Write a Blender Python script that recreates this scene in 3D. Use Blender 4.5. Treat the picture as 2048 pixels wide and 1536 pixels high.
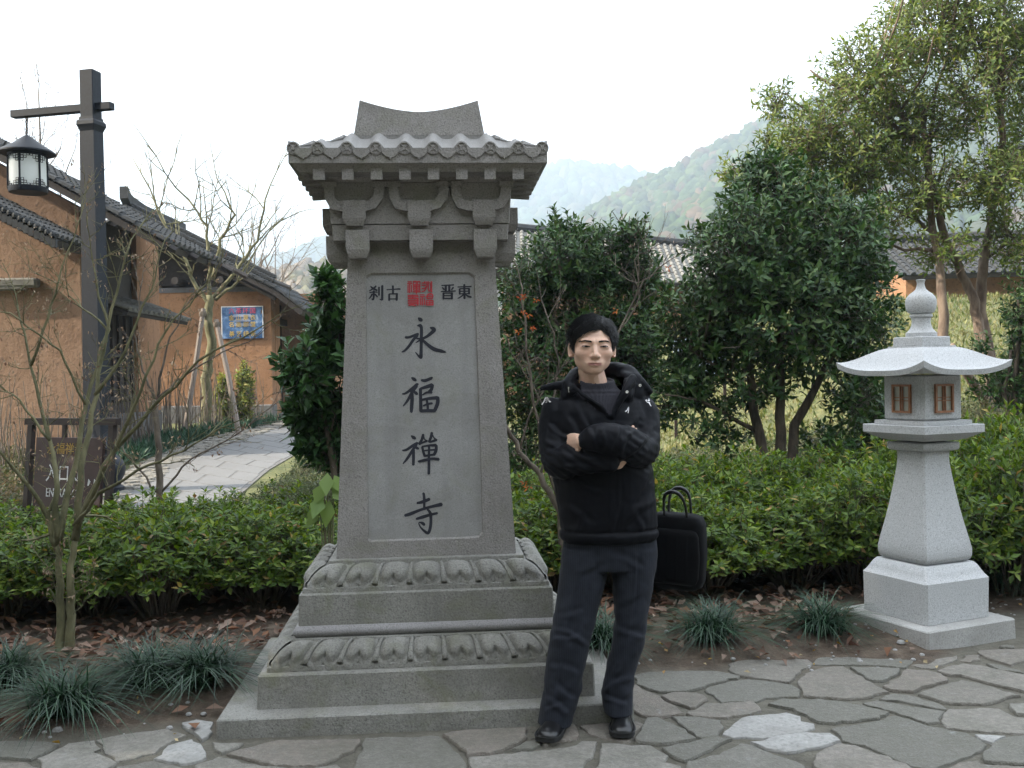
import bpy, bmesh, math, random
import numpy as np
from mathutils import Vector, Matrix, noise as mnoise

R = math.radians
scene = bpy.context.scene
C = scene.collection
for o in list(bpy.data.objects):
    bpy.data.objects.remove(o)

# ------------------------------------------------------------------ camera
FPX, W0, H0 = 2000.0, 2048.0, 1536.0
CAM_H, PITCH, ROLL = 1.5, R(-0.52), R(-1.0)
cam_data = bpy.data.cameras.new('camera')
cam_data.sensor_width = 36.0
cam_data.lens = FPX / W0 * 36.0
cam_data.clip_start, cam_data.clip_end = 0.1, 6000.0
cam = bpy.data.objects.new('camera', cam_data)
C.objects.link(cam)
CAM_M = (Matrix.Translation((0, 0, CAM_H)) @ Matrix.Rotation(R(90) + PITCH, 4, 'X') @ Matrix.Rotation(ROLL, 4, 'Z'))
cam.matrix_world = CAM_M
scene.camera = cam

# ------------------------------------------------------------------ sky, sun, exposure
SUN_AZ, SUN_EL = R(-101.0), R(34.0)        # azimuth from +Y towards +X, elevation
world = bpy.data.worlds.new('World')
scene.world = world
world.use_nodes = True
wn, wl = world.node_tree.nodes, world.node_tree.links
wn.clear()
sky = wn.new('ShaderNodeTexSky')
sky.sky_type = 'NISHITA'
sky.sun_disc = False
sky.sun_elevation = SUN_EL
sky.sun_rotation = SUN_AZ
sky.air_density, sky.dust_density, sky.ozone_density = 1.0, 5.0, 1.0
hazew = wn.new('ShaderNodeMix'); hazew.data_type = 'RGBA'
hazew.inputs[0].default_value = 0.55
hazew.inputs[7].default_value = (12.0, 12.7, 13.4, 1)
bgn = wn.new('ShaderNodeBackground'); bgn.inputs[1].default_value = 0.10
won = wn.new('ShaderNodeOutputWorld')
wl.new(sky.outputs[0], hazew.inputs[6]); wl.new(hazew.outputs[2], bgn.inputs[0]); wl.new(bgn.outputs[0], won.inputs[0])

sun_data = bpy.data.lights.new('sun', 'SUN')
sun_data.energy, sun_data.angle, sun_data.color = 4.2, R(0.6), (1.0, 0.90, 0.74)
sun = bpy.data.objects.new('sun', sun_data)
C.objects.link(sun)
sdir = Vector((math.sin(SUN_AZ) * math.cos(SUN_EL), math.cos(SUN_AZ) * math.cos(SUN_EL), math.sin(SUN_EL)))
sun.rotation_euler = sdir.to_track_quat('Z', 'Y').to_euler()
sun.location = (-30, -10, 40)

scene.view_settings.view_transform = 'Standard'
scene.view_settings.look = 'None'
scene.view_settings.exposure = 1.80
scene.view_settings.gamma = 1.0
scene.view_settings.use_curve_mapping = False
scene.render.engine = 'CYCLES'
scene.cycles.use_denoising = True
scene.cycles.max_bounces = 6
scene.cycles.transparent_max_bounces = 6
scene.cycles.volume_bounces = 0
scene.cycles.sample_clamp_indirect = 8.0

# ------------------------------------------------------------------ pixel helpers
CROT = CAM_M.to_3x3()
def ray(px, py):
    d = CROT @ Vector(((px - W0 / 2) / FPX, -(py - H0 / 2) / FPX, -1.0))
    return d / d.y                       # unit step in depth
def at(px, py, depth):
    return Vector((0, 0, CAM_H)) + ray(px, py) * depth
def ss(a, b, x):
    t = min(1.0, max(0.0, (x - a) / (b - a)))
    return t * t * (3 - 2 * t)
def bed_edge(x):                         # where the paving ends and the soil begins
    if x < -0.95: return 4.24 + 0.05 * math.sin(x * 3.1)
    if x < 0.5: return 4.6
    if x < 2.0: return 4.98 + 0.08 * math.sin(x * 4)
    return 4.98 + 1.1 * ss(2.0, 2.9, x)
def gz(x, y):
    e = bed_edge(x)
    z = -0.008 + 0.063 * ss(e - 0.12, e + 0.75, y)
    z += 0.03 * max(0.0, min(y, 60.0) - 10.0) * ss(10, 14, y)
    z += ss(2.0, 7.0, x) * 0.17 * max(0.0, min(y, 26.0) - 9.5)
    return z
def ground_at(px, py, far=60.0):
    d = ray(px, py)
    t = 2.0
    while t < far:
        p = Vector((0, 0, CAM_H)) + d * t
        if p.z <= gz(p.x, p.y):
            return p
        t += 0.02
    return Vector((0, 0, CAM_H)) + d * far
def project(p):
    q = CAM_M.inverted() @ Vector(p)
    return (W0 / 2 + FPX * q.x / -q.z, H0 / 2 - FPX * q.y / -q.z)

# ------------------------------------------------------------------ mesh helpers
class MB:
    def __init__(s):
        s.v, s.f, s.m = [], [], []
    def add(s, vs, fs, mi=0):
        k = len(s.v)
        s.v.extend([tuple(v) for v in vs])
        s.f.extend([tuple(i + k for i in f) for f in fs])
        s.m.extend([mi] * len(fs))
        return s
    def box(s, lo, hi, M=None, mi=0, bev=0.0):
        x0, y0, z0 = lo; x1, y1, z1 = hi
        if bev > 0:
            b = min(bev, (x1-x0)*.45, (y1-y0)*.45, (z1-z0)*.45)
            rings = []
            for z, i in ((z0, b), (z0 + b, 0), (z1 - b, 0), (z1, b)):
                xa, xb, ya, yb = x0 + i, x1 - i, y0 + i, y1 - i
                rings.append([(xa+b,ya,z),(xb-b,ya,z),(xb,ya+b,z),(xb,yb-b,z),(xb-b,yb,z),(xa+b,yb,z),(xa,yb-b,z),(xa,ya+b,z)])
            if M is not None:
                rings = [[M @ Vector(p) for p in r] for r in rings]
            return s.loft(rings, mi=mi)
        vs = [(x0,y0,z0),(x1,y0,z0),(x1,y1,z0),(x0,y1,z0),(x0,y0,z1),(x1,y0,z1),(x1,y1,z1),(x0,y1,z1)]
        if M is not None: vs = [M @ Vector(p) for p in vs]
        return s.add(vs, [(0,3,2,1),(4,5,6,7),(0,1,5,4),(1,2,6,5),(2,3,7,6),(3,0,4,7)], mi)
    def loft(s, rings, cap=True, closed=True, mi=0):
        n = len(rings[0]); vs = [p for r in rings for p in r]; fs = []
        for i in range(len(rings) - 1):
            for j in range(n if closed else n - 1):
                a, b = i * n + j, i * n + (j + 1) % n
                fs.append((a, b, b + n, a + n))
        if cap and closed:
            fs.append(tuple(range(n - 1, -1, -1)))
            fs.append(tuple((len(rings) - 1) * n + j for j in range(n)))
        return s.add(vs, fs, mi)
    def frustum(s, z0, a0, b0, z1, a1, b1, mi=0, c=(0, 0)):
        cx, cy = c
        r = lambda z, a, b: [(cx-a, cy-b, z), (cx+a, cy-b, z), (cx+a, cy+b, z), (cx-a, cy+b, z)]
        return s.loft([r(z0, a0, b0), r(z1, a1, b1)], mi=mi)
    def lathe(s, prof, n=24, c=(0, 0, 0), mi=0):
        rings = [[(c[0] + r * math.cos(2*math.pi*k/n), c[1] + r * math.sin(2*math.pi*k/n), c[2] + z) for k in range(n)] for r, z in prof]
        return s.loft(rings, mi=mi)
    def tube(s, pts, rad, n=6, mi=0, cap=True):
        pts = [Vector(p) for p in pts]
        if not hasattr(rad, '__len__'): rad = [rad] * len(pts)
        rings = []; up = None
        for i, p in enumerate(pts):
            t = (pts[min(i+1, len(pts)-1)] - pts[max(i-1, 0)])
            if t.length < 1e-9: t = Vector((0, 0, 1))
            t.normalize()
            if up is None:
                up = Vector((1, 0, 0)) if abs(t.z) > .9 else Vector((0, 0, 1))
            a = t.cross(up)
            if a.length < 1e-6: a = t.cross(Vector((0.3, 1, 0.2)))
            a.normalize(); b = a.cross(t); up = b
            rings.append([p + (a * math.cos(2*math.pi*k/n) + b * math.sin(2*math.pi*k/n)) * rad[i] for k in range(n)])
        return s.loft(rings, cap=cap, mi=mi)
    def prism(s, poly, y0, y1, mi=0, axis='y'):
        # poly: list of (x, z); extruded along y
        n = len(poly)
        vs = [(x, y0, z) for x, z in poly] + [(x, y1, z) for x, z in poly]
        fs = [tuple(range(n)), tuple(range(2*n-1, n-1, -1))] + [(i, i+n, (i+1) % n + n, (i+1) % n) for i in range(n)]
        return s.add(vs, fs, mi)
    def build(s, name, mat=None, parent=None, smooth=False, fix=True):
        me = bpy.data.meshes.new(name)
        me.from_pydata(s.v, [], s.f)
        if fix:
            bm = bmesh.new(); bm.from_mesh(me)
            bmesh.ops.recalc_face_normals(bm, faces=bm.faces)
            bm.to_mesh(me); bm.free()
        mats = mat if isinstance(mat, (list, tuple)) else [mat]
        for m in mats:
            if m is not None: me.materials.append(m)
        if len(mats) > 1:
            me.polygons.foreach_set('material_index', s.m)
        if smooth:
            me.polygons.foreach_set('use_smooth', [True] * len(me.polygons))
            if smooth == 'auto':
                try: me.set_sharp_from_angle(angle=R(38))
                except Exception: pass
        return link(bpy.data.objects.new(name, me), parent)

def link(o, parent=None):
    C.objects.link(o)
    if parent is not None: o.parent = parent
    return o
def empty(name, loc=(0, 0, 0), rz=0.0, parent=None):
    o = bpy.data.objects.new(name, None)
    o.location = loc; o.rotation_euler = (0, 0, rz); o.empty_display_size = 0.1
    return link(o, parent)
def tag(o, label=None, cat=None, group=None, kind=None):
    if label: o['label'] = label
    if cat: o['category'] = cat
    if group: o['group'] = group
    if kind: o['kind'] = kind
    return o
def np_mesh(name, V, F, mat, parent=None, smooth=False, col=None):
    """V (n,3) float, F (m,3|4) int arrays; col (n,3) optional per-vertex colour."""
    me = bpy.data.meshes.new(name)
    k = F.shape[1]
    me.vertices.add(len(V)); me.vertices.foreach_set('co', np.ascontiguousarray(V, np.float32).ravel())
    me.loops.add(F.size); me.loops.foreach_set('vertex_index', np.ascontiguousarray(F, np.int32).ravel())
    me.polygons.add(len(F)); me.polygons.foreach_set('loop_start', np.arange(0, F.size, k, dtype=np.int32))
    if smooth: me.polygons.foreach_set('use_smooth', np.ones(len(F), bool))
    me.update(calc_edges=True)
    if col is not None:
        a = me.color_attributes.new('tint', 'FLOAT_COLOR', 'POINT')
        cc = np.ones((len(V), 4), np.float32); cc[:, :3] = col
        a.data.foreach_set('color', cc.ravel())
    if mat is not None: me.materials.append(mat)
    return link(bpy.data.objects.new(name, me), parent)

# ------------------------------------------------------------------ materials
def srgb(r, g, b):
    f = lambda c: ((c / 255 + 0.055) / 1.055) ** 2.4 if c > 10.3 else c / 255 / 12.92
    return (f(r), f(g), f(b))
def new_mat(name):
    m = bpy.data.materials.new(name); m.use_nodes = True
    nt = m.node_tree
    return m, nt, nt.nodes['Principled BSDF']
def N(nt, t, **kw):
    n = nt.nodes.new(t)
    for k, v in kw.items():
        if k.startswith('i_'):
            n.inputs[int(k[2:])].default_value = v
        else: setattr(n, k, v)
    return n
def coords(nt, scale=1.0, kind='Object'):
    tc = N(nt, 'ShaderNodeTexCoord'); mp = N(nt, 'ShaderNodeMapping')
    mp.inputs['Scale'].default_value = scale if hasattr(scale, '__len__') else (scale,) * 3
    nt.links.new(tc.outputs[kind], mp.inputs[0])
    return mp.outputs[0]
def ntex(nt, co, scale, detail=4, rough=0.6, dist=0.0):
    n = N(nt, 'ShaderNodeTexNoise')
    n.inputs['Scale'].default_value = scale; n.inputs['Detail'].default_value = detail
    n.inputs['Roughness'].default_value = rough; n.inputs['Distortion'].default_value = dist
    nt.links.new(co, n.inputs['Vector'])
    return n.outputs['Fac']
def ramp(nt, fac, stops):
    r = N(nt, 'ShaderNodeValToRGB')
    while len(r.color_ramp.elements) < len(stops): r.color_ramp.elements.new(0.5)
    for e, (p, c) in zip(r.color_ramp.elements, stops):
        e.position = p; e.color = (*c, 1) if len(c) == 3 else c
    nt.links.new(fac, r.inputs[0])
    return r.outputs[0]
def mixc(nt, fac, a, b, mode='MIX'):
    m = N(nt, 'ShaderNodeMix'); m.data_type = 'RGBA'; m.blend_type = mode
    if isinstance(fac, (int, float)): m.inputs[0].default_value = fac
    else: nt.links.new(fac, m.inputs[0])
    for i, s in ((6, a), (7, b)):
        if isinstance(s, tuple): m.inputs[i].default_value = (*s[:3], 1)
        else: nt.links.new(s, m.inputs[i])
    return m.outputs[2]
def bump(nt, bsdf, h, strength=0.3, dist=0.01):
    b = N(nt, 'ShaderNodeBump'); b.inputs['Strength'].default_value = strength; b.inputs['Distance'].default_value = dist
    nt.links.new(h, b.inputs['Height']); nt.links.new(b.outputs[0], bsdf.inputs['Normal'])
def g3(v, t=(1, 1, 1)): return (v * t[0], v * t[1], v * t[2])

def mat_granite(name, base, tint=(1, 1, 1), speck=0.35, scale=1.0, bumpy=0.35, stain=0.35, fine=220, moss=0.0):
    m, nt, b = new_mat(name)
    co = coords(nt, scale)
    f = ntex(nt, co, fine, 2, 0.7)
    c = ramp(nt, f, [(0.30, g3(base * (1 - speck), tint)), (0.48, g3(base, tint)), (0.62, g3(base * 1.06, tint)), (0.74, g3(base * (1 + speck * .8), tint))])
    big = ntex(nt, co, 2.6, 5, 0.62, 0.4)
    c = mixc(nt, ramp(nt, big, [(0.42, (0, 0, 0)), (0.72, (stain,) * 3)]), c, g3(base * 0.55, (tint[0], tint[1] * .98, tint[2] * .92)))
    # vertical rain streaks
    st = ntex(nt, coords(nt, (9 * scale, 9 * scale, 0.9 * scale)), 1.0, 4, 0.6)
    c = mixc(nt, ramp(nt, st, [(0.52, (0, 0, 0)), (0.75, (stain * .7,) * 3)]), c, g3(base * 0.6, tint))
    if moss:
        mo = ntex(nt, co, 5.5, 6, 0.7, 0.8)
        c = mixc(nt, ramp(nt, mo, [(0.5, (0, 0, 0)), (0.68, (moss,) * 3)]), c, (base * .62, base * .64, base * .36))
        mi = ntex(nt, co, 23, 4, 0.65)
        c = mixc(nt, ramp(nt, mi, [(0.56, (0, 0, 0)), (0.70, (moss * .8,) * 3)]), c, g3(base * 1.35, tint))
    nt.links.new(c, b.inputs['Base Color'])
    b.inputs['Roughness'].default_value = 0.82
    bump(nt, b, ntex(nt, co, fine * 0.75, 3, 0.6), bumpy, 0.004)
    return m
def mat_plain(name, col, rough=0.6, metal=0.0, var=0.12, scale=30, bmp=0.1):
    m, nt, b = new_mat(name)
    co = coords(nt)
    f = ntex(nt, co, scale, 4)
    c = ramp(nt, f, [(0.3, tuple(x * (1 - var) for x in col)), (0.7, tuple(min(1, x * (1 + var)) for x in col))])
    nt.links.new(c, b.inputs['Base Color'])
    b.inputs['Roughness'].default_value = rough; b.inputs['Metallic'].default_value = metal
    if bmp: bump(nt, b, ntex(nt, co, scale * 4, 3), bmp, 0.004)
    return m
def mat_leaf(name, rough=0.42, transl=0.22, spec=0.5):
    m, nt, b = new_mat(name)
    at_ = N(nt, 'ShaderNodeAttribute', attribute_name='tint')
    nt.links.new(at_.outputs['Color'], b.inputs['Base Color'])
    b.inputs['Roughness'].default_value = rough
    b.inputs['Specular IOR Level'].default_value = spec
    tr = N(nt, 'ShaderNodeBsdfTranslucent')
    hs = N(nt, 'ShaderNodeHueSaturation'); hs.inputs['Saturation'].default_value = 1.15; hs.inputs['Value'].default_value = 1.6
    hs.inputs['Hue'].default_value = 0.485
    nt.links.new(at_.outputs['Color'], hs.inputs['Color']); nt.links.new(hs.outputs[0], tr.inputs[0])
    mx = N(nt, 'ShaderNodeMixShader'); mx.inputs[0].default_value = transl
    out = nt.nodes['Material Output']
    nt.links.new(b.outputs[0], mx.inputs[1]); nt.links.new(tr.outputs[0], mx.inputs[2]); nt.links.new(mx.outputs[0], out.inputs[0])
    return m
def mat_bark(name, a, b_, scale=14):
    m, nt, b = new_mat(name)
    co = coords(nt, (1, 1, 0.35))
    f = ntex(nt, co, scale, 5, 0.65)
    nt.links.new(ramp(nt, f, [(0.35, a), (0.65, b_)]), b.inputs['Base Color'])
    b.inputs['Roughness'].default_value = 0.9
    bump(nt, b, ntex(nt, co, scale * 2.5, 4), 0.5, 0.01)
    return m

STONE = mat_granite('stele_granite', 0.265, (1.05, 0.985, 0.935), speck=0.5, bumpy=0.9, fine=150, stain=.5, moss=.3)
STONE_P = mat_granite('stele_panel_granite', 0.30, (1.01, 0.99, 0.97), speck=0.28, bumpy=0.15, stain=0.6, fine=170, moss=.22)
STONE_B = mat_granite('stele_base_granite', 0.235, (1.02, 0.99, 0.90), speck=0.52, bumpy=1.0, stain=0.75, fine=130, moss=.5)
LANT = mat_granite('lantern_granite', 0.48, (0.99, 1.0, 1.01), speck=0.45, bumpy=0.3, stain=0.12, fine=150)
INK = mat_plain('ink_paint', (0.012, 0.013, 0.022), 0.7, var=0.3)
RED = mat_plain('red_paint', (0.42, 0.035, 0.045), 0.75, var=0.25)
WHITE = mat_plain('white_paint', (0.72, 0.72, 0.74), 0.6, var=0.05)
GOLD = mat_plain('gold_paint', (0.42, 0.26, 0.05), 0.5, var=0.1)
BARK = mat_bark('bark_grey_brown', (0.045, 0.034, 0.026), (0.15, 0.115, 0.085))
BARK_G = mat_bark('bark_olive', (0.075, 0.075, 0.035), (0.20, 0.185, 0.10))
TWIG = mat_bark('twig_brown', (0.06, 0.045, 0.035), (0.19, 0.155, 0.12))
LEAF = mat_leaf('leaf_glossy', 0.45, 0.14, 0.35)
LEAF_S = mat_leaf('leaf_soft', 0.5, 0.32, 0.35)
DRY = mat_leaf('leaf_dry', 0.85, 0.12, 0.2)
# ================================================================== GROUND
def mat_soil():
    m, nt, b = new_mat('soil')
    co = coords(nt)
    f = ntex(nt, co, 7, 6, 0.65)
    c = ramp(nt, f, [(0.32, (0.045, 0.032, 0.022)), (0.52, (0.10, 0.072, 0.05)), (0.72, (0.17, 0.13, 0.095))])
    f2 = ntex(nt, co, 60, 4, 0.7)
    c = mixc(nt, ramp(nt, f2, [(0.55, (0, 0, 0)), (0.7, (0.5,) * 3)]), c, (0.19, 0.155, 0.12))
    # farther off the soil gives way to rough grass
    geo = N(nt, 'ShaderNodeNewGeometry'); sep = N(nt, 'ShaderNodeSeparateXYZ')
    nt.links.new(geo.outputs['Position'], sep.inputs[0])
    mr = N(nt, 'ShaderNodeMapRange'); mr.inputs[1].default_value = 7.5; mr.inputs[2].default_value = 10.5
    nt.links.new(sep.outputs['Y'], mr.inputs[0])
    g = ramp(nt, ntex(nt, co, 3.0, 6, 0.7), [(0.3, (0.05, 0.065, 0.02)), (0.55, (0.12, 0.125, 0.045)), (0.75, (0.19, 0.165, 0.075))])
    c = mixc(nt, mr.outputs[0], c, g)
    mz = N(nt, 'ShaderNodeMapRange'); mz.inputs[1].default_value = -0.0075; mz.inputs[2].default_value = 0.004
    nt.links.new(sep.outputs['Z'], mz.inputs[0])
    mo = ramp(nt, ntex(nt, co, 9, 5, .7), [(.3, (.085, .078, .06)), (.7, (.16, .148, .118))])
    c = mixc(nt, mz.outputs[0], mo, c)
    nt.links.new(c, b.inputs['Base Color']); b.inputs['Roughness'].default_value = 0.95
    bump(nt, b, ntex(nt, co, 26, 6, 0.7), 0.9, 0.03)
    return m
SOIL = mat_soil()
def axis_vals(lo, hi, near_lo, near_hi, step, growth):
    v = list(np.arange(near_lo, near_hi + 1e-6, step)); s = step
    while v[-1] < hi: s *= growth; v.append(v[-1] + s)
    s = step
    while v[0] > lo: s *= growth; v.insert(0, v[0] - s)
    return v
xs = axis_vals(-1500, 1500, -8, 9, 0.12, 1.16)
ys = axis_vals(-60, 2400, 1.5, 10.5, 0.12, 1.07)
V = np.array([(x, y, 0.0) for y in ys for x in xs], np.float64)
def gz_np(V):
    out = np.empty(len(V))
    for i, (x, y, _) in enumerate(V):
        z = gz(x, y)
        if 3.5 < y < 12 and abs(x) < 9 and z > 0.0:
            z += 0.018 * mnoise.noise(Vector((x * 3, y * 3, 0))) + 0.006 * mnoise.noise(Vector((x * 14, y * 14, 3)))
        out[i] = z
    return out
V[:, 2] = gz_np(V)
nx = len(xs)
ii = np.arange((len(ys) - 1) * nx).reshape(-1, nx)[:, :-1].ravel()
ground = np_mesh('ground', V, np.stack([ii, ii + 1, ii + nx + 1, ii + nx], 1), SOIL, smooth=True)
tag(ground, 'brown soil planting bed turning to rough grass behind', kind='structure')

# ================================================================== FLAGSTONE PAVING
def mat_flag():
    m, nt, b = new_mat('flagstone')
    oi = N(nt, 'ShaderNodeObjectInfo')
    tc = N(nt, 'ShaderNodeTexCoord')
    geo = N(nt, 'ShaderNodeNewGeometry')
    co = geo.outputs['Position']
    base = ramp(nt, oi.outputs['Random'], [(0.0, (0.155, 0.148, 0.125)), (0.35, (0.20, 0.19, 0.165)), (0.65, (0.225, 0.19, 0.16)), (1.0, (0.29, 0.275, 0.245))])
    f = ntex(nt, co, 5, 6, 0.65, 0.5)
    c = mixc(nt, ramp(nt, f, [(0.38, (0, 0, 0)), (0.7, (0.55,) * 3)]), base, (0.105, 0.105, 0.075))
    f2 = ntex(nt, co, 110, 3, 0.7)
    c = mixc(nt, ramp(nt, f2, [(0.5, (0, 0, 0)), (0.72, (0.35,) * 3)]), c, (0.36, 0.35, 0.33))
    f3 = ntex(nt, co, 11, 4, 0.6, 1.2)
    c = mixc(nt, ramp(nt, f3, [(0.62, (0, 0, 0)), (0.75, (0.45,) * 3)]), c, (0.34, 0.35, 0.35))
    nt.links.new(c, b.inputs['Base Color']); b.inputs['Roughness'].default_value = 0.78
    f4 = ntex(nt, co, 34, 5, 0.75)
    c = mixc(nt, ramp(nt, f4, [(.42, (.42,) * 3), (.62, (0, 0, 0))]), c, (.095, .09, .075))
    nt.links.new(c, b.inputs['Base Color'])
    h = mixc(nt, 0.5, f4, f2)
    bump(nt, b, h, 0.9, 0.02)
    return m
FLAG = mat_flag()
FLAG_W = mat_granite('flagstone_pale', 0.29, (1.02, 1, .95), speck=0.35, bumpy=0.9, stain=0.7, fine=45)
z1 = lambda pts: [(1240 + u * .1953, 1236 + v * .1953) for u, v in pts]
z2 = lambda pts: [(1648 + u * .1953, 1236 + v * .1953) for u, v in pts]
STONES = [
 z1([(150,600),(300,560),(700,540),(1000,555),(1130,575),(1215,600),(1190,625),(1010,660),(850,715),(740,740),(600,760),(400,765),(160,690)]),
 z1([(1110,480),(1250,440),(1700,420),(1930,440),(1975,475),(1880,540),(1740,660),(1540,640),(1230,600),(1170,570),(1100,540)]),
 z1([(910,705),(1200,640),(1300,625),(1500,645),(1780,690),(1850,730),(1850,790),(1840,810),(1600,815),(1420,840),(1380,855),(1030,870),(960,790),(850,740)]),
 z1([(410,800),(520,775),(650,765),(800,770),(905,830),(850,870),(780,925),(730,930),(560,880)]),
 z1([(105,720),(140,690),(240,740),(400,810),(560,910),(640,990),(400,1020),(220,1000),(160,970),(110,880)]),
 z1([(680,985),(800,910),(870,880),(1380,858),(1470,945),(1230,1000),(1090,1025),(760,1010)]),
 z1([(545,1015),(700,1010),(1030,1050),(1055,1120),(1020,1210),(830,1230),(790,1220),(640,1110)]),
 z1([(280,1030),(370,1030),(540,1090),(660,1160),(780,1240),(460,1300),(150,1270),(220,1130)]),
 [(1156,1452),(1207,1446),(1278,1443),(1286,1446),(1262,1484),(1210,1478),(1180,1469)],
 z1([(1030,1190),(1100,1130),(1250,1020),(1500,980),(1720,960),(1830,1000),(1870,1050),(2000,1080),(2020,1130),(1800,1180),(1550,1220),(1150,1225)]),
 z1([(430,1335),(600,1300),(800,1260),(1000,1220),(1140,1245),(1040,1300),(800,1410),(650,1480),(540,1440),(450,1350)]),
 z1([(1340,1285),(1600,1215),(1900,1180),(2149,1195),(2269,1265),(2050,1330),(1900,1340),(1720,1385),(1480,1350)]),
 [(1205,1486),(1240,1488),(1304,1492),(1334,1512),(1322,1525),(1362,1532),(1355,1575),(1190,1590),(1195,1530)],
 [(936,1516),(1000,1510),(1083,1501),(1134,1496),(1170,1484),(1192,1483),(1185,1513),(1170,1530),(1172,1570),(940,1590),(945,1540)],
 [(886,1470),(926,1464),(1000,1460),(1051,1459),(1055,1476),(1034,1490),(995,1506),(937,1511),(910,1491)],
 [(1020,1500),(1048,1486),(1082,1480),(1082,1492),(1060,1499)],
 [(1086,1470),(1120,1452),(1150,1450),(1160,1478),(1120,1482),(1086,1494)],
 [(729,1477),(800,1474),(879,1472),(901,1494),(930,1521),(934,1570),(690,1585),(712,1520)],
 [(456,1508),(546,1483),(720,1479),(714,1500),(634,1534),(546,1533)],
 [(426,1485),(487,1487),(440,1507),(424,1500)],
 [(388,1532),(439,1516),(498,1530),(620,1540),(680,1530),(660,1590),(500,1600),(380,1580)],
 [(310,1517),(337,1491),(381,1478),(400,1486),(413,1503),(415,1516),(381,1528),(364,1528)],
 [(361,1448),(395,1443),(424,1448),(424,1467),(405,1481)],
 [(195,1479),(244,1469),(330,1457),(371,1469),(342,1484),(308,1506),(268,1517),(234,1521),(207,1501)],
 [(78,1518),(137,1488),(190,1482),(200,1498),(188,1506),(215,1515),(232,1527),(212,1545),(100,1570)],
 [(-40,1486),(61,1482),(122,1489),(76,1513),(59,1519),(-40,1517)],
 [(-40,1524),(50,1526),(80,1538),(70,1580),(-40,1590)],
 [(230,1534),(310,1521),(360,1533),(375,1545),(360,1590),(220,1590)],
 z2([(-60,375),(0,365),(100,330),(400,350),(700,340),(780,390),(800,430),(940,440),(850,500),(830,510),(600,488),(200,484),(0,484),(-120,480)]),
 z2([(280,510),(780,520),(780,560),(740,596),(560,652),(480,642),(390,590)]),
 z2([(610,705),(800,590),(840,535),(1050,545),(1180,575),(1285,630),(1250,655),(1000,716),(900,755),(660,742)]),
 z2([(-290,660),(-150,560),(-60,520),(0,510),(195,500),(260,545),(400,615),(520,690),(650,760),(420,825),(200,840),(-60,815),(-205,798),(-240,730)]),
 z2([(890,480),(1100,425),(1380,385),(1370,425),(1200,485),(1120,515),(1000,512)]),
 z2([(1395,440),(1450,375),(1575,370),(1615,425),(1480,448)]),
 z2([(1545,350),(1750,318),(2080,320),(2080,435),(1900,484),(1745,430),(1640,400)]),
 z2([(1170,550),(1250,510),(1440,482),(1600,495),(1750,530),(2080,590),(2080,765),(1900,722),(1650,662),(1400,595),(1295,595)]),
 z2([(1660,470),(1800,484),(1990,535),(2080,570),(1800,536)]),
 z2([(965,782),(1200,695),(1420,645),(1650,695),(2010,800),(1880,824),(1640,884),(1400,888),(1225,872),(1075,818)]),
 z2([(400,880),(510,846),(800,886),(1225,960),(1185,1068),(1080,1080),(860,1015),(640,945)]),
 z2([(545,828),(700,780),(880,790),(1050,845),(1245,905),(1238,942),(1000,898),(760,852)]),
 z2([(-575,880),(-440,838),(-60,840),(240,865),(480,925),(680,975),(560,1036),(300,1060),(100,1080),(-40,1074),(-130,1036),(-325,940)]),
 z2([(60,1135),(400,1078),(600,1046),(720,995),(860,1036),(1070,1102),(1230,1138),(1490,1180),(1685,1300),(1600,1356),(1350,1464),(1100,1560),(900,1524),(600,1394),(400,1314),(200,1256)]),
 z2([(1206,1030),(1275,925),(1800,925),(1950,1005),(2080,1036),(2080,1185),(1900,1184),(1550,1154),(1245,1124)]),
 z2([(1520,1192),(1700,1203),(1860,1217),(1710,1280)]),
 z2([(1728,1290),(1885,1220),(2080,1205),(2080,1500),(1625,1472),(1600,1420)]),
 z2([(-40,1375),(130,1294),(330,1304),(420,1345),(560,1396),(850,1510),(950,1580),(0,1640),(-120,1484)]),
 z1([(700,1484),(1000,1404),(1240,1294),(1330,1300),(1460,1362),(1715,1445),(1890,1516),(1940,1640),(640,1640)]),
 z2([(1890,890),(2080,875),(2080,995),(1985,995),(1898,930)]),
 z2([(1120,1580),(1400,1478),(1585,1446),(1620,1496),(2080,1526),(2080,1640),(1100,1680)]),
 z2([(1775,292),(1880,282),(1965,300),(1955,316),(1805,312)]),
]
PALE = {9, 11, 21, 22, 43}
paving = empty('flagstone_path', (0, 0, 0)); tag(paving, 'grey crazy paving of irregular flagstones', kind='structure')
rng = random.Random(5)
def stone_obj(poly, top, mat, parent, name='flagstone', thick=0.05, rough=0.009):
    cx = sum(p[0] for p in poly) / len(poly); cy = sum(p[1] for p in poly) / len(poly)
    pts = []
    for i in range(len(poly)):
        a, b = Vector(poly[i]), Vector(poly[(i + 1) % len(poly)])
        n = max(1, int((b - a).length / 0.035))
        for k in range(n):
            p = a.lerp(b, k / n)
            q = p + Vector((rng.uniform(-rough, rough), rng.uniform(-rough, rough)))
            pts.append((q.x - cx, q.y - cy))
    def ring(off, z, jit=0.0):
        out = []
        for x, y in pts:
            l = math.hypot(x, y) + 1e-6; k = max(0.1, 1 - off / l)
            out.append((x * k, y * k, z + rng.uniform(-jit, jit)))
        return out
    mb = MB()
    mb.loft([ring(-0.002, -thick), ring(0.0, top - 0.010, .0015), ring(0.003, top - 0.002, .0012), ring(0.008, top, .0008)])
    o = mb.build(name, mat, parent)
    o.location = (cx, cy, 0)
    return o
area = lambda P: sum(P[i][0]*P[(i+1)%len(P)][1]-P[(i+1)%len(P)][0]*P[i][1] for i in range(len(P)))
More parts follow.
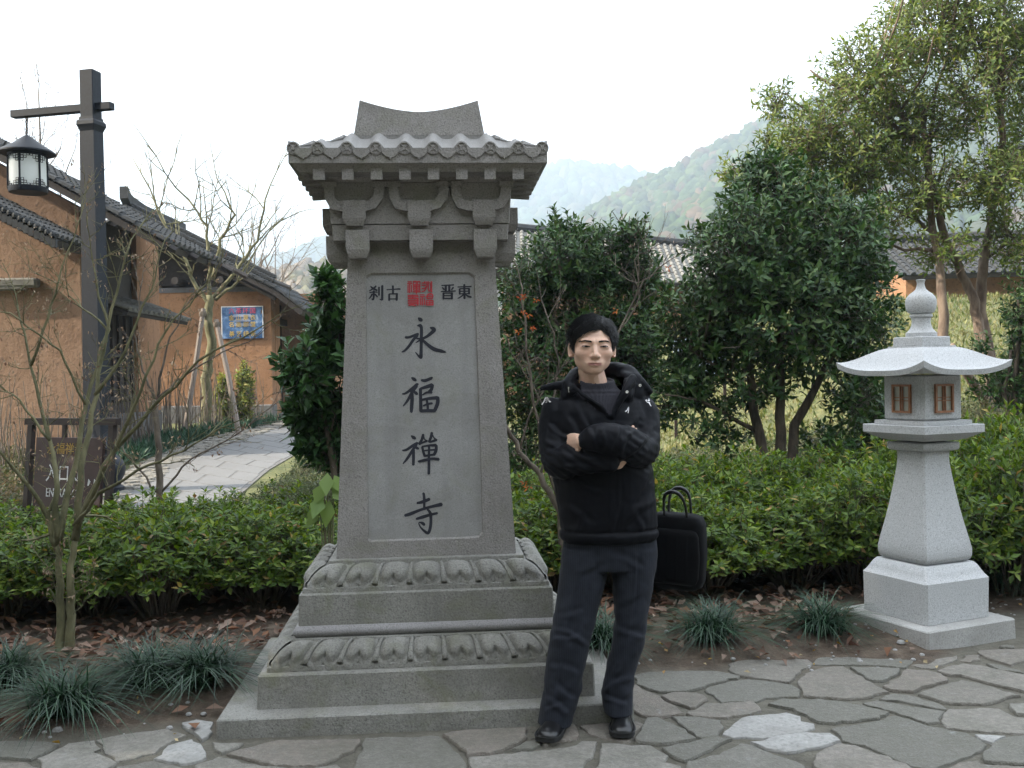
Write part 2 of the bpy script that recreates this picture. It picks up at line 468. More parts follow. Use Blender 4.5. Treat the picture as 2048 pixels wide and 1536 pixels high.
for k, st in enumerate(STONES):
    poly = []
    for px, py in st:
        d = ray(px, py); t = -CAM_H / d.z
        poly.append((d.x * t, t))
    if area(poly) < 0: poly.reverse()
    stone_obj(poly, rng.uniform(0.0, 0.009), FLAG_W if k in PALE else FLAG, paving)
# the same paving going on beyond the edges of the view
for iy in range(11):
    for ix in range(-9, 11):
        q = lambda a, b: (a * .52 + (b % 2) * .2 + rng.uniform(-.02, .02) + .13 * mnoise.noise(Vector((a * 1.7, b * 1.3, 1))), 1.3 + b * .38 + .11 * mnoise.noise(Vector((a * 1.3, b * 1.9, 7))))
        P = [q(ix, iy), q(ix + 1, iy), q(ix + 1, iy + 1), q(ix, iy + 1)]
        cx, cy = sum(p[0] for p in P) / 4, sum(p[1] for p in P) / 4
        if cy > bed_edge(cx) - 0.15: continue
        vis = [project((p[0], p[1], 0)) for p in P]
        if any(-60 < a < 2105 and b < 1590 for a, b in vis): continue
        P = [(cx + (x - cx) * .93, cy + (y - cy) * .93) for x, y in P]
        stone_obj(P, rng.uniform(0, .008), FLAG, paving)

# ================================================================== BACK PATH (pale slabs between cobbles)
bpath = empty('approach_path'); tag(bpath, 'pale stone path leading past the earthen houses', kind='structure')
def gp(px, py): return ground_at(px, py)
Lp = [gp(40, 1040), gp(215, 962), gp(330, 905), gp(430, 873), gp(520, 851), gp(600, 836), gp(640, 829)]
Rp = [gp(420, 1070), gp(470, 1000), gp(540, 940), gp(600, 905), gp(650, 880), gp(700, 860), gp(735, 848)]
COB = mat_granite('cobble_bed', 0.13, (1, .97, .92), speck=.5, fine=18, bumpy=.9, stain=.5)
SLAB = mat_granite('path_slab', 0.15, (1, 1, 1.0), speck=.12, fine=60, bumpy=.3, stain=.3)
mb = MB()
path_rows = []
for i in range(len(Lp) - 1):
    for k in range(4):
        t = k / 4
        path_rows.append((Lp[i].lerp(Lp[i+1], t), Rp[i].lerp(Rp[i+1], t)))
path_rows.append((Lp[-1], Rp[-1]))
for a, b in path_rows:
    for p in (a, b): p.z = gz(p.x, p.y) + 0.012
mb.add([p for r in path_rows for p in r], [(2*i, 2*i+1, 2*i+3, 2*i+2) for i in range(len(path_rows)-1)])
mb.build('path_bed', COB, bpath)
for i in range(len(path_rows) - 1):
    a0, b0 = path_rows[i]; a1, b1 = path_rows[i+1]
    cols = [(0.30, 0.62), (0.63, 0.97)] if i % 2 else [(0.34, 0.52), (0.53, 0.80), (0.81, 0.98)]
    for u0, u1 in cols:
        P = [a0.lerp(b0, u0), a0.lerp(b0, u1), a1.lerp(b1, u1), a1.lerp(b1, u0)]
        c = sum(P, Vector()) / 4
        P = [c + (p - c) * .965 for p in P]
        if area([(p.x, p.y) for p in P]) < 0: P.reverse()
        m_ = MB(); m_.loft([[p + Vector((0,0,-.02)) for p in P], [p + Vector((0,0,.005)) for p in P]])
        m_.build('path_slab', SLAB, bpath)
    # small cobbles along the wall side
mb = MB()
for i in range(900):
    k = rng.randrange(len(path_rows) - 1); t = rng.random(); u = rng.uniform(0.0, 0.32)
    a = path_rows[k][0].lerp(path_rows[k+1][0], t); b = path_rows[k][1].lerp(path_rows[k+1][1], t)
    p = a.lerp(b, u); r = rng.uniform(.05, .11); h = rng.uniform(.006, .022); an = rng.uniform(0, 6.28)
    ring = lambda s, z: [(p.x + math.cos(an + j*1.2566) * r * s * (1 + .2*math.sin(j*7+i)), p.y + math.sin(an + j*1.2566) * r * s, p.z + z) for j in range(5)]
    mb.loft([ring(1, -.01), ring(.95, h), ring(.6, h + .006)])
tag(mb.build('cobbles', FLAG, bpath), kind='stuff')

# ================================================================== HILLS
def mat_hill(name, stops):
    m, nt, b = new_mat(name)
    a = N(nt, 'ShaderNodeAttribute', attribute_name='tint')
    nt.links.new(a.outputs['Color'], b.inputs['Base Color']); b.inputs['Roughness'].default_value = 1.0
    b.inputs['Specular IOR Level'].default_value = 0.0
    return m
WOOD = mat_hill('wooded_hill', None)
def hill(name, label, profile, depth, back, cell, crown, cols, seed, foot=0.0, noisy=1.0):
    """profile: skyline pixels; the wooded slope runs from the skyline down towards the viewer."""
    rs = np.random.RandomState(seed)
    pts = [at(px, py, depth) for px, py in profile]
    X = np.array([p.x for p in pts]); Z = np.array([p.z for p in pts])
    x0, x1 = X[0], X[-1]
    # terrain under the trees
    nxx, nyy = 60, 24
    gx = np.linspace(x0, x1, nxx); gt = np.linspace(0, 1, nyy)
    def hz(x, t):
        top = np.interp(x, X, Z) - crown * 0.6
        return foot + (top - foot) * (1 - t) ** 1.15 + noisy * cell * 1.2 * np.sin(x / cell * .13 + t * 9 + seed) * np.sin(t * math.pi) 
    V = []; 
    for t in gt:
        for x in gx:
            V.append((x * (1 - t * .25), depth - back * t, hz(x, t)))
    for x in gx: V.append((x, depth + back * .8, foot - 3))
    V = np.array(V)
    # skyline row is row 0; back row appended last
    F = []
    for i in range(nyy - 1):
        for j in range(nxx - 1):
            a = i * nxx + j; F.append((a, a + nxx, a + nxx + 1, a + 1))
    kb = nyy * nxx
    for j in range(nxx - 1): F.append((j, j + 1, kb + j + 1, kb + j))
    col = np.tile(np.array(cols[0]) * .8, (len(V), 1))
    h = np_mesh(name, V, np.array(F), WOOD, smooth=True, col=col)
    tag(h, label, kind='structure')
    # tree crowns: bumpy little domes covering the slope, one mass
    n = int((x1 - x0) / cell * back / cell * 1.7)
    bm = bmesh.new(); bmesh.ops.create_icosphere(bm, subdivisions=2, radius=1.0)
    S = np.array([v.co[:] for v in bm.verts]); SF = np.array([[v.index for v in f.verts] for f in bm.faces]); bm.free()
    x = rs.uniform(x0, x1, n); t = rs.uniform(0, 1, n) ** 1.1
    t[: int(n * .14)] = rs.uniform(0, .015, int(n * .14))
    z = hz(x, t); r = crown * rs.uniform(.45, 1.15, n)
    cen = np.stack([x * (1 - t * .25), depth - back * t, z + r * .35], 1)
    VV = []; CC = []
    ca = np.array(cols)
    for k in range(n):
        jit = 1 + rs.uniform(-.34, .34, (len(S), 1))
        s = S * jit * np.array([r[k], r[k], r[k] * rs.uniform(.8, 1.5)])
        VV.append(s + cen[k])
        c0 = ca[rs.randint(len(ca))] * rs.uniform(.7, 1.25)
        CC.append(np.tile(c0, (len(S), 1)) * (1 + .25 * rs.uniform(-1, 1, (len(S), 1))))
    VV = np.concatenate(VV); CC = np.concatenate(CC)
    FF = (np.arange(n) * len(S)).repeat(len(SF))[:, None] + np.tile(SF, (n, 1))
    o = np_mesh('woodland', VV, FF, WOOD, h, col=CC)
    tag(o, kind='stuff')
    return h
hill('hill_far', 'pale blue hazy wooded hill at the valley head',
     [(300, 560), (560, 520), (760, 440), (900, 395), (1010, 372), (1080, 345), (1150, 331), (1200, 340), (1260, 350), (1310, 360), (1400, 380), (1600, 400), (1900, 420), (2300, 450)],
     1250, 560, 13.5, 8.8, [(.035, .06, .03), (.05, .07, .035), (.06, .065, .04)], 3)
hill('hill_ridge', 'green wooded ridge rising behind the osmanthus trees',
     [(760, 640), (930, 560), (1060, 500), (1180, 432), (1290, 372), (1400, 318), (1500, 268), (1560, 240), (1680, 190), (1800, 150), (1950, 112), (2060, 85), (2250, 60), (2600, 40)],
     640, 450, 6.8, 4.7, [(.035, .055, .022), (.045, .066, .026), (.055, .075, .03), (.04, .06, .03), (.065, .07, .035), (.05, .07, .03), (.085, .06, .035)], 8)
hill('hill_low', 'low grey-brown hill of bare winter trees behind the earthen house',
     [(-200, 560), (200, 545), (430, 552), (520, 556), (600, 546), (680, 534), (760, 540), (860, 580), (980, 640), (1100, 690)],
     300, 160, 4.1, 2.7, [(.12, .10, .075), (.15, .125, .09), (.10, .095, .06), (.17, .14, .11)], 12)

# unseen wooded slope added behind the viewer to cut frontal sky light
rs_ = np.random.RandomState(31)
gx_ = np.linspace(-130, 130, 53); gy_ = np.linspace(-14, -62, 25)
Vh = np.array([(x, y, -.3 + .95 * max(0, -14 - y) * (1 + .12 * math.sin(x * .07)) ) for y in gy_ for x in gx_])
ii_ = np.arange(24 * 53).reshape(-1, 53)[:, :-1].ravel()
hb_ = np_mesh('shade_hill', Vh, np.stack([ii_, ii_ + 1, ii_ + 54, ii_ + 53], 1), WOOD, smooth=True, col=np.tile([[.04, .05, .02]], (len(Vh), 1)))
tag(hb_, 'unseen wooded slope added to dim the light on the stele front', kind='structure')
bm_ = bmesh.new(); bmesh.ops.create_icosphere(bm_, subdivisions=2, radius=1.0)
S_ = np.array([v.co[:] for v in bm_.verts]); SF_ = np.array([[v.index for v in f.verts] for f in bm_.faces]); bm_.free()
n_ = 900; ce_ = np.stack([rs_.uniform(-125, 125, n_), rs_.uniform(-62, -15, n_), np.zeros(n_)], 1); ce_[:, 2] = .95 * (-14 - ce_[:, 1]) + 1.6
VV_ = np.concatenate([S_ * (1 + rs_.uniform(-.3, .3, (len(S_), 1))) * rs_.uniform(1.6, 3.4) + c for c in ce_])
CC_ = np.repeat(np.array([(.035, .055, .02), (.05, .07, .025), (.07, .07, .03)])[rs_.randint(3, size=n_)], len(S_), 0)
tag(np_mesh('woodland', VV_, (np.arange(n_) * len(S_)).repeat(len(SF_))[:, None] + np.tile(SF_, (n_, 1)), WOOD, hb_, col=CC_), kind='stuff')

# ================================================================== HOUSES
def mat_earth(name, a, b_, dark):
    m, nt, b = new_mat(name)
    co = coords(nt)
    f = ntex(nt, co, 1.3, 6, 0.65, .6)
    c = ramp(nt, f, [(0.3, a), (0.7, b_)])
    sp = ntex(nt, co, 11, 5, 0.75)
    c = mixc(nt, ramp(nt, sp, [(0.55, (0, 0, 0)), (0.68, (0.7,) * 3)]), c, dark)
    sp2 = ntex(nt, coords(nt, (5, 5, .5)), 1.2, 5, 0.7)
    c = mixc(nt, ramp(nt, sp2, [(0.5, (0, 0, 0)), (0.8, (0.5,) * 3)]), c, tuple(x * .5 for x in a))
    nt.links.new(c, b.inputs['Base Color']); b.inputs['Roughness'].default_value = 0.95
    bump(nt, b, sp, 0.6, 0.04)
    return m
EARTH = mat_earth('rammed_earth', (.235, .12, .06), (.345, .19, .105), (.08, .045, .026))
EARTH1 = mat_earth('weathered_earth', (.215, .128, .08), (.335, .215, .142), (.075, .053, .04))
TILE = mat_plain('roof_tile', (.026, .028, .030), .8, var=.4, scale=9, bmp=.3)
TILE_L = mat_plain('roof_tile_pale', (.17, .165, .15), .85, var=.3, scale=9, bmp=.3)
TIMBER = mat_plain('dark_timber', (.028, .022, .02), .7, var=.3, scale=12)
FOOT = mat_granite('footing_stone', .13, (1, .97, .95), speck=.4, fine=14, bumpy=.9)
WINDARK = mat_plain('window_dark', (.012, .013, .016), .25, var=.2, bmp=0)

def roof_slope(P0, P1, dvec, thick, parent, tile=TILE, rows=None, name='roof', row_gap=.24, r=.075):
    """sloping slab from edge line P0->P1 (top) along dvec (down slope), with half-round tile rows on top."""
    P0, P1, dvec = Vector(P0), Vector(P1), Vector(dvec)
    nrm = (P1 - P0).cross(dvec).normalized()
    if nrm.z < 0: nrm = -nrm
    mb = MB()
    mb.loft([[P0, P1, P1 + dvec, P0 + dvec], [p - nrm * thick for p in (P0, P1, P1 + dvec, P0 + dvec)]])
    ro = mb.build(name, TIMBER, parent)
    n = int((P1 - P0).length / row_gap); t = MB()
    ax = (P1 - P0).normalized(); L = dvec.length; dd = dvec.normalized(); m = max(2, int(L / .28))
    for i in range(n + 1):
        a = P0.lerp(P1, i / n)
        for k in range(m):
            s0, s1 = L * k / m, L * (k + 1) / m + .02
            rings = []
            for s, rr, zz in ((s0, r * .86, .0), (s1, r, .012)):
                rings.append([a + dd * s + ax * math.cos(math.pi * j / 5) * rr + nrm * (math.sin(math.pi * j / 5) * rr + .03 + zz) for j in range(6)])
            t.loft(rings, cap=True)
    # pan tiles between rows as a slightly proud sheet
    t.loft([[p + nrm * .012 for p in (P0, P1, P1 + dvec, P0 + dvec)], [p + nrm * .035 for p in (P0, P1, P1 + dvec, P0 + dvec)]])
    tag(t.build('roof_tiles', tile, ro), kind='stuff')
    return ro

# ---- near earthen house: gable wall towards the path, deep eave over a timber front
h1 = empty('earthen_house', at(165, 940, 16)); h1.location = (-6.87, 16, gz(-6.87, 16))
tag(h1, 'tall earthen house beside the lamp post with dark timber side under deep eaves', 'house')
H1 = h1.location.copy(); rel = lambda p, o: (p[0]-o.x, p[1]-o.y, p[2]-o.z)
def hbox(lo, hi, o, name, mat, parent, bev=0):
    m = MB(); m.box(rel(lo, o), rel(hi, o), bev=bev); return m.build(name, mat, parent)
zc = at(165, 408, 16).z
zl = zc + 0.57 * 7.0
m = MB()
w = [( -13.9, -0.2), (-6.87, -0.2), (-6.87, zc - H1.z - .05), (-13.9, zl - H1.z - .05)]
m.prism([(x - H1.x, z) for x, z in w], 0.0, 0.35)
m.build('gable_wall', EARTH1, h1)
hbox((-7.22, 16.36, H1.z - .2), (-6.87, 19.6, H1.z + .7), H1, 'side_footing', FOOT, h1)
hbox((-7.2, 18.45, H1.z + .7), (-6.88, 19.6, zc - .1), H1, 'side_pier', EARTH, h1)
hbox((-9.5, 19.3, H1.z - .2), (-7.2, 19.6, zc - .1), H1, 'rear_wall', EARTH, h1)
tw = hbox((-7.12, 16.36, H1.z + .7), (-6.98, 18.45, zc - .1), H1, 'timber_front', TIMBER, h1)
for k in range(7):
    m = MB(); y = 16.5 + k * .3
    m.box(rel((-6.975, y, H1.z + .9), H1), rel((-6.93, y + .05, H1.z + 2.5), H1)); m.build('lattice_bar', TIMBER, tw)
for z in (.95, 1.7, 2.45):
    m = MB(); m.box(rel((-6.97, 16.4, H1.z + z), H1), rel((-6.92, 18.4, H1.z + z + .06), H1)); m.build('lattice_rail', TIMBER, tw)
c1 = at(165, 396, 15.6)
top = Vector((c1.x - 7, 15.55, c1.z + .57 * 7)); low = Vector((-5.35, 15.55, c1.z - .57 * (c1.x * -1 - 5.35)))
roof_slope(Vector((top.x, 15.55, top.z)) - H1, Vector((top.x, 18.6, top.z)) - H1, low - top, .1, h1)
for k in range(5):
    yy = 15.75 + k * 1.05
    a, b = Vector((top.x, yy, top.z - .17)), Vector((low.x + .12, yy, low.z - .10))
    m = MB(); m.tube([a - H1, b - H1], .06, 6); m.build('rafter', TIMBER, h1)
m = MB()   # stacked verge tiles along the gable edge
for k in range(60):
    t = k / 60; p = top.lerp(low, t) - H1
    m.box((p.x - .06, p.y - .03, p.z + .02), (p.x + .05, p.y + .16, p.z + .13), bev=.02)
m.build('verge_tiles', TILE, h1)
# tiled pent canopy on the gable wall and a small one over the side opening
def canopy(pxa, pya, pxb, pyb, d, out, parent, O, n=10):
    a, b = at(pxa, pya, d), at(pxb, pyb, d)
    a -= O; b -= O
    roof_slope(a, b, Vector((0, -out, -out * .45)) , .08, parent, name='pent_canopy', row_gap=.17, r=.06)
a, b = at(-160, 340, 14.4) - H1, at(108, 478, 14.4) - H1
roof_slope(a, a + Vector((0, 1.6, 0)), b - a, .12, h1, name='pent_canopy', row_gap=.16, r=.06)
m = MB()
for k in range(26):
    p = a.lerp(b, k / 25)
    m.lathe([(.055, -.03), (.06, 0), (.05, .03)], 8, (p.x, p.y - .02, p.z + .06)); m.box((p.x-.04, p.y-.05, p.z-.12), (p.x+.04, p.y+.02, p.z+.0))
m.build('canopy_tile_ends', TILE, h1)
a, b = at(196, 598, 16.8) - H1, at(322, 622, 18.6) - H1
roof_slope(a + Vector((-.25, 0, .1)), b + Vector((-.25, 0, .1)), Vector((.75, 0, -.32)), .06, h1, TILE_L, name='pent_canopy', row_gap=.15, r=.05)
m = MB()   # broken tile coping let into the wall
p = at(-20, 560, 15.85) - H1
m.box((p.x, p.y, p.z - .12), (p.x + .72, p.y + .2, p.z + .03), bev=.03); m.box((p.x - .4, p.y + .01, p.z - .16), (p.x + .5, p.y + .2, p.z - .08), bev=.02)
m.build('tile_coping', TILE_L, h1)

# ---- farther earthen house with the poster
D2 = 24.0
wl_, wr_ = at(300, 700, D2), at(545, 700, D2)
g2 = gz(wr_.x, D2)
h2 = empty('earthen_house', (wr_.x, D2, g2)); tag(h2, 'orange earthen house with a blue poster and a door under its tiled eave', 'house')
O2 = h2.location.copy(); zt = at(545, 582, D2).z
hbox((-11.5, D2, g2 - .3), (wr_.x, D2 + .4, g2 + .42), O2, 'footing', FOOT, h2, .03)
m = MB(); m.box(rel((-11.5, D2 + .04, g2 + .42), O2), rel((wr_.x - .03, D2 + .4, zt), O2)); m.build('front_wall', EARTH, h2)
hbox((-11.5, D2 + .02, zt), (wr_.x - .02, D2 + .3, zt + .12), O2, 'tie_beam', mat_plain('grey_beam', (.10, .10, .11), .8), h2)
# side with the door
sx = wr_.x
hbox((sx - .35, D2 + .42, g2 - .3), (sx - .02, D2 + .9, zt), O2, 'side_jamb', EARTH, h2)
hbox((sx - .45, D2 + .9, g2 - .3), (sx - .25, D2 + 2.1, zt - .2), O2, 'doorway', WINDARK, h2)
dr = hbox((sx - .24, D2 + .95, g2 + .1), (sx - .18, D2 + 1.5, g2 + 2.4), O2, 'door', TIMBER, h2)
hbox((sx - .17, D2 + 1.38, g2 + 1.15), (sx - .14, D2 + 1.42, g2 + 1.3), O2, 'handle', GOLD, dr)
hbox((sx - .26, D2 + .92, g2 + 2.4), (sx - .1, D2 + 2.1, g2 + 2.55), O2, 'door_lintel', TIMBER, h2)
hbox((sx - .35, D2 + 2.1, g2 - .3), (sx + 1.05, D2 + 2.5, zt + .1), O2, 'porch_wall', EARTH, h2)
hbox((sx - .1, D2 + .6, g2 - .2), (sx + .55, D2 + 2.0, g2 + .18), O2, 'doorstep', SLAB, h2, .02)
hbox((sx + .9, D2 + 2.1, g2 - .3), (sx + 1.05, D2 + 7, zt - .3), O2, 'rear_side_wall', EARTH, h2)
t2, l2 = at(250, 428, D2 - .5), at(607, 622, D2 - .5)
mid2 = at(548, 578, D2 - .5)
r2 = roof_slope(t2 - O2, t2 + Vector((0, 3.6, 0)) - O2, mid2 - t2, .12, h2)
roof_slope(mid2 - O2, mid2 + Vector((0, 7, 0)) - O2, l2 - mid2, .12, h2, name='eave_roof')
roof_slope(t2 - O2, t2 + Vector((0, 7, 0)) - O2, Vector((-3.4, 0, -2.0)), .12, h2, name='roof_far_slope')
m = MB()
for j, (off, hh) in enumerate(((0, .05), (.1, .17), (.22, .28))):
    n = 60
    for k in range(n):
        t = k / n; p = t2.lerp(mid2, t) - O2
        m.box((p.x - .055, p.y - .06 + off, p.z + hh - .04), (p.x + .055, p.y + .1 + off, p.z + hh + .06), bev=.02)
m.build('verge_tiles', TILE, r2)
m = MB()
m.loft([[(x, y, z) for x, z in ((t2.x - O2.x - .1, zz), (t2.x - O2.x + .1, zz), (t2.x - O2.x + .1, zz + .28), (t2.x - O2.x - .1, zz + .28))] for y, zz in ((-.55, t2.z - O2.z + .36), (-.3, t2.z - O2.z + .18), (.6, t2.z - O2.z + .1), (3.6, t2.z - O2.z + .1))])
m.build('ridge', TILE, r2)
for k in range(5):
    yy = D2 - .35 + k * 1.4
    a, b = Vector((t2.x, yy, t2.z - .2)) - O2, Vector((mid2.x, yy, mid2.z - .2)) - O2
    m = MB(); m.tube([a, b], .07, 6); m.build('rafter', TIMBER, h2)
for px in (350, 440, 530):
    a = at(px, 590, D2 - .4); 
    m = MB(); m.tube([Vector((a.x, D2 - .4, zt + .25)) - O2, Vector((a.x, D2 + 2.1, zt + .25)) - O2], .09, 8); m.build('purlin', TIMBER, h2)

m = MB()   # dark sheet standing in for the shade inside the open gable
m.prism([(p[0] - O2.x, p[1] - O2.z) for p in ((-11.4, zt + .1), (sx - .03, zt + .1), (mid2.x, mid2.z - .14), (t2.x, t2.z - .14), (t2.x - 2.3, t2.z - 1.5))], .42, .5)
m.build('gable_shade', TIMBER, h2)
# poster on that wall
def mat_poster():
    m, nt, b = new_mat('poster_print')
    co = coords(nt)
    f = ntex(nt, co, 4.5, 5, .65, .8)
    c = ramp(nt, f, [(.32, (.03, .075, .16)), (.5, (.06, .14, .30)), (.6, (.14, .25, .45)), (.72, (.40, .50, .65))])
    nt.links.new(c, b.inputs['Base Color']); b.inputs['Roughness'].default_value = .45
    return m
pa, pb = at(442, 613, D2 - .02), at(527, 676, D2 - .02)
pw, ph = pb.x - pa.x, pa.z - pb.z
poster = empty('poster', ((pa.x + pb.x) / 2, D2, (pa.z + pb.z) / 2))
tag(poster, 'blue printed poster with yellow and red characters on the earthen wall', 'poster')
m = MB(); m.box((-pw/2, -.012, -ph/2), (pw/2, .035, ph/2)); m.build('sheet', mat_poster(), poster)
m = MB(); m.box((-pw/2, -.016, ph/2 - .02), (pw/2, -.0125, ph/2)); m.box((-pw/2, -.016, -ph/2), (-pw/2 + .018, -.0125, ph/2 - .02)); m.box((pw/2-.018, -.016, -ph/2), (pw/2, -.0125, ph/2 - .02)); m.build('white_border', WHITE, poster)
m = MB()
for z, hw in ((.12, .2), (.02, .15), (-.09, .17)):
    m.prism([(-hw-.06, z), (hw+.06, z), (hw, z+.07), (-hw, z+.07)], -.015, -.0125)
m.build('printed_pagoda', mat_plain('poster_pagoda', (.30, .36, .52), .5), poster)
def text(body, size, loc, mat, parent, name='lettering', rx=R(90), rz=0, ext=.002, spacing=1.0, sxy=None):
    cu = bpy.data.curves.new(name, 'FONT'); cu.body = body; cu.size = size
    cu.align_x = 'CENTER'; cu.align_y = 'CENTER'; cu.extrude = ext; cu.space_character = spacing
    cu.resolution_u = 3
    tmp = bpy.data.objects.new(name, cu); C.objects.link(tmp)
    dg = bpy.context.evaluated_depsgraph_get()
    me = bpy.data.meshes.new_from_object(tmp.evaluated_get(dg))
    bpy.data.objects.remove(tmp); me.name = name
    me.materials.clear(); me.materials.append(mat)
    o = link(bpy.data.objects.new(name, me), parent)
    o.location = loc; o.rotation_euler = (rx, 0, rz)
    if sxy: o.scale = (sxy[0], sxy[1], 1)
    return o
YEL = mat_plain('yellow_print', (.62, .43, .10), .5); PINK = mat_plain('red_print', (.55, .08, .16), .5)
text('六茶环国', .15, (.0, -.018, ph/2 - .12), PINK, poster, spacing=1.25)
text('金山翠衣', .14, (.0, -.018, ph/2 - .285), YEL, poster, spacing=1.45)
text('名画廊堂', .14, (.0, -.018, -.06), YEL, poster, spacing=1.45)
text('茶艺绿茶', .14, (.0, -.018, -ph/2 + .10), YEL, poster, spacing=1.45)

# ---- long tiled house behind the osmanthus trees
def back_house(name, label, pl, pr, depth, zr, zrl, wall_mat, gl, slope=(0, -3.2, -1.7), wall_h=2.6):
    a, b = at(pl[0], pl[1], depth), at(pr[0], pr[1], depth + gl)
    o = empty(name, (a.x, depth, a.z - 1.7 - wall_h)); tag(o, label, 'house')
    O = o.location.copy()
    s = Vector(slope)
    r = roof_slope(a - O, b - O, s, .12, o, TILE_L if zrl else TILE, row_gap=.26, r=.08)
    m = MB(); d = (b - a).normalized()
    m.tube([a - O + Vector((0, 0, .12)), b - O + Vector((0, 0, .12))], .16, 8); m.build('ridge', TILE, r)
    roof_slope(a - O, b - O, (0, 3.2, -1.7), .12, o, TILE, name='roof_far_slope', row_gap=.26, r=.08)
    for k, (p, q) in enumerate((((a.x + .3, a.y + s.y + .6), (b.x - .3, b.y + s.y + .6)),)):
        z0 = a.z + s.z - wall_h - 3.0; z1_ = min(a.z, b.z) + s.z + .15
        m = MB(); m.loft([[Vector((p[0], p[1], z)) - O, Vector((q[0], q[1], z)) - O, Vector((q[0], q[1] + 4.6, z)) - O, Vector((p[0], p[1] + 4.6, z)) - O] for z in (z0, z1_)])
        m.build('wall', wall_mat, o)
    return o
back_house('tiled_house', 'long house with weathered grey tiled roof behind the osmanthus trees', (985, 458), (1440, 500), 34, 0, True, EARTH, 3.0)
b4 = back_house('tiled_house', 'orange walled house with dark roof behind the tall sunlit tree', (1740, 488), (2260, 470), 31, 0, False, EARTH, -1.0, (0, -2.6, -1.25), 3.0)
back_house('tiled_house', 'low pale house end past the door of the poster house', (597, 664), (760, 650), 44, 0, True, mat_plain('cream_wall', (.42, .36, .26), .9), 1.0, (0, -2, -.9), 1.2)
# ================================================================== STELE
SY = R(4.2)
SX0, SD = -0.430, 4.905
stele = empty('stone_stele', (SX0, SD, 0), SY)
tag(stele, 'tall tapering granite temple stele with tiled roof cap, lotus base and carved black characters', 'stele')
SM = Matrix.Translation((SX0, SD, 0)) @ Matrix.Rotation(SY, 4, 'Z'); SMI = SM.inverted()
CD = 0.185                                # depth half-size = width half-size - CD
def tier(name, z0, w0, z1, w1, mat=STONE, bev=0.006, cd=CD, parent=stele):
    m = MB()
    def r(z, w):
        a, b = w, w - cd; k = bev
        return [(-a+k,-b,z),(a-k,-b,z),(a,-b+k,z),(a,b-k,z),(a-k,b,z),(-a+k,b,z),(-a,b-k,z),(-a,-b+k,z)]
    m.loft([r(z0, w0), r(z1 - bev, w1 + (w0-w1)*bev/max(z1-z0, .01)), r(z1, w1 - bev)])
    return m.build(name, mat, parent)
tier('base_slab', -0.05, .887, .075, .885, STONE_B, .006, cd=CD + .035)
tier('plinth', .075, .738, .222, .732, STONE_B, .008)
tier('fillet', .222, .700, .246, .698, STONE_B, .004)
def torus_mould(name, z0, z1, w, bulge, mat, cd=CD):
    m = MB(); rings = []
    for k in range(9):
        t = k / 8; b_ = math.sin(math.pi * t) * bulge; z = z0 + (z1 - z0) * t; a, b = w + b_, w - cd + b_
        rings.append([(-a,-b,z),(a,-b,z),(a,b,z),(-a,b,z)])
    m.loft(rings); return m.build(name, mat, stele, smooth='auto')
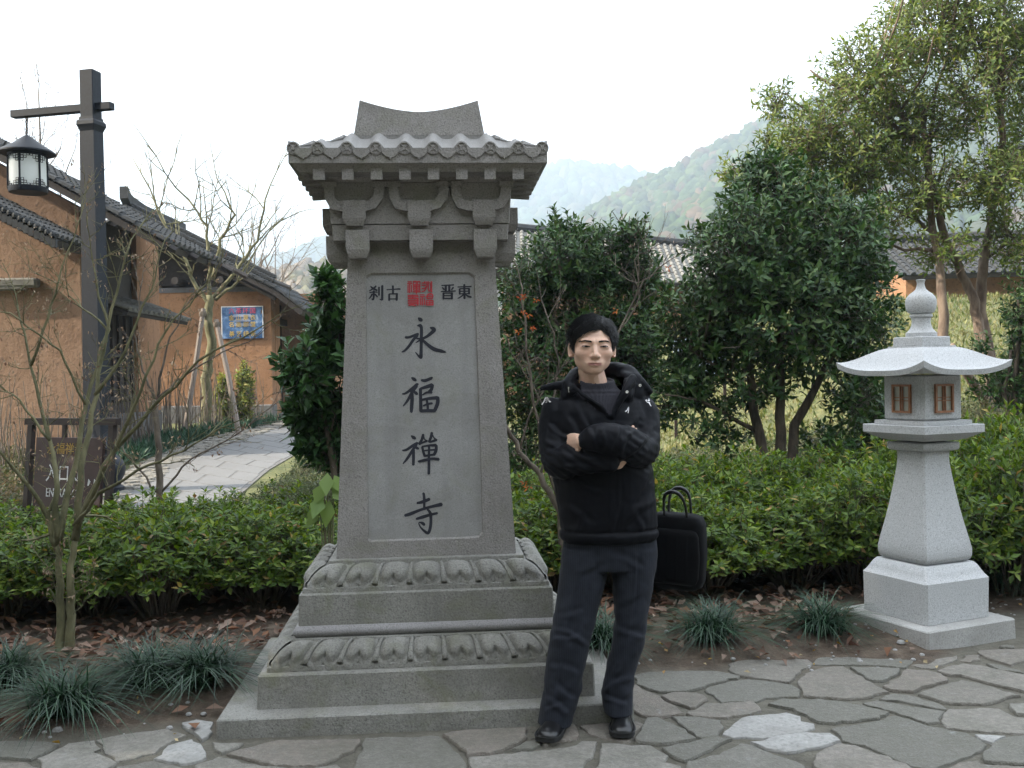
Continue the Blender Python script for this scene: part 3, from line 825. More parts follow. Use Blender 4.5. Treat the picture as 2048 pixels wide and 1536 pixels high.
def lotus(z0, w0, z1, w1, nf, nsd, mat):
    """sloping band carved with bilobed petals; one object per petal"""
    core = MB()
    n = 8; rings = []
    def prof(v):                           # v 0 top .. 1 bottom -> (w, z)
        w = w1 + (w0 - w1) * (v ** 1.0); z = z1 + (z0 - z1) * (v ** 1.9)
        return w, z
    for k in range(n + 1):
        w, z = prof(1 - k / n); rings.append([(-w+.012, -(w-CD)+.012, z-.006), (w-.012, -(w-CD)+.012, z-.006), (w-.012, w-CD-.012, z-.006), (-w+.012, w-CD-.012, z-.006)])
    rings.insert(0, [(x, y, z0 - .012) for x, y, z in rings[0]])
    band = core.build('lotus_band', None, stele) if False else core.loft(rings).build('lotus_band', mat, stele)
    def face_pt(side, s, v):               # s -1..1 along the side
        w, z = prof(v); d = w - CD
        if side == 0: return Vector((s * w, -d, z)), Vector((0, -1, .75)).normalized()
        if side == 1: return Vector((w, s * d, z)), Vector((1, 0, .75)).normalized()
        if side == 2: return Vector((-s * w, d, z)), Vector((0, 1, .75)).normalized()
        return Vector((-w, -s * d, z)), Vector((-1, 0, .75)).normalized()
    for side, cnt in ((0, nf), (1, nsd), (2, nf), (3, nsd)):
        for i in range(cnt):
            c = -1 + (2 * i + 1) / cnt; hw = 1 / cnt * .93
            m = MB(); NU, NV = 18, 16; vs = []
            for b in range(NV + 1):
                v = b / NV
                for a in range(NU + 1):
                    u = -1 + 2 * a / NU
                    wid = .80 + .20 * math.sin(math.pi * min(1, v * 1.05) * .62)
                    ext = .90 + .13 * (1 - (2 * (abs(u) - .5)) ** 2) - .05 * (1 - abs(u)) ** 6
                    p, nr = face_pt(side, c + u * hw * wid, .06 + v * ext * .96)
                    cl = .90 - .045 * (1 - min(1, abs(u) / .40)) ** 2; inner = max(0.0, 1 - (abs(u) / .87) ** 4.0 - (max(0, (.46 - v) / .45)) ** 3.4 - (max(0, (v - .5) / (cl - .5))) ** 4.5) ** .5
                    lip = math.exp(-((v - .965) / .035) ** 2) * .55 + math.exp(-((abs(u) - .9) / .07) ** 2) * .38 * min(1, v * 3)
                    hgt = .032 * inner + .013 * lip
                    vs.append(p + nr * (hgt + .001))
            fs = [(b*(NU+1)+a, b*(NU+1)+a+1, (b+1)*(NU+1)+a+1, (b+1)*(NU+1)+a) for b in range(NV) for a in range(NU)]
            m.add(vs, fs)
            # skirt below the wavy edge
            k0 = NV * (NU + 1); base = [v_ - Vector((0, 0, .016)) for v_ in vs[k0:]]
            kk = len(m.v); m.v += [tuple(x) for x in base]
            for a in range(NU): m.f.append((k0 + a, k0 + a + 1, kk + a + 1, kk + a)); m.m.append(0)
            m.build('lotus_petal', mat, band, smooth=True)
        for i in range(cnt + 1):           # fluted ribs between petals
            c = -1 + 2 * i / cnt
            if abs(c) > .999: continue
            m = MB()
            for off in (-.5, 0, .5):
                pts = []; rr = []
                for b in range(7):
                    v = .05 + b / 6 * .93
                    p, nr = face_pt(side, c + off * .13 / cnt * (.6 + .9 * v), v)
                    pts.append(p + nr * (.004 + .006 * v)); rr.append((.0035 + .0045 * v) * (1.25 if off == 0 else .9))
                m.tube(pts, rr, 5)
            m.build('petal_rib', mat, band, smooth=True)
lotus(.246, .695, .330, .600, 9, 7, STONE_B)
tier('fillet', .326, .606, .340, .603, STONE_B, .003)
torus_mould('torus_moulding', .340, .390, .583, .017, mat_granite('purple_granite', .27, (1.02, .975, .97), speck=.45, bumpy=.6, fine=150))
tier('die_block', .390, .577, .532, .573, STONE_B, .007)
tier('fillet', .532, .560, .556, .558, STONE_B, .004)
lotus(.556, .552, .640, .462, 7, 5, STONE_B)
tier('fillet', .634, .456, .658, .452, STONE_B, .003)

# shaft: front face with a shallow recessed panel
ZB, ZT, WB, WT = .658, 2.20, .419, .340
def shaft_w(z): return WB + (WT - WB) * (z - ZB) / (ZT - ZB)
CDS = .19
FRONT_P = SM @ Vector((0, -(shaft_w(ZB) - CDS), ZB))
FRONT_Q = SM @ Vector((0, -(shaft_w(ZT) - CDS), ZT))
ax_x = (SM.to_3x3() @ Vector((1, 0, 0))); ax_up = (FRONT_Q - FRONT_P).normalized()
f_n = ax_x.cross(ax_up).normalized()       # points to the viewer
if f_n.y > 0: f_n = -f_n
def on_shaft(px, py, off=0.0):
    o = Vector((0, 0, CAM_H)); d = ray(px, py)
    t = (FRONT_P - o).dot(f_n) / d.dot(f_n)
    return SMI @ (o + d * t + f_n * off)
REC = 0.012
pan = [on_shaft(*p) for p in [(731,553),(741,546),(938,544),(949,552),(955,700),(962,900),(966,1066),(958,1075),(937,1077),(740,1084),(736,1080),(734,900),(732,700)]]
m = MB()
zs = [ZB, ZT]
fl = Vector((-shaft_w(ZB), -(shaft_w(ZB)-CDS), ZB)); fr = Vector((shaft_w(ZB), -(shaft_w(ZB)-CDS), ZB))
tl = Vector((-shaft_w(ZT), -(shaft_w(ZT)-CDS), ZT)); tr = Vector((shaft_w(ZT), -(shaft_w(ZT)-CDS), ZT))
n_l = (SMI.to_3x3() @ f_n)
bm = bmesh.new()
outer = [fl, fr, tr, tl]
inner = [p for p in pan]
# frame around the panel: triangulate annulus with a fill
ov = [bm.verts.new(p) for p in outer]; iv = [bm.verts.new(p) for p in inner]
oe = [bm.edges.new((ov[i], ov[(i+1) % 4])) for i in range(4)]
ie = [bm.edges.new((iv[i], iv[(i+1) % len(iv)])) for i in range(len(iv))]
bmesh.ops.triangle_fill(bm, use_beauty=True, edges=oe + ie)
cen = sum(inner, Vector()) / len(inner)
for f in [f for f in bm.faces if all(v in iv for v in f.verts)]: bm.faces.remove(f)
rv = [bm.verts.new(cen + (p - cen) * .985 - n_l * REC) for p in inner]
for i in range(len(iv)):
    j = (i + 1) % len(iv); bm.faces.new((iv[i], iv[j], rv[j], rv[i]))
bk = [Vector((p.x, -p.y, p.z)) for p in outer]; bv = [bm.verts.new(p) for p in bk]
for i in range(4):
    j = (i + 1) % 4; bm.faces.new((ov[i], ov[j], bv[j], bv[i]))
bm.faces.new(bv)
bmesh.ops.recalc_face_normals(bm, faces=bm.faces)
me = bpy.data.meshes.new('shaft'); bm.to_mesh(me); bm.free(); me.materials.append(STONE)
link(bpy.data.objects.new('shaft', me), stele)
m = MB(); m.add([cen + (p - cen) * .992 - n_l * (REC - .0006) for p in inner], [tuple(range(len(inner)))])
panel = m.build('inscription_panel', STONE_P, stele)

def strokes(name, S, conv, mat, parent, lift=.0016, step=.00012, wscale=1.0):
    m = MB(); base = REC
    for i, st in enumerate(S):
        pts = [(Vector(conv(p[0], p[1])), p[2]) for p in st]
        # smooth (Catmull-Rom) subdivision
        fine = []
        for k in range(len(pts) - 1):
            p0, p1, p2, p3 = pts[max(k-1, 0)], pts[k], pts[k+1], pts[min(k+2, len(pts)-1)]
            for j in range(5):
                t = j / 5
                a = .5 * (2*p1[0] + (p2[0]-p0[0])*t + (2*p0[0]-5*p1[0]+4*p2[0]-p3[0])*t*t + (3*p1[0]-p0[0]-3*p2[0]+p3[0])*t**3)
                fine.append((a, p1[1] + (p2[1]-p1[1]) * t))
        fine.append(pts[-1])
        Lv, Rv = [], []
        for k, (p, w) in enumerate(fine):
            t = fine[min(k+1, len(fine)-1)][0] - fine[max(k-1, 0)][0]
            if t.length < 1e-9: t = Vector((1, 0))
            t.normalize(); nn = Vector((-t.y, t.x))
            w *= wscale; Lv.append(p + nn * w * .5); Rv.append(p - nn * w * .5)
        # rounded ends
        t0 = (fine[1][0] - fine[0][0]).normalized(); t1 = (fine[-1][0] - fine[-2][0]).normalized()
        poly = [fine[0][0] - t0 * fine[0][1] * .4] + Lv + [fine[-1][0] + t1 * fine[-1][1] * .4] + Rv[::-1]
        off = -base + lift + i * step
        n = len(Lv)
        V3 = [on_shaft(p.x, p.y, off) for p in poly]
        k0 = len(m.v); m.v += [tuple(v) for v in V3]
        idx = list(range(len(poly)))
        l = idx[1:1+n]; r = idx[2+n:][::-1]
        fs = [(idx[0], l[0], r[0]), (l[-1], idx[1+n], r[-1])] + [(l[k], l[k+1], r[k+1], r[k]) for k in range(n-1)]
        m.f += [tuple(x + k0 for x in f) for f in fs]; m.m += [0] * len(fs)
    return m.build(name, mat, parent)
Q1 = lambda u, v: (780 + u * .15625, 610 + v * .15625)
Q2 = lambda u, v: (780 + u * .15625, 850 + v * .15625)
k_ = 1 / 6.4
def sw(S): return [[(u, v, w * k_) for u, v, w in st] for st in S]
YONG = sw([[(362,162,16),(385,182,46),(406,196,34)],
 [(350,262,12),(385,262,40),(402,300,34),(400,440,36),(398,560,34),(396,640,40),(396,672,30),(370,655,24),(325,602,10)],
 [(198,412,30),(250,408,26),(345,375,34),(362,374,26)], [(352,385,34),(300,440,32),(245,520,30),(190,580,26),(150,600,12)],
 [(512,286,12),(550,300,44),(560,325,44),(480,395,32),(410,432,26),(330,480,10)], [(340,425,20),(410,432,26)], [(410,440,26),(500,520,38),(570,565,44),(660,588,36),(716,602,10)]])
FU = sw([[(275,928,16),(305,948,40),(332,966,26)], [(155,1136,14),(200,1128,26),(290,1065,36),(345,1020,40),(355,1022,20)], [(340,1035,36),(280,1120,34),(225,1220,30),(168,1294,12)],
 [(278,1110,36),(282,1200,40),(275,1320,40),(272,1372,28)], [(290,1095,20),(330,1125,36),(348,1142,26)],
 [(402,960,26),(450,966,36),(530,936,32),(540,936,18)], [(388,1070,34),(392,1200,36),(394,1300,38),(394,1360,36)], [(390,1070,26),(470,1045,38),(540,1022,44)], [(545,1020,34),(530,1080,36),(500,1110,36)], [(415,1150,14),(470,1120,26),(535,1118,30)],
 [(400,1215,24),(500,1195,32),(600,1188,40),(622,1195,30)], [(612,1190,38),(608,1260,42),(575,1345,40)], [(394,1355,34),(480,1352,36),(580,1352,34)], [(425,1290,18),(490,1265,26),(540,1258,24)], [(470,1210,26),(482,1290,28),(484,1345,28)]])
CHAN = sw([[(272,138,16),(300,160,40),(326,176,24)], [(158,326,16),(210,318,28),(290,265,32),(345,236,34),(352,240,18)], [(340,245,30),(275,345,32),(220,430,30),(166,496,12)],
 [(300,320,32),(300,420,34),(298,512,30)], [(305,265,20),(340,292,32),(365,304,22)],
 [(425,122,30),(405,190,30),(375,245,34)], [(370,250,16),(420,225,22),(470,205,26),(462,198,14)], [(430,150,20),(440,180,14),(466,200,14)],
 [(536,98,30),(522,160,30),(500,215,30)], [(505,222,16),(555,205,28),(596,190,30)], [(545,130,18),(560,160,14),(592,188,20)],
 [(412,280,26),(425,340,28),(445,400,30)], [(410,278,20),(500,262,24),(590,260,34)], [(592,262,32),(588,330,36),(560,385,32)], [(430,330,14),(500,322,20),(570,318,20)], [(440,398,24),(500,388,24),(560,380,26)],
 [(362,468,22),(430,455,34),(540,432,28),(625,440,34)], [(500,268,24),(498,400,28),(498,520,32),(496,625,30)]])
SI = sw([[(428,874,28),(438,940,30),(438,1060,26)], [(345,1002,22),(420,985,38),(505,950,34)], [(190,1160,30),(260,1140,38),(400,1085,30),(540,1045,32),(660,1018,44)],
 [(336,1205,24),(420,1180,38),(520,1150,30),(606,1130,26)], [(478,1080,20),(515,1130,34),(524,1230,32),(512,1330,34),(486,1385,34),(440,1360,28),(390,1310,16),(368,1260,12),(385,1245,14)], [(385,1248,16),(420,1262,34),(440,1282,30)]])
for ch, cv in ((YONG, Q1), (FU, Q1), (CHAN, Q2), (SI, Q2)):
    strokes('carved_character', ch, cv, INK, panel, wscale=1.16)
Q3 = lambda u, v: (720 + u * .1172, 545 + v * .1172)
h_, v_ = 2.1, 4.0          # thin horizontals, thick verticals
def T(S): return S
CHA = [[(178,232,2),(225,270,4),(290,300,3)],[(270,225,3),(235,262,3.4),(155,310,1.6)],[(160,338,2),(230,328,2.4),(296,330,2)],[(232,310,3.6),(232,400,3.6),(222,455,3.4),(195,445,1.6)],[(205,362,3),(180,410,2.6),(148,442,1.4)],[(255,365,2.6),(275,390,3),(296,412,2.4)],[(322,245,3.2),(322,385,3)],[(378,220,4),(376,440,4.2),(370,462,3),(335,450,1.6)]]
GU = [[(455,288,1.8),(560,282,2),(668,276,3)],[(655,268,2),(683,280,3)],[(560,222,3.4),(562,360,3.6)],[(496,365,3.4),(496,472,3.4)],[(496,362,2.2),(630,358,2.4)],[(628,355,4),(624,468,4)],[(496,448,2),(624,446,2)]]
JIN = [[(1392,215,2),(1580,208,2.4),(1598,206,3)],[(1464,215,4),(1464,318,4)],[(1524,210,4),(1524,315,4)],[(1405,250,2),(1435,285,3.4)],[(1592,250,3.4),(1560,292,2)],[(1382,322,2),(1600,312,2.2),(1625,310,3)],[(1424,345,3.4),(1424,448,3.4)],[(1424,348,2),(1572,345,2.2)],[(1568,342,4),(1568,444,4)],[(1426,392,2),(1566,390,2)],[(1426,438,2.2),(1566,436,2.2)]]
DONG = [[(1668,242,2),(1880,234,2.4),(1900,232,3)],[(1780,200,3.6),(1784,440,4)],[(1700,275,3.2),(1702,365,3.2)],[(1700,272,2),(1866,268,2.4)],[(1862,268,3.6),(1862,362,3.6)],[(1704,316,2),(1860,313,2)],[(1704,360,2),(1860,356,2)],[(1770,368,2.4),(1720,410,2.2),(1668,436,1.4)],[(1796,366,2),(1850,402,3.4),(1900,415,3)]]
for ch in (CHA, GU, JIN, DONG):
    strokes('carved_character', ch, Q3, INK, panel, wscale=1.15)
def H(y, x0, x1, w=2.1): return [(x0, y, w), (x1, y, w)]
def Vv(x, y0, y1, w=2.1): return [(x, y0, w), (x, y1, w)]
SEAL = [H(155,815,880),H(185,808,885),Vv(845,190,345,2.0),Vv(818,210,340,1.8),Vv(875,210,330,1.8),
 H(150,905,965,2.4),H(150,975,1025,2.0),Vv(912,150,205,1.6),Vv(958,150,205,1.6),Vv(982,150,205,1.6),Vv(1022,150,205,1.6),H(205,905,1025,2.0),H(232,905,1025,1.8),H(262,905,1025,1.8),H(296,905,1025,1.8),Vv(912,212,296,1.8),Vv(1020,212,296,1.8),Vv(964,212,355,2.2),H(325,900,1030,2.0),
 H(175,1055,1120,1.9),[(1095,165,2),(1110,150,2)],H(215,1055,1120,1.9),[(1055,270,1.9),(1110,262,1.9),(1125,235,1.9)],[(1055,318,2),(1095,310,2),(1135,250,2)],Vv(1140,150,240,1.9),[(1165,150,2),(1165,260,2),(1180,320,2)],Vv(1220,150,330,2.4),[(1190,160,1.6),(1205,230,1.6),(1195,320,1.6)],
 H(385,815,990,2.0),Vv(900,375,440,2.2),H(410,815,995,1.9),H(440,820,1000,1.9),H(472,820,1000,1.9),H(500,820,1000,1.9),H(525,820,1000,1.9),Vv(985,440,560,2.2),[(830,558,2.2),(890,548,2.2),(950,562,2.4)],
 H(378,1020,1100,1.9),H(408,1025,1105,1.9),Vv(1062,408,555,2.0),Vv(1030,440,550,1.8),Vv(1098,440,550,1.8),
 [(1130,420,2),(1160,372,2.2),(1200,362,2.4),(1235,375,2.2),(1245,420,2)],H(405,1140,1240,1.8),H(440,1140,1240,1.8),Vv(1145,405,440,1.8),Vv(1235,405,440,1.8),H(478,1125,1248,2.0),H(550,1130,1250,2.2),Vv(1132,478,550,2),Vv(1245,478,550,2.2),H(514,1132,1245,1.8),Vv(1190,478,550,2)]
strokes('carved_seal', SEAL, Q3, RED, panel, wscale=1.22)

# bracket zone under the roof
U = .00237                                   # metres per pixel at this depth
bx0 = lambda px: (px - 837.5) * U
FZ = lambda py: CAM_H + (752.5 - py) * U      # height of a pixel row on the bracket plane
YF = -(shaft_w(ZT) - CDS)                    # shaft front plane at top
tier('bracket_beam', FZ(483), .408, FZ(452), .412, STONE, .004, cd=.185)
tier('frieze', FZ(452) + .002, .416, FZ(371), .428, STONE, .004, cd=.185)
def dou(cx, z0, z1, w, yf, parent=stele, side=0):
    m = MB(); hgt = z1 - z0; tp = hgt * .30
    def r(z, a, y0): return [(cx-a, y0, z), (cx+a, y0, z), (cx+a, yf+.16, z), (cx-a, yf+.16, z)]
    rr = [r(z0, w*.36, yf+.012), r(z0+tp*.55, w*.44, yf+.004), r(z0+tp, w*.5, yf), r(z1, w*.5, yf)]
    if side:
        rr = [[(side * (-y), x, z) for x, y, z in q] for q in rr]
    m.loft(rr); return m.build('bracket_block', STONE, parent)
for px in (714, 838, 964): dou(bx0(px), FZ(518), FZ(464), .108, -.252)
for px in (709, 835, 962): dou(bx0(px), FZ(456), FZ(407), .106, -.266)
for sd in (-1, 1):
    for cy in (-.09, .11):
        dou(cy, FZ(522), FZ(470), .118, -.448, side=sd)
        dou(cy, FZ(462), FZ(415), .116, -.462, side=sd)
q1 = lambda u, v: (540 + u * .293, 170 + v * .293)
def arm(pts, w, y0, y1):
    m = MB(); P = [Vector((bx0(q1(u, v)[0]), FZ(q1(u, v)[1]))) for u, v in pts]
    L_, R_ = [], []
    for k, p in enumerate(P):
        t = (P[min(k+1, len(P)-1)] - P[max(k-1, 0)]).normalized(); nn = Vector((-t.y, t.x))
        L_.append(p + nn * w / 2); R_.append(p - nn * w / 2)
    rings = [[(L_[k].x, y0, L_[k].y), (L_[k].x, y1, L_[k].y), (R_[k].x, y1, R_[k].y), (R_[k].x, y0, R_[k].y)] for k in range(len(P))]
    m.loft(rings)
    for e in (P[0], P[-1]):
        m.box((e.x - .034, y0 - .003, e.y - .012), (e.x + .034, y1, e.y + .014))
    m.build('bracket_arm', STONE, stele)
for off in (0, 428, 845):
    arm([(414+off*.99, 705), (417+off, 790), (440+off, 835), (490+off, 848), (650+off, 848), (700+off, 835), (738+off, 785), (748+off, 705)], .046, -.262, -.235)
# soffit, rafters, eave
ZE0, ZE1 = 2.462, 2.512
m = MB()
soff = [(FZ(371), .428, .243), (FZ(371)+.022, .452, .262), (ZE0 - .03, .540, .340), (ZE0, .565, .362)]
m.loft([[(-a,-b,z),(a,-b,z),(a,b,z),(-a,b,z)] for z, a, b in soff]); m.build('soffit', STONE, stele)
for i in range(8):
    cx = -.452 + i * .129
    m = MB(); m.loft([[(cx-.024, -.25, FZ(371)+.015), (cx+.024, -.25, FZ(371)+.015), (cx+.024, -.25, ZE0+.004), (cx-.024, -.25, ZE0+.004)],
                      [(cx-.026, -.352, ZE0-.066), (cx+.026, -.352, ZE0-.066), (cx+.026, -.352, ZE0+.004), (cx-.026, -.352, ZE0+.004)]]); m.build('rafter', STONE, stele)
for sd in (-1, 1):
    for i in range(5):
        cy = -.258 + i * .129
        m = MB(); m.loft([[(sd*.43, cy-.024, FZ(371)+.015), (sd*.43, cy+.024, FZ(371)+.015), (sd*.43, cy+.024, ZE0+.004), (sd*.43, cy-.024, ZE0+.004)],
                      [(sd*.555, cy-.026, ZE0-.05), (sd*.555, cy+.026, ZE0-.05), (sd*.555, cy+.026, ZE0+.004), (sd*.555, cy-.026, ZE0+.004)]]); m.build('rafter', STONE, stele)
# roof body with wavy tile surface (front, back and sides share one sheet)
EW, ED, RW, RD, ZR = .583, .378, .335, .10, 2.645
ROOFS = mat_granite('stele_roof_granite', 0.25, (1.03, .99, .95), speck=.3, bumpy=.45, fine=170, stain=.25)
m = MB()
m.loft([[(-a,-b,z),(a,-b,z),(a,b,z),(-a,b,z)] for z, a, b in ((ZE0, .575, .370), (ZE0+.004, EW, ED), (2.528, EW, ED), (2.528+.006, EW-.01, ED-.01))])
m.build('eave_fascia', STONE, stele)
def slope_sheet(side):
    mm = MB(); n = 90 if side % 2 == 0 else 56; k = 10; vs = []
    for b in range(k + 1):
        t = b / k
        z = 2.535 + (ZR - 2.535) * (t ** 1.25)
        w = EW + (RW - EW) * t; d = ED + (RD - ED) * t
        for a in range(n + 1):
            s = -1 + 2 * a / n
            full = EW if side % 2 == 0 else ED
            x = s * full
            ph = (x / .129 + .5 if side % 2 == 0 else x / .126) 
            c = math.cos(2 * math.pi * ph)
            rib = max(0.0, c) ** .7 * .030 + min(0.0, c) * .008
            lim = w if side % 2 == 0 else d
            xx = max(-lim, min(lim, x))
            fade = 1.0 if abs(x) <= lim else 0.25
            zz = z + rib * fade * (1 - .25 * t)
            if side == 0: vs.append((xx, -d, zz))
            elif side == 2: vs.append((-xx, d, zz))
            elif side == 1: vs.append((w, xx, zz))
            else: vs.append((-w, -xx, zz))
    fs = [(b*(n+1)+a, b*(n+1)+a+1, (b+1)*(n+1)+a+1, (b+1)*(n+1)+a) for b in range(k) for a in range(n)]
    mm.add(vs, fs)
    # drop to the fascia at the eave
    kk = len(mm.v); mm.v += [(x, y, 2.515) for x, y, z in mm.v[:n+1]]
    for a in range(n): mm.f.append((a, a+1, kk+a+1, kk+a)); mm.m.append(0)
    return mm
for sd in range(4): slope_sheet(sd).build('roof_slope', ROOFS, stele, smooth='auto')
m = MB(); m.box((-RW-.004, -RD-.004, 2.56), (RW+.004, RD+.004, ZR+.012)); m.build('roof_core', ROOFS, stele)
def disc(p, nrm_axis, parent):
    mm = MB(); n = 16
    def pt(r, a, off):
        u, v = r * math.cos(a), r * math.sin(a)
        return (p[0] + u, p[1] - off, p[2] + v) if nrm_axis == 0 else (p[0] + nrm_axis * off, p[1] + u, p[2] + v)
    prof = [(.030, -.02), (.030, .006), (.024, .008), (.0225, .003), (.012, .003), (.010, .006), (.002, .006)]
    mm.loft([[pt(r, 2*math.pi*k/n, o) for k in range(n)] for r, o in prof])
    for k in range(4):                      # coin-like four-point relief
        a = math.pi/4 + k * math.pi/2
        c0 = pt(.006, a, .006); c1 = pt(.023, a, .006)
        mm.tube([c0, c1], .0022, 4)
    mm.build('tile_end_disc', STONE, parent, smooth='auto')
for i in range(10):
    x = -.5805 + i * .129
    x = max(-.560, min(.560, x))
    disc((x, -ED, 2.532), 0, stele)
for sd in (-1, 1):
    for i in range(1, 6): disc((sd * EW, -.378 + i * .126, 2.532), sd, stele)
for i in range(9):                          # pointed drip tiles between the discs
    x = -.516 + i * .129
    m = MB(); poly = [(x-.036, 2.532), (x+.036, 2.532), (x+.038, 2.512), (x+.020, 2.494), (x+.004, 2.488), (x, 2.478), (x-.004, 2.488), (x-.020, 2.494), (x-.038, 2.512)]
    m.prism(poly, -ED - .009, -ED + .004); m.build('drip_tile', STONE, stele)
m = MB(); rows = []
for k in range(25):                         # ridge block with a swept concave top
    s = -1 + 2 * k / 24
    zt = 2.772 + .056 * abs(s) ** 1.7
    xb, xt = s * .312, s * .283
    th0, th1 = .105, .088
    rows.append([(xb, -th0, ZR + .010), (xt, -th1, zt), (xt, th1, zt), (xb, th0, ZR + .010)])
m.loft(rows); m.build('ridge_cap', STONE, stele)

# ================================================================== STONE LANTERN
LR = R(24)
lan = empty('stone_lantern', (2.337, 5.70, 0), LR)
tag(lan, 'pale granite lantern with curved roof, onion finial and wooden lattice windows', 'stone lantern')
def sq(prof, name, mat=LANT, parent=lan, bev=.006, smooth=False, seg=1):
    m = MB(); rr = []
    for z, a in prof:
        k = min(bev, a * .4)
        rr.append([(-a+k,-a,z),(a-k,-a,z),(a,-a+k,z),(a,a-k,z),(a-k,a,z),(-a+k,a,z),(-a,a-k,z),(-a,-a+k,z)])
    m.loft(rr); return m.build(name, mat, parent, smooth=smooth)
sq([(-.06, .335), (.095, .33), (.102, .323)], 'base_slab', mat_granite('lantern_base', .40, (1, .98, .94), speck=.4, stain=.6, fine=140, bumpy=.6), bev=.012)
sq([(.104, .237), (.325, .240), (.330, .236), (.340, .228), (.365, .214), (.392, .200), (.408, .186)], 'base_block', bev=.012, smooth='auto')
sq([(.412, .160), (.425, .174), (.445, .180), (.480, .181), (.53, .172), (.62, .154), (.72, .136), (.82, .121), (.90, .110), (.96, .103), (1.00, .101), (1.028, .104)], 'post', bev=.010, smooth='auto')
sq([(1.03, .112), (1.036, .132), (1.045, .138), (1.075, .138), (1.08, .132)], 'collar', smooth='auto')
sq([(1.086, .10), (1.09, .135), (1.10, .165), (1.118, .196), (1.135, .226), (1.137, .230), (1.178, .230), (1.181, .227)], 'platform', smooth='auto')
sq([(1.182, .186), (1.204, .184)], 'step')
# light box with windows on each face
m = MB(); hw = .150; z0, z1_ = 1.206, 1.462; k = .016; wz0, wz1, ww = 1.248, 1.408, .068
rr = []
for z, a in ((z0, hw-.008), (z0+.01, hw), (z1_-.01, hw), (z1_, hw-.01)):
    rr.append([(-a+k,-a,z),(a-k,-a,z),(a,-a+k,z),(a,a-k,z),(a-k,a,z),(-a+k,a,z),(-a,a-k,z),(-a,-a+k,z)])
m.loft(rr); lb = m.build('light_box', LANT, lan, smooth='auto')
WOODW = mat_plain('window_wood', (.30, .135, .065), .6, var=.2, scale=40); PAPER = mat_plain('frosted_pane', (.36, .36, .31), .35, var=.06, scale=60)
for f in range(4):
    Mz = Matrix.Rotation(f * math.pi / 2, 4, 'Z')
    fo = .012 if f in (0, 1, 2, 3) else 0
    w_ = MB()
    y0 = -hw - .014
    for lo, hi in (((-ww, y0, wz0), (-ww+.012, y0+.02, wz1)), ((ww-.012, y0, wz0), (ww, y0+.02, wz1)), ((-ww+.012, y0, wz0), (ww-.012, y0+.02, wz0+.012)), ((-ww+.012, y0, wz1-.012), (ww-.012, y0+.02, wz1))):
        w_.box(lo, hi, Mz)
    wf = w_.build('window_frame', WOODW, lb)
    p_ = MB(); p_.box((-ww+.012, y0+.012, wz0+.012), (ww-.012, y0+.016, wz1-.012), Mz); p_.build('pane', PAPER, wf)
    for x in (-.008, .008):
        b_ = MB(); b_.box((x-.0028, y0+.003, wz0+.012), (x+.0028, y0+.0118, wz1-.012), Mz); b_.build('glazing_bar', WOODW, wf)
    for z in (wz0+.068, wz0+.086):
        b_ = MB(); b_.box((-ww+.012, y0+.0045, z-.0024), (ww-.012, y0+.0119, z+.0024), Mz); b_.build('glazing_bar', WOODW, wf)
# curved roof
m = MB(); NS = 16; NT = 12
def roof_pt(f, s, t, under=False):
    """f face 0..3, s -1..1 along the eave, t 0 eave .. 1 top"""
    a = .318 + (.128 - .318) * t
    lift = .052 * abs(s) ** 3.2 * (1 - t) ** 1.5
    z = 1.487 + .128 * (t ** 1.0 * .35 + .65 * (3*t*t - 2*t**3)) + lift
    if under:
        z = 1.458 + lift * .85 + .008 * t
        a = .312 - .22 * t
    p = Vector((s * a * (1 + .035 * (1 - t) * abs(s) ** 3), -a * (1 + .035 * (1 - t) * abs(s) ** 3), z))
    return Matrix.Rotation(f * math.pi / 2, 4, 'Z') @ p
for f in range(4):
    vs = [roof_pt(f, -1 + 2*a/NS, b/NT) for b in range(NT+1) for a in range(NS+1)]
    fs = [(b*(NS+1)+a, b*(NS+1)+a+1, (b+1)*(NS+1)+a+1, (b+1)*(NS+1)+a) for b in range(NT) for a in range(NS)]
    m.add(vs, fs)
    vu = [roof_pt(f, -1 + 2*a/NS, b/4, True) for b in range(5) for a in range(NS+1)]
    m.add(vu, [(b*(NS+1)+a, (b+1)*(NS+1)+a, (b+1)*(NS+1)+a+1, b*(NS+1)+a+1) for b in range(4) for a in range(NS)])
    m.add([roof_pt(f, -1 + 2*a/NS, 0) for a in range(NS+1)] + [roof_pt(f, -1 + 2*a/NS, 0, True) for a in range(NS+1)], [(a, NS+1+a, NS+2+a, a+1) for a in range(NS)])
m.add([roof_pt(f, -1, 1) for f in range(4)], [(0, 1, 2, 3)])
m.build('lantern_roof', LANT, lan, smooth='auto')
sq([(1.612, .132), (1.624, .130)], 'roof_step'); sq([(1.626, .110), (1.672, .108), (1.676, .104)], 'roof_block')
m = MB(); m.lathe([(.084, 1.678), (.084, 1.698), (.078, 1.703), (.062, 1.720), (.053, 1.742), (.050, 1.765), (.054, 1.783)], 32); m.build('finial_neck', LANT, lan, smooth='auto')
m = MB(); m.lathe([(.052, 1.784), (.060, 1.788), (.062, 1.796), (.060, 1.804), (.05, 1.808)], 32); m.build('finial_ring', LANT, lan, smooth=True)
m = MB(); m.lathe([(.058, 1.809), (.070, 1.816), (.080, 1.835), (.084, 1.862), (.083, 1.885), (.076, 1.903), (.060, 1.921), (.040, 1.935), (.028, 1.948), (.022, 1.965), (.020, 1.98), (.022, 1.99), (.027, 2.0), (.024, 2.002)], 32); m.build('finial_bulb', LANT, lan, smooth='auto')

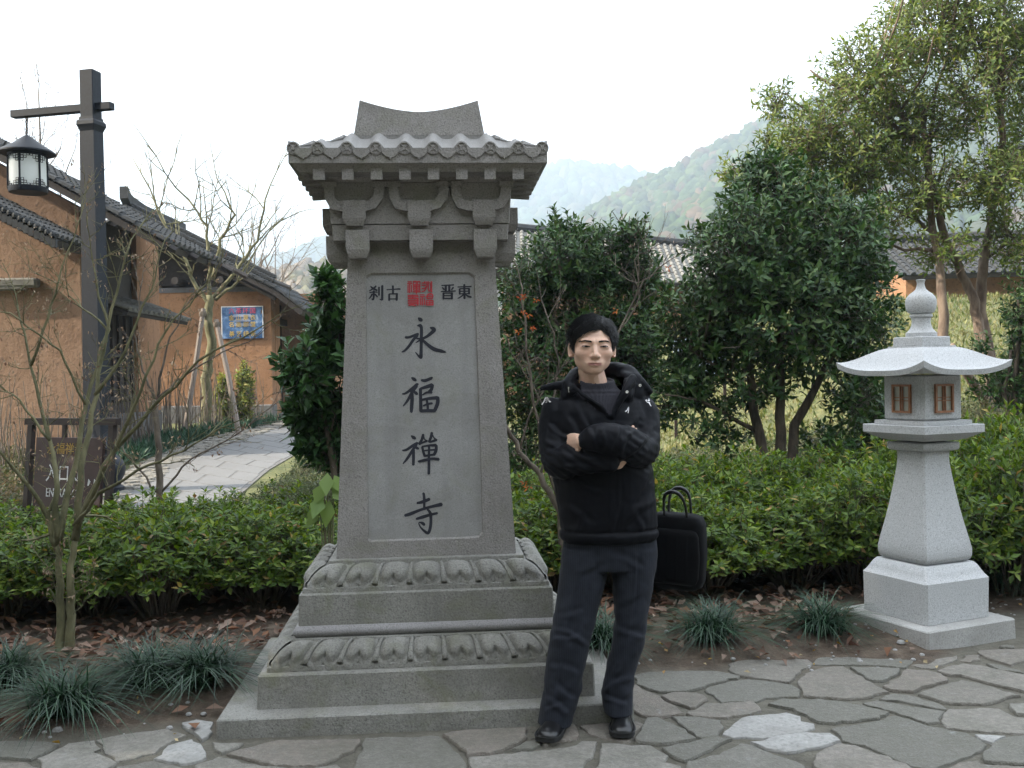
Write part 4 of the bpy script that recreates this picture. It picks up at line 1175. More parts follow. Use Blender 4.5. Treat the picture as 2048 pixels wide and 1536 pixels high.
# ================================================================== LAMP POST
IRON = mat_plain('dark_iron', (.010, .013, .020), .55, .0, var=.25); IRON.node_tree.nodes['Principled BSDF'].inputs['Specular IOR Level'].default_value = .25
LD = 12.5
lx = at(190, 600, LD).x
lamp = empty('lamp_post', (lx, LD, gz(lx, LD)), R(-13)); tag(lamp, 'dark iron lamp post with cross arm and a hanging drum lantern', 'street lamp')
gz0 = gz(lx, LD)
zp = lambda py: at(190, py, LD).z - gz0
m = MB(); a = .092
m.box((-a, -a, zp(252)), (a, a, zp(142)), bev=.006); m.build('post_head', IRON, lamp)
m = MB()
m.loft([[(-r,-r,z),(r,-r,z),(r,r,z),(-r,r,z)] for z, r in ((.55, .122), (1.2, .115), (zp(258), .098))]); m.build('shaft', IRON, lamp)
sq([(zp(264), .10), (zp(258), .112), (zp(252), .128), (zp(245), .125), (zp(241), .104), (zp(236), .102)], 'collar', IRON, lamp)
m = MB(); m.lathe([(.30, 0), (.30, .08), (.26, .10), (.27, .16), (.31, .24), (.32, .32), (.28, .42), (.21, .48), (.20, .52), (.23, .54), (.23, .58), (.19, .62), (.15, .66), (.13, .8)], 20); m.build('pedestal', IRON, lamp, smooth='auto')
za = zp(214)
m = MB(); m.box((-1.13, -.052, za - .055), (.30, .052, za + .035), bev=.004); m.build('cross_arm', IRON, lamp)
hl = empty('hanging_lantern', (-.93, 0, 0), parent=lamp)
ztop = za - .055
m = MB()
for k in range(5):
    z = ztop - .02 - k * .043
    pts = [(.014 * math.cos(j*math.pi/4) if k % 2 else 0, 0 if k % 2 else .014 * math.cos(j*math.pi/4), z + .028 * math.sin(j*math.pi/4)) for j in range(9)]
    m.tube(pts, .006, 5)
m.build('chain', IRON, hl)
zr = ztop - .235
m = MB(); m.lathe([(.012, .01), (.03, 0), (.06, -.02), (.18, -.115), (.30, -.185), (.335, -.215), (.335, -.232), (.30, -.228)], 24, (0, 0, zr)); m.build('lantern_cap', IRON, hl, smooth='auto')
GLASS = mat_leaf('opal_glass', .25, .6)
_a = [n for n in GLASS.node_tree.nodes if n.type == 'ATTRIBUTE'][0]; GLASS.node_tree.nodes.remove(_a)
for _n in GLASS.node_tree.nodes:
    if _n.type == 'BSDF_PRINCIPLED': _n.inputs['Base Color'].default_value = (.78, .82, .84, 1)
    if _n.type == 'HUE_SAT': _n.inputs['Color'].default_value = (.55, .58, .6, 1); _n.inputs['Saturation'].default_value = 1
m = MB(); m.loft([[(r * math.cos(2*math.pi*k/28), r * math.sin(2*math.pi*k/28), zr + z) for k in range(28)] for r, z in ((.215, -.24), (.220, -.72))], cap=False); m.build('drum_shade', GLASS, hl, smooth='auto')
m = MB(); m.lathe([(.224, -.725), (.232, -.70), (.236, -.66), (.228, -.655), (.20, -.70)], 28, (0, 0, zr)); m.build('lantern_ring', IRON, hl, smooth='auto')
m = MB(); m.lathe([(.232, -.27), (.232, -.235), (.222, -.235), (.222, -.27)], 28, (0, 0, zr)); m.build('lantern_ring', IRON, hl, smooth='auto')
for k in range(6):
    an = R(-75) + k * math.pi / 3; u = Vector((math.cos(an), math.sin(an), 0)); tt = Vector((-u.y, u.x, 0))
    m = MB(); p0 = u * .227 + Vector((0, 0, zr - .25)); p1 = u * .230 + Vector((0, 0, zr - .69))
    m.tube([p0, p1], .016, 4); st = m.build('lantern_stile', IRON, hl)
    for sgn in (-1, 1):
        for zz, up in ((zr - .275, -1), (zr - .655, 1)):
            m = MB()
            for i_ in range(3):
                for j_ in range(3 - i_):
                    aa = an + sgn * (.14 + i_ * .15); cc = Vector((math.cos(aa), math.sin(aa), 0)) * .229; tq = Vector((-math.sin(aa), math.cos(aa), 0))
                    z = zz + up * j_ * .034
                    if j_ != 2 - i_ and i_ != 0: continue
                    h = .015; q = [cc + tq*h + Vector((0,0,z-h)), cc - tq*h + Vector((0,0,z-h)), cc - tq*h + Vector((0,0,z+h)), cc + tq*h + Vector((0,0,z+h)), cc + tq*h + Vector((0,0,z-h))]
                    m.tube(q, .0045, 4)
            m.build('fretwork', IRON, st)

# ================================================================== ENTRANCE SIGN
SIGNB = mat_plain('maroon_board', (.05, .025, .025), .5, var=.25, scale=8)
FRAME = mat_plain('brown_frame', (.032, .02, .018), .55, var=.25, scale=15)
sd_ = 7.4
sa, sb = at(42, 1040, sd_ - .12), at(205, 1040, sd_ - .42)
sroot = empty('entrance_sign', (0, 0, 0)); 
ang = math.atan2(sb.y - sa.y, sb.x - sa.x)
sl = math.hypot(sb.x - sa.x, sb.y - sa.y)
sroot.location = (sa.x, sa.y, gz(sa.x, sa.y)); sroot.rotation_euler = (0, 0, ang)
tag(sroot, 'maroon timber entrance sign with gold and white lettering above the hedge', 'sign')
SI_ = (Matrix.Translation(sroot.location) @ Matrix.Rotation(ang, 4, 'Z')).inverted()
ht = at(42, 850, sd_).z - sroot.location.z
lean = .10                                    # the board leans back
def slp(x, z, y=0): return Vector((x, lean * z + y, z))
m = MB()
for x0 in (0.0, sl):
    m2 = MB(); m2.loft([[slp(x0-.022, 0, -.02), slp(x0+.022, 0, -.02), slp(x0+.022, 0, .02), slp(x0-.022, 0, .02)], [slp(x0-.022, ht, -.02), slp(x0+.022, ht, -.02), slp(x0+.022, ht, .02), slp(x0-.022, ht, .02)]]); m2.build('post', FRAME, sroot)
for z0, z1_, x0, x1 in ((ht+.001, ht+.05, -.05, sl+.05), (.43, .475, .023, sl-.023)):
    m2 = MB(); m2.loft([[slp(x0, z0, -.024), slp(x1, z0, -.024), slp(x1, z0, .024), slp(x0, z0, .024)], [slp(x0, z1_, -.024), slp(x1, z1_, -.024), slp(x1, z1_, .024), slp(x0, z1_, .024)]]); m2.build('rail', FRAME, sroot)
bz0, bz1 = .55, ht - .09
m2 = MB(); m2.loft([[slp(.07, bz0, -.014), slp(sl-.07, bz0, -.014), slp(sl-.07, bz0, .014), slp(.07, bz0, .014)], [slp(.07, bz1, -.014), slp(sl-.07, bz1, -.014), slp(sl-.07, bz1, .014), slp(.07, bz1, .014)]]); m2.build('board', SIGNB, sroot)
for x in (sl*.42, sl*.62):
    m2 = MB(); m2.loft([[slp(x-.016, bz1, -.01), slp(x+.016, bz1, -.01), slp(x+.016, bz1, .01), slp(x-.016, bz1, .01)], [slp(x-.016, ht, -.01), slp(x+.016, ht, -.01), slp(x+.016, ht, .01), slp(x-.016, ht, .01)]]); m2.build('hanger', FRAME, sroot)
for x, z in ((.045, bz0+.12), (.045, bz1-.14), (sl-.045, bz0+.12), (sl-.045, bz1-.14)):
    m2 = MB(); m2.loft([[slp(x-.024, z, -.008), slp(x+.024, z, -.008), slp(x+.024, z, .008), slp(x-.024, z, .008)], [slp(x-.024, z+.016, -.008), slp(x+.024, z+.016, -.008), slp(x+.024, z+.016, .008), slp(x-.024, z+.016, .008)]]); m2.build('bracket', FRAME, sroot)
bh = bz1 - bz0
tilt = math.atan(lean)
for body, sz, fz, mt, sp_, sxy in (('永福禅寺', .088, .83, GOLD, 1.0, (1, 1)), ('入口处', .115, .47, WHITE, 1.2, (.95, 1.2)), ('ENTRANCE', .075, .20, WHITE, 1.0, (.85, 1.2))):
    z = bz0 + bh * fz; p = slp(sl * .46, z, -.0165)
    text(body, sz, p, mt, sroot, rx=R(90) - tilt, spacing=sp_, ext=.001, sxy=sxy)
p = slp(sl * .80, bz0 + bh * .36, -.0165)
m2 = MB()
for dx in (-.035, .02): 
    m2.prism([(p.x+dx, p.z-.02), (p.x+dx+.012, p.z-.02), (p.x+dx+.03, p.z+.01), (p.x+dx+.012, p.z+.03)], p.y-.002, p.y)
m2.build('arrow_mark', WHITE, sroot)
# white notice board glimpsed past the house and a pale board behind the trees
def notice(px, py, d, w, h, label, mat):
    p = at(px, py, d); g = gz(p.x, p.y); o = empty('notice_board', (p.x, p.y, g)); tag(o, label, 'notice board')
    z = p.z - g; m = MB(); m.box((-w/2, -.02, z-h/2), (w/2, .02, z+h/2), bev=.004); pn = m.build('panel', mat, o)
    for x in (-w/2+.03, w/2-.03):
        m = MB(); m.box((x-.025, .021, -.1), (x+.025, .06, z+h/2)); m.build('post', FRAME, o)
    for k in range(4):
        m = MB(); m.box((-w*.4, -.024, z+h*.3-k*h*.2-.02), (w*.3, -.0205, z+h*.3-k*h*.2+.02)); m.build('print_line', INK if mat is WHITE else WHITE, pn)
notice(642, 790, 27, .5, .45, 'small white notice board past the poster house', WHITE)
notice(1400, 712, 17, .9, .62, 'pale blue and white board behind the osmanthus trunks', mat_plain('pale_blue_board', (.45, .58, .72), .4))
# ================================================================== PLANTS
def unit(a): return a / np.maximum(np.linalg.norm(a, axis=-1, keepdims=True), 1e-9)
def leaf_geo(P, D, Nn, L, Wd, droop, col, fold=.18):
    """one folded, drooping leaf per row: 5 verts, 4 triangles"""
    D = unit(D); S = unit(np.cross(D, Nn)); Nn = unit(np.cross(S, D))
    L = L[:, None]; Wd = Wd[:, None]; dr = droop[:, None]
    base = P; mid = P + D * L * .48 - Nn * L * .02
    lf = P + D * L * .46 + S * Wd * .5 + Nn * Wd * fold
    rt = P + D * L * .46 - S * Wd * .5 + Nn * Wd * fold
    tip = P + D * L - Nn * L * dr
    V = np.stack([base, lf, mid, rt, tip], 1).reshape(-1, 3)
    k = np.arange(len(P))[:, None] * 5
    F = np.concatenate([k + np.array([[0, 2, 1]]), k + np.array([[0, 3, 2]]), k + np.array([[1, 2, 4]]), k + np.array([[2, 3, 4]])])
    return V, F, np.repeat(col, 5, 0)
def pick(rs, n, cols, var=.25):
    ca = np.array(cols); c = ca[rs.randint(len(ca), size=n)]
    return np.clip(c * (1 + rs.uniform(-var, var, (n, 1))), 0, 1)
def shoot_leaves(rs, T, U, k, ll, lw, ang, back, cols, droop=(.05, .3), var=.25):
    """k leaves spiralled round each shoot tip T (direction U)"""
    n = len(T); T = np.repeat(T, k, 0); U = np.repeat(unit(U), k, 0)
    j = np.tile(np.arange(k), n); a = j * 2.39996 + np.repeat(rs.uniform(0, 6.28, n), k) + rs.uniform(-.3, .3, n * k)
    ref = np.where(np.abs(U[:, 2:3]) > .9, np.array([[1., 0, 0]]), np.array([[0., 0, 1]]))
    A = unit(np.cross(U, ref)); B = np.cross(U, A)
    rad = A * np.cos(a)[:, None] + B * np.sin(a)[:, None]
    th = R(1) * (ang[0] + (ang[1] - ang[0]) * (1 - j / max(1, k - 1)) + rs.uniform(-14, 14, n * k))
    D = U * np.cos(th)[:, None] + rad * np.sin(th)[:, None]
    Nn = U * np.sin(th)[:, None] - rad * np.cos(th)[:, None] + rs.normal(0, .25, (n * k, 3))
    P = T - U * (back * (1 - j / max(1, k - 1)))[:, None]
    L = rs.uniform(ll[0], ll[1], n * k)
    return leaf_geo(P, D, Nn, L, L * rs.uniform(lw[0], lw[1], n * k), rs.uniform(droop[0], droop[1], n * k), pick(rs, n * k, cols, var))
def twig_geo(A, B, r0, r1):
    """thin three-sided sticks A->B"""
    t = unit(B - A); ref = np.where(np.abs(t[:, 2:3]) > .9, np.array([[1., 0, 0]]), np.array([[0., 0, 1]]))
    X = unit(np.cross(t, ref)); Y = np.cross(t, X); vs = []
    for P, r in ((A, r0), (B, r1)):
        for k in range(3):
            an = k * 2.0944; vs.append(P + (X * math.cos(an) + Y * math.sin(an)) * r)
    V = np.stack(vs, 1).reshape(-1, 3); k = np.arange(len(A))[:, None] * 6; F = []
    for i in range(3):
        j = (i + 1) % 3; F += [k + np.array([[i, j, 3 + j]]), k + np.array([[i, 3 + j, 3 + i]])]
    return V, np.concatenate(F)
def cat(parts):
    V = []; F = []; Cc = []; k = 0
    for v, f, c in parts:
        V.append(v); F.append(f + k); Cc.append(c); k += len(v)
    return np.concatenate(V), np.concatenate(F), np.concatenate(Cc)
def lobe_points(rs, lobes, n, shell=.45):
    """points in ellipsoid lobes (cx,cy,cz,rx,ry,rz,weight); returns points and outward directions"""
    lo = np.array(lobes, float); w = lo[:, 6] * lo[:, 3] * lo[:, 5]; w /= w.sum()
    k = rs.choice(len(lo), n, p=w)
    d = unit(rs.normal(size=(n, 3))); r = rs.uniform(shell ** 3, 1, n) ** (1/3)
    # ragged surface: direction-dependent radius
    rag = 1 + .16 * np.sin(d[:, 0] * 5 + k * 1.7) * np.cos(d[:, 2] * 6 + k) + rs.normal(0, .05, n)
    P = lo[k, :3] + d * (r * rag)[:, None] * lo[k, 3:6]
    return P, d
def plant_root(name, loc, label, cat_, group=None):
    o = empty(name, loc); tag(o, label, cat_, group); return o
def trunk_part(root, lines, mat, name='trunk', n=8):
    O = root.location
    for pts, rads in lines:
        m = MB(); m.tube([Vector(p) - O for p in pts], rads, n); m.build(name, mat, root, smooth=True)
def wiggle(pts, rs, amt, sub=4):
    out = []
    for i in range(len(pts) - 1):
        for k in range(sub):
            p = pts[i].lerp(pts[i+1], k / sub)
            out.append(p + Vector(rs.uniform(-amt, amt, 3)) if (i or k) else p)
    out.append(pts[-1]); return out
def taper(r0, r1, n): return [r0 + (r1 - r0) * (i / (n - 1)) ** .8 for i in range(n)]

def broadleaf(name, label, cat_, depth, trunk_px, base_r, lobes_px, nshoot, k, ll, lw, cols, seed, dz=1.0, leaf_mat=None, bark=BARK, ang=(35, 80), limbs_n=26, group=None, shell=.45, limb_px=None, back=.14, droop=(.05, .3)):
    rs = np.random.RandomState(seed)
    base = at(trunk_px[0][0][0], trunk_px[0][0][1], depth); base.z = gz(base.x, base.y) - .03
    root = plant_root(name, base, label, cat_, group)
    ends = []
    for tp in trunk_px:
        pts = [at(p[0], p[1], depth + (p[2] if len(p) > 2 else 0)) for p in tp]
        if tp is trunk_px[0] or pts[0].z < 1.0: pts[0].z = gz(pts[0].x, pts[0].y) - .05
        pts = wiggle(pts, rs, .012 * depth / 9, 3)
        trunk_part(root, [(pts, taper(base_r, base_r * .38, len(pts)))], bark)
        ends += pts[len(pts) // 3:]
    for tp in (limb_px or []):
        pts = wiggle([at(p[0], p[1], depth + (p[2] if len(p) > 2 else 0)) for p in tp], rs, .015 * depth / 9, 3)
        trunk_part(root, [(pts, taper(base_r * .42, base_r * .12, len(pts)))], bark, 'limb', 6)
        ends += pts
    lobes = []
    for cx, cy, rx, ry, w in lobes_px:
        c = at(cx, cy, depth); s = depth / FPX
        lobes.append((c.x, c.y + rs.uniform(-.25, .25) * dz, c.z, rx * s, min(max(rx, ry) * s, 1.2) * dz, ry * s, w))
    T, d = lobe_points(rs, lobes, nshoot, shell)
    E = np.array([e[:] for e in ends])
    O = np.array(base[:])
    U = unit(d + np.array([0, 0, .55]) + rs.normal(0, .35, d.shape))
    # limbs from the trunk to sampled shoots
    idx = rs.choice(nshoot, limbs_n, replace=False); m = MB()
    for i in idx:
        e = E[np.argmin(np.linalg.norm(E - T[i] + np.array([0, 0, .5]), axis=1))]
        a, b = Vector(e), Vector(T[i]); mid = a.lerp(b, .5) + Vector(rs.uniform(-.1, .1, 3)) + Vector((0, 0, .06))
        m.tube([a - base, mid - base, b - base], [base_r * .26, base_r * .16, base_r * .06], 5)
    m.build('branches', bark, root, smooth=True)['kind'] = 'stuff'
    tl = rs.uniform(.16, .42, (nshoot, 1))
    inward = unit(U * .8 + d * .5)
    V, F = twig_geo(T - inward * tl - O, T - O, .004 * depth / 9, .002 * depth / 9)
    tag(np_mesh('twigs', V, F, TWIG if bark is BARK else bark, root), kind='stuff')
    V, F, c = shoot_leaves(rs, T - O, U, k, ll, lw, ang, back, cols, droop)
    tag(np_mesh('crown', V, F, leaf_mat or LEAF, root, col=c), kind='stuff')
    return root
OSM = [(.026, .068, .016), (.036, .088, .020), (.050, .110, .026), (.022, .055, .016), (.070, .130, .032), (.10, .15, .05)]
broadleaf('osmanthus_tree', 'dense dark green osmanthus tree with forked trunk between the man and the lantern', 'tree', 9.2,
  [[(1562, 1000), (1562, 900), (1560, 800), (1558, 700), (1570, 600), (1585, 480)], [(1556, 990), (1520, 880), (1505, 800), (1500, 720), (1470, 600)], [(1566, 940), (1590, 850), (1640, 760), (1690, 640)]], .062,
  [(1560, 420, 120, 130, 1), (1480, 520, 130, 130, 1), (1660, 500, 120, 140, 1), (1430, 640, 115, 120, 1), (1570, 620, 170, 150, 1), (1720, 620, 85, 150, 1), (1390, 750, 80, 80, .8), (1500, 770, 110, 60, .5), (1700, 790, 75, 80, .6), (1440, 850, 90, 60, .35), (1650, 880, 70, 60, .3), (1545, 325, 60, 50, .8)],
  2900, 9, (.055, .105), (.36, .46), OSM, 21, limb_px=[[(1505, 800), (1440, 740), (1380, 700)], [(1510, 860), (1400, 800), (1330, 790)], [(1560, 700), (1640, 600), (1720, 500)], [(1470, 600), (1430, 520), (1400, 480)], [(1585, 480), (1560, 400), (1550, 330)]])
broadleaf('osmanthus_tree', 'wide dark green osmanthus bush behind the man', 'tree', 10.5,
  [[(1180, 960), (1175, 850), (1170, 700), (1150, 600)], [(1190, 960), (1230, 820), (1250, 680), (1270, 560)]], .05,
  [(1120, 520, 100, 85, 1), (1215, 510, 100, 75, 1), (1290, 560, 55, 80, .9), (1060, 600, 70, 110, 1), (1180, 640, 130, 120, 1), (1270, 690, 80, 110, 1), (1080, 760, 90, 130, .9), (1240, 810, 90, 90, .8), (1340, 800, 60, 70, .4), (960, 700, 80, 160, .7), (1040, 900, 90, 70, .6), (1130, 455, 50, 40, .8), (1260, 470, 40, 40, .7)],
  2700, 9, (.05, .10), (.36, .46), OSM, 33, limb_px=[[(1170, 700), (1090, 620), (1060, 540)], [(1250, 680), (1300, 600)]])
broadleaf('osmanthus_tree', 'glossy osmanthus bush growing close beside the stele by the path', 'tree', 7.6,
  [[(700, 1010), (700, 880), (690, 760), (680, 640)], [(700, 1000), (660, 880), (630, 780)]], .035,
  [(668, 590, 34, 50, 1), (655, 680, 50, 70, 1), (622, 740, 55, 60, .9), (660, 830, 62, 60, 1), (610, 815, 50, 50, .8), (690, 900, 60, 60, .8), (740, 700, 60, 160, .8), (640, 890, 55, 45, .8), (590, 840, 34, 34, .6)],
  860, 10, (.075, .125), (.36, .46), [(.034, .09, .024), (.048, .115, .03), (.07, .145, .042), (.026, .066, .02)], 44, dz=.9, limbs_n=14)
CAM_ = [(.10, .145, .03), (.13, .175, .04), (.08, .125, .028), (.17, .20, .055), (.065, .105, .028)]
broadleaf('camphor_tree', 'tall open-crowned sunlit tree with several leaning trunks behind the lantern', 'tree', 14.0,
  [[(1995, 845), (1975, 720), (1955, 640), (1945, 590), (1925, 550), (1890, 480), (1870, 380), (1840, 300), (1800, 220), (1750, 160)],
   [(1998, 842, .1), (1960, 620, .1), (1965, 540, .1), (1975, 480, .2), (1990, 380, .2), (2005, 280), (2000, 150), (2010, 20)],
   [(1892, 845, -.3), (1890, 700, -.3), (1885, 600, -.3), (1880, 520, -.2), (1860, 420), (1855, 330), (1845, 200)],
   [(1990, 835, -.15), (1950, 775, -.4), (1925, 735, -.6), (1905, 690, -.9)]], .092,
  [(1640, 250, 95, 80, .8), (1730, 150, 110, 90, .9), (1860, 60, 120, 90, 1), (1980, 60, 110, 100, .8), (1560, 200, 45, 60, .6), (1590, 300, 70, 60, .7), (1700, 330, 110, 80, .8), (1800, 250, 110, 110, .9), (1920, 200, 90, 110, .7), (1850, 380, 100, 80, .7), (1750, 440, 90, 60, .6), (1970, 360, 80, 90, .7), (1640, 400, 90, 70, .8), (2020, 480, 60, 80, .7), (1880, 500, 80, 50, .5), (2060, 250, 60, 140, .8), (1530, 280, 40, 40, .4), (1470, 340, 50, 40, .5), (1900, -30, 150, 60, .8), (2050, 100, 70, 120, .8)],
  3700, 8, (.075, .12), (.30, .38), CAM_, 55, dz=1.25, leaf_mat=LEAF_S, bark=mat_bark('bark_warm', (.09, .06, .045), (.24, .18, .135), 9), limbs_n=46, shell=.25, back=.2, droop=(.1, .45),
  limb_px=[[(1870, 380), (1800, 335), (1720, 295), (1640, 245), (1570, 185)], [(1890, 480), (1830, 440), (1760, 400), (1690, 365)], [(1840, 300), (1780, 245), (1700, 190), (1620, 140)], [(1990, 380), (2040, 320), (2080, 260)], [(1885, 500), (1810, 500), (1750, 470)], [(1855, 330), (1870, 200), (1900, 80)], [(2000, 200), (1950, 120), (1930, 20)]])
broadleaf('evergreen_shrub', 'dark evergreen shrub with several thin trunks behind the lantern', 'shrub', 11.5,
  [[(2032, 850), (2028, 760), (2040, 660), (2036, 600)], [(2060, 850), (2052, 740), (2060, 640)], [(2020, 850), (2008, 780), (2022, 700)]], .04,
  [(2050, 620, 60, 90, 1), (2060, 760, 70, 80, 1), (1990, 770, 50, 40, .6), (2100, 680, 90, 130, 1), (1960, 690, 35, 30, .4)], 700, 9, (.06, .10), (.33, .42), OSM, 66, limbs_n=16)
broadleaf('evergreen_shrub', 'dark leafy shrub under the osmanthus beside the lantern', 'shrub', 10.0,
  [[(1745, 960), (1742, 880), (1740, 800)], [(1750, 960), (1765, 860), (1770, 780)]], .025,
  [(1740, 820, 60, 90, 1), (1700, 900, 60, 50, .8), (1790, 900, 60, 60, .8)], 420, 9, (.05, .085), (.34, .44), OSM, 67, limbs_n=10)
broadleaf('roadside_shrub', 'yellow-green upright shrub at the foot of the poster house wall', 'shrub', 22.0,
  [[(462, 872), (462, 800), (455, 750)], [(480, 872), (490, 790), (494, 730)]], .03,
  [(452, 800, 14, 60, 1), (492, 780, 16, 60, 1), (472, 835, 26, 34, 1)], 700, 7, (.07, .12), (.35, .5), [(.17, .20, .035), (.12, .16, .03), (.24, .22, .06), (.08, .11, .03)], 71, dz=.6, limbs_n=8, leaf_mat=LEAF_S)
# trees added outside the view to keep the forecourt in shade
for i, (x, y, s) in enumerate(((-9.5, -3.2, 1.0), (-9.3, .6, 1.1), (-9.6, 4.2, 1.15), (-10.0, 7.8, 1.1))):
    rs = np.random.RandomState(90 + i)
    root = plant_root('shade_tree', (x, y, gz(x, y)), 'unseen evergreen tree added to shade the forecourt', 'tree', 'unseen trees added to shade the forecourt')
    m = MB(); m.tube([(0, 0, -.1), (.1, .05, 2.5), (-.1, .1, 6), (0, 0, 10)], [.28, .22, .16, .05], 9); m.build('trunk', BARK, root, smooth=True)
    T, d = lobe_points(rs, [(0, 0, 4.4*s, 2.6, 2.6, 2.6, 1), (.3, .2, 7.2*s, 2.8, 2.8, 2.8, 1), (0, -.2, 10*s, 2.3, 2.3, 2.6, 1)], 1500, .3)
    V, F, c = shoot_leaves(rs, T, d, 7, (.28, .42), (.42, .55), (40, 85), .25, OSM)
    tag(np_mesh('crown', V, F, LEAF, root, col=c), kind='stuff')

# ---- azalea hedge
AZ = [(.06, .115, .018), (.09, .155, .022), (.13, .195, .030), (.045, .085, .018), (.17, .225, .04), (.075, .13, .025)] * 14 + [(.32, .24, .06), (.22, .14, .06)]
def azalea_mesh(seed, rad=.40, hgt=.80, n=620):
    rs = np.random.RandomState(seed)
    d = unit(rs.normal(size=(n, 3))); d[:, 2] = np.abs(d[:, 2]) * 1.0 - .25; d = unit(d)
    rag = 1 + .12 * np.sin(d[:, 0] * 6 + seed) + .10 * np.cos(d[:, 1] * 7) + rs.normal(0, .12, n)
    r = rs.uniform(.55, 1, n) ** .45 * rag
    T = np.array([0, 0, hgt * .46]) + d * r[:, None] * np.array([rad * 1.15, rad * 1.15, hgt * .52])
    U = unit(d + np.array([0, 0, .9]) + rs.normal(0, .25, (n, 3)))
    low = T[:, 2] < hgt * .38
    keep = ~low | (rs.rand(n) < .28)
    T, U = T[keep], U[keep]
    V, F, c = shoot_leaves(rs, T, U, 8, (.036, .076), (.36, .46), (28, 88), .04, AZ, (.0, .18), .3)
    lv = np_mesh('azalea_leaves_%d' % seed, V, F, LEAF_S, col=c)
    m = MB()
    for k in range(34):
        a = rs.uniform(0, 6.28); e = rs.uniform(.25, 1.0)
        b = Vector((math.cos(a) * .07, math.sin(a) * .07, -.05)); t = Vector((math.cos(a) * rad * e, math.sin(a) * rad * e, hgt * rs.uniform(.5, .85)))
        mid = b.lerp(t, .5) + Vector(rs.uniform(-.06, .06, 3))
        m.tube([b, mid, t], [.007, .005, .0025], 4)
    V2, F2 = twig_geo(T - U * .16, T, .0022, .0012)
    k0 = len(m.v); m.v += [tuple(v) for v in V2]; m.f += [tuple(int(i) + k0 for i in f) for f in F2]; m.m += [0] * len(F2)
    st = m.build('azalea_stems_%d' % seed, TWIG, fix=False)
    L, S = lv.data, st.data
    bpy.data.objects.remove(lv); bpy.data.objects.remove(st)
    return L, S
AZM = [azalea_mesh(s) for s in (1, 2, 3, 4, 5)]
def azalea(x, y, sc, k, rz, label, group):
    o = plant_root('azalea_shrub', (x, y, gz(x, y)), label, 'shrub', group); o.rotation_euler[2] = rz; o.scale = sc
    L, S = AZM[k % 5]
    tag(link(bpy.data.objects.new('foliage', L), o), kind='stuff'); tag(link(bpy.data.objects.new('stems', S), o), kind='stuff')
rsA = random.Random(4)
i = 0
for row, y0 in enumerate((6.55, 7.05, 7.55, 8.1)):
    x = -4.7 + .25 * (row % 2)
    while x < 4.9:
        xx, yy = x + rsA.uniform(-.09, .09), y0 + rsA.uniform(-.1, .1)
        if xx < -1.0: yy -= .30 * ss(-1.2, -2.0, xx)
        hs = .73 if xx < 0 else .87 + .04 * ss(0, 1.5, xx) + .28 * ss(2.4, 3.4, xx)
        hs *= rsA.uniform(.84, 1.06) + .16 * mnoise.noise(Vector((xx * 1.1, yy * 1.1, 9)))
        side = xx < 0
        if not (row == 3 and xx < 0) :
            azalea(xx, yy, (rsA.uniform(.9, 1.1), rsA.uniform(.9, 1.1), hs), i, rsA.uniform(0, 6.28),
               'azalea shrub of the hedge by the entrance sign and stele' if side else 'azalea shrub of the hedge behind the man and the lantern',
               'azalea hedge by the sign' if side else 'azalea hedge by the lantern')
        i += 1
        x += .50

# ---- mondo grass clumps
def mondo_mesh(seed, n=420):
    rs = np.random.RandomState(seed); a = rs.uniform(0, 6.28, n); L = rs.uniform(.26, .43, n); lean = rs.uniform(.55, 1.75, n)
    segs = 6; V = []; F = []
    t = np.linspace(0, 1, segs + 1)
    base = rs.normal(0, .05, (n, 2))
    for k in range(n):
        dx, dy = math.cos(a[k]), math.sin(a[k]); w = rs.uniform(.0022, .0038)
        r = L[k] * (t * .25 * lean[k] + .62 * lean[k] * t ** 2); z = L[k] * (t * 1.05 - .62 * lean[k] * t ** 2.1) 
        z = np.maximum(z, .012)
        px, py = base[k, 0] + dx * r, base[k, 1] + dy * r; ww = w * (1 - t ** 3) + .0003
        l = np.stack([px - dy * ww, py + dx * ww, z], 1); q = np.stack([px + dy * ww, py - dx * ww, z], 1)
        k0 = k * (segs + 1) * 2
        V.append(np.stack([l, q], 1).reshape(-1, 3))
        for s in range(segs): F.append((k0 + 2*s, k0 + 2*s+1, k0 + 2*s+3, k0 + 2*s+2))
    V = np.concatenate(V); col = np.repeat(pick(rs, n, [(.016, .046, .022), (.022, .060, .028), (.012, .034, .018), (.038, .078, .04)], .3), (segs + 1) * 2, 0)
    o = np_mesh('mondo_blades_%d' % seed, V, np.array(F), LEAF, col=col); d = o.data; bpy.data.objects.remove(o); return d
MON = [mondo_mesh(s) for s in (11, 12, 13)]
CL = [(15, 1370, 1.0, 'mondo grass clump at the bed edge next to the maple sapling'), (130, 1432, 1.12, 'mondo grass clump in front of the maple sapling stems'), (300, 1372, 1.05, 'mondo grass clump between the maple sapling and the stele slab'), (405, 1372, 1.1, 'mondo grass clump touching the stele slab'),
      (1205, 1300, 1.0, 'mondo grass clump seen between the man\'s legs'), (1422, 1282, 1.02, 'mondo grass clump below the black bag'), (1645, 1268, 1.0, 'mondo grass clump beside the lantern base slab'), (1985, 1165, 1.2, 'mondo grass clump behind the lantern block'), (2060, 1170, 1.2, 'mondo grass clump by the hedge past the lantern')]
for i, (px, py, s, lab) in enumerate(CL):
    g = ground_at(px, py); g.z = gz(g.x, g.y)
    o = plant_root('mondo_grass', (g.x, g.y, g.z), lab, 'grass clump', 'mondo grass clumps along the bed')
    o.rotation_euler[2] = i * 1.3; o.scale = (s * .9, s * .9, s * .86)
    tag(link(bpy.data.objects.new('blades', MON[i % 3]), o), kind='stuff')

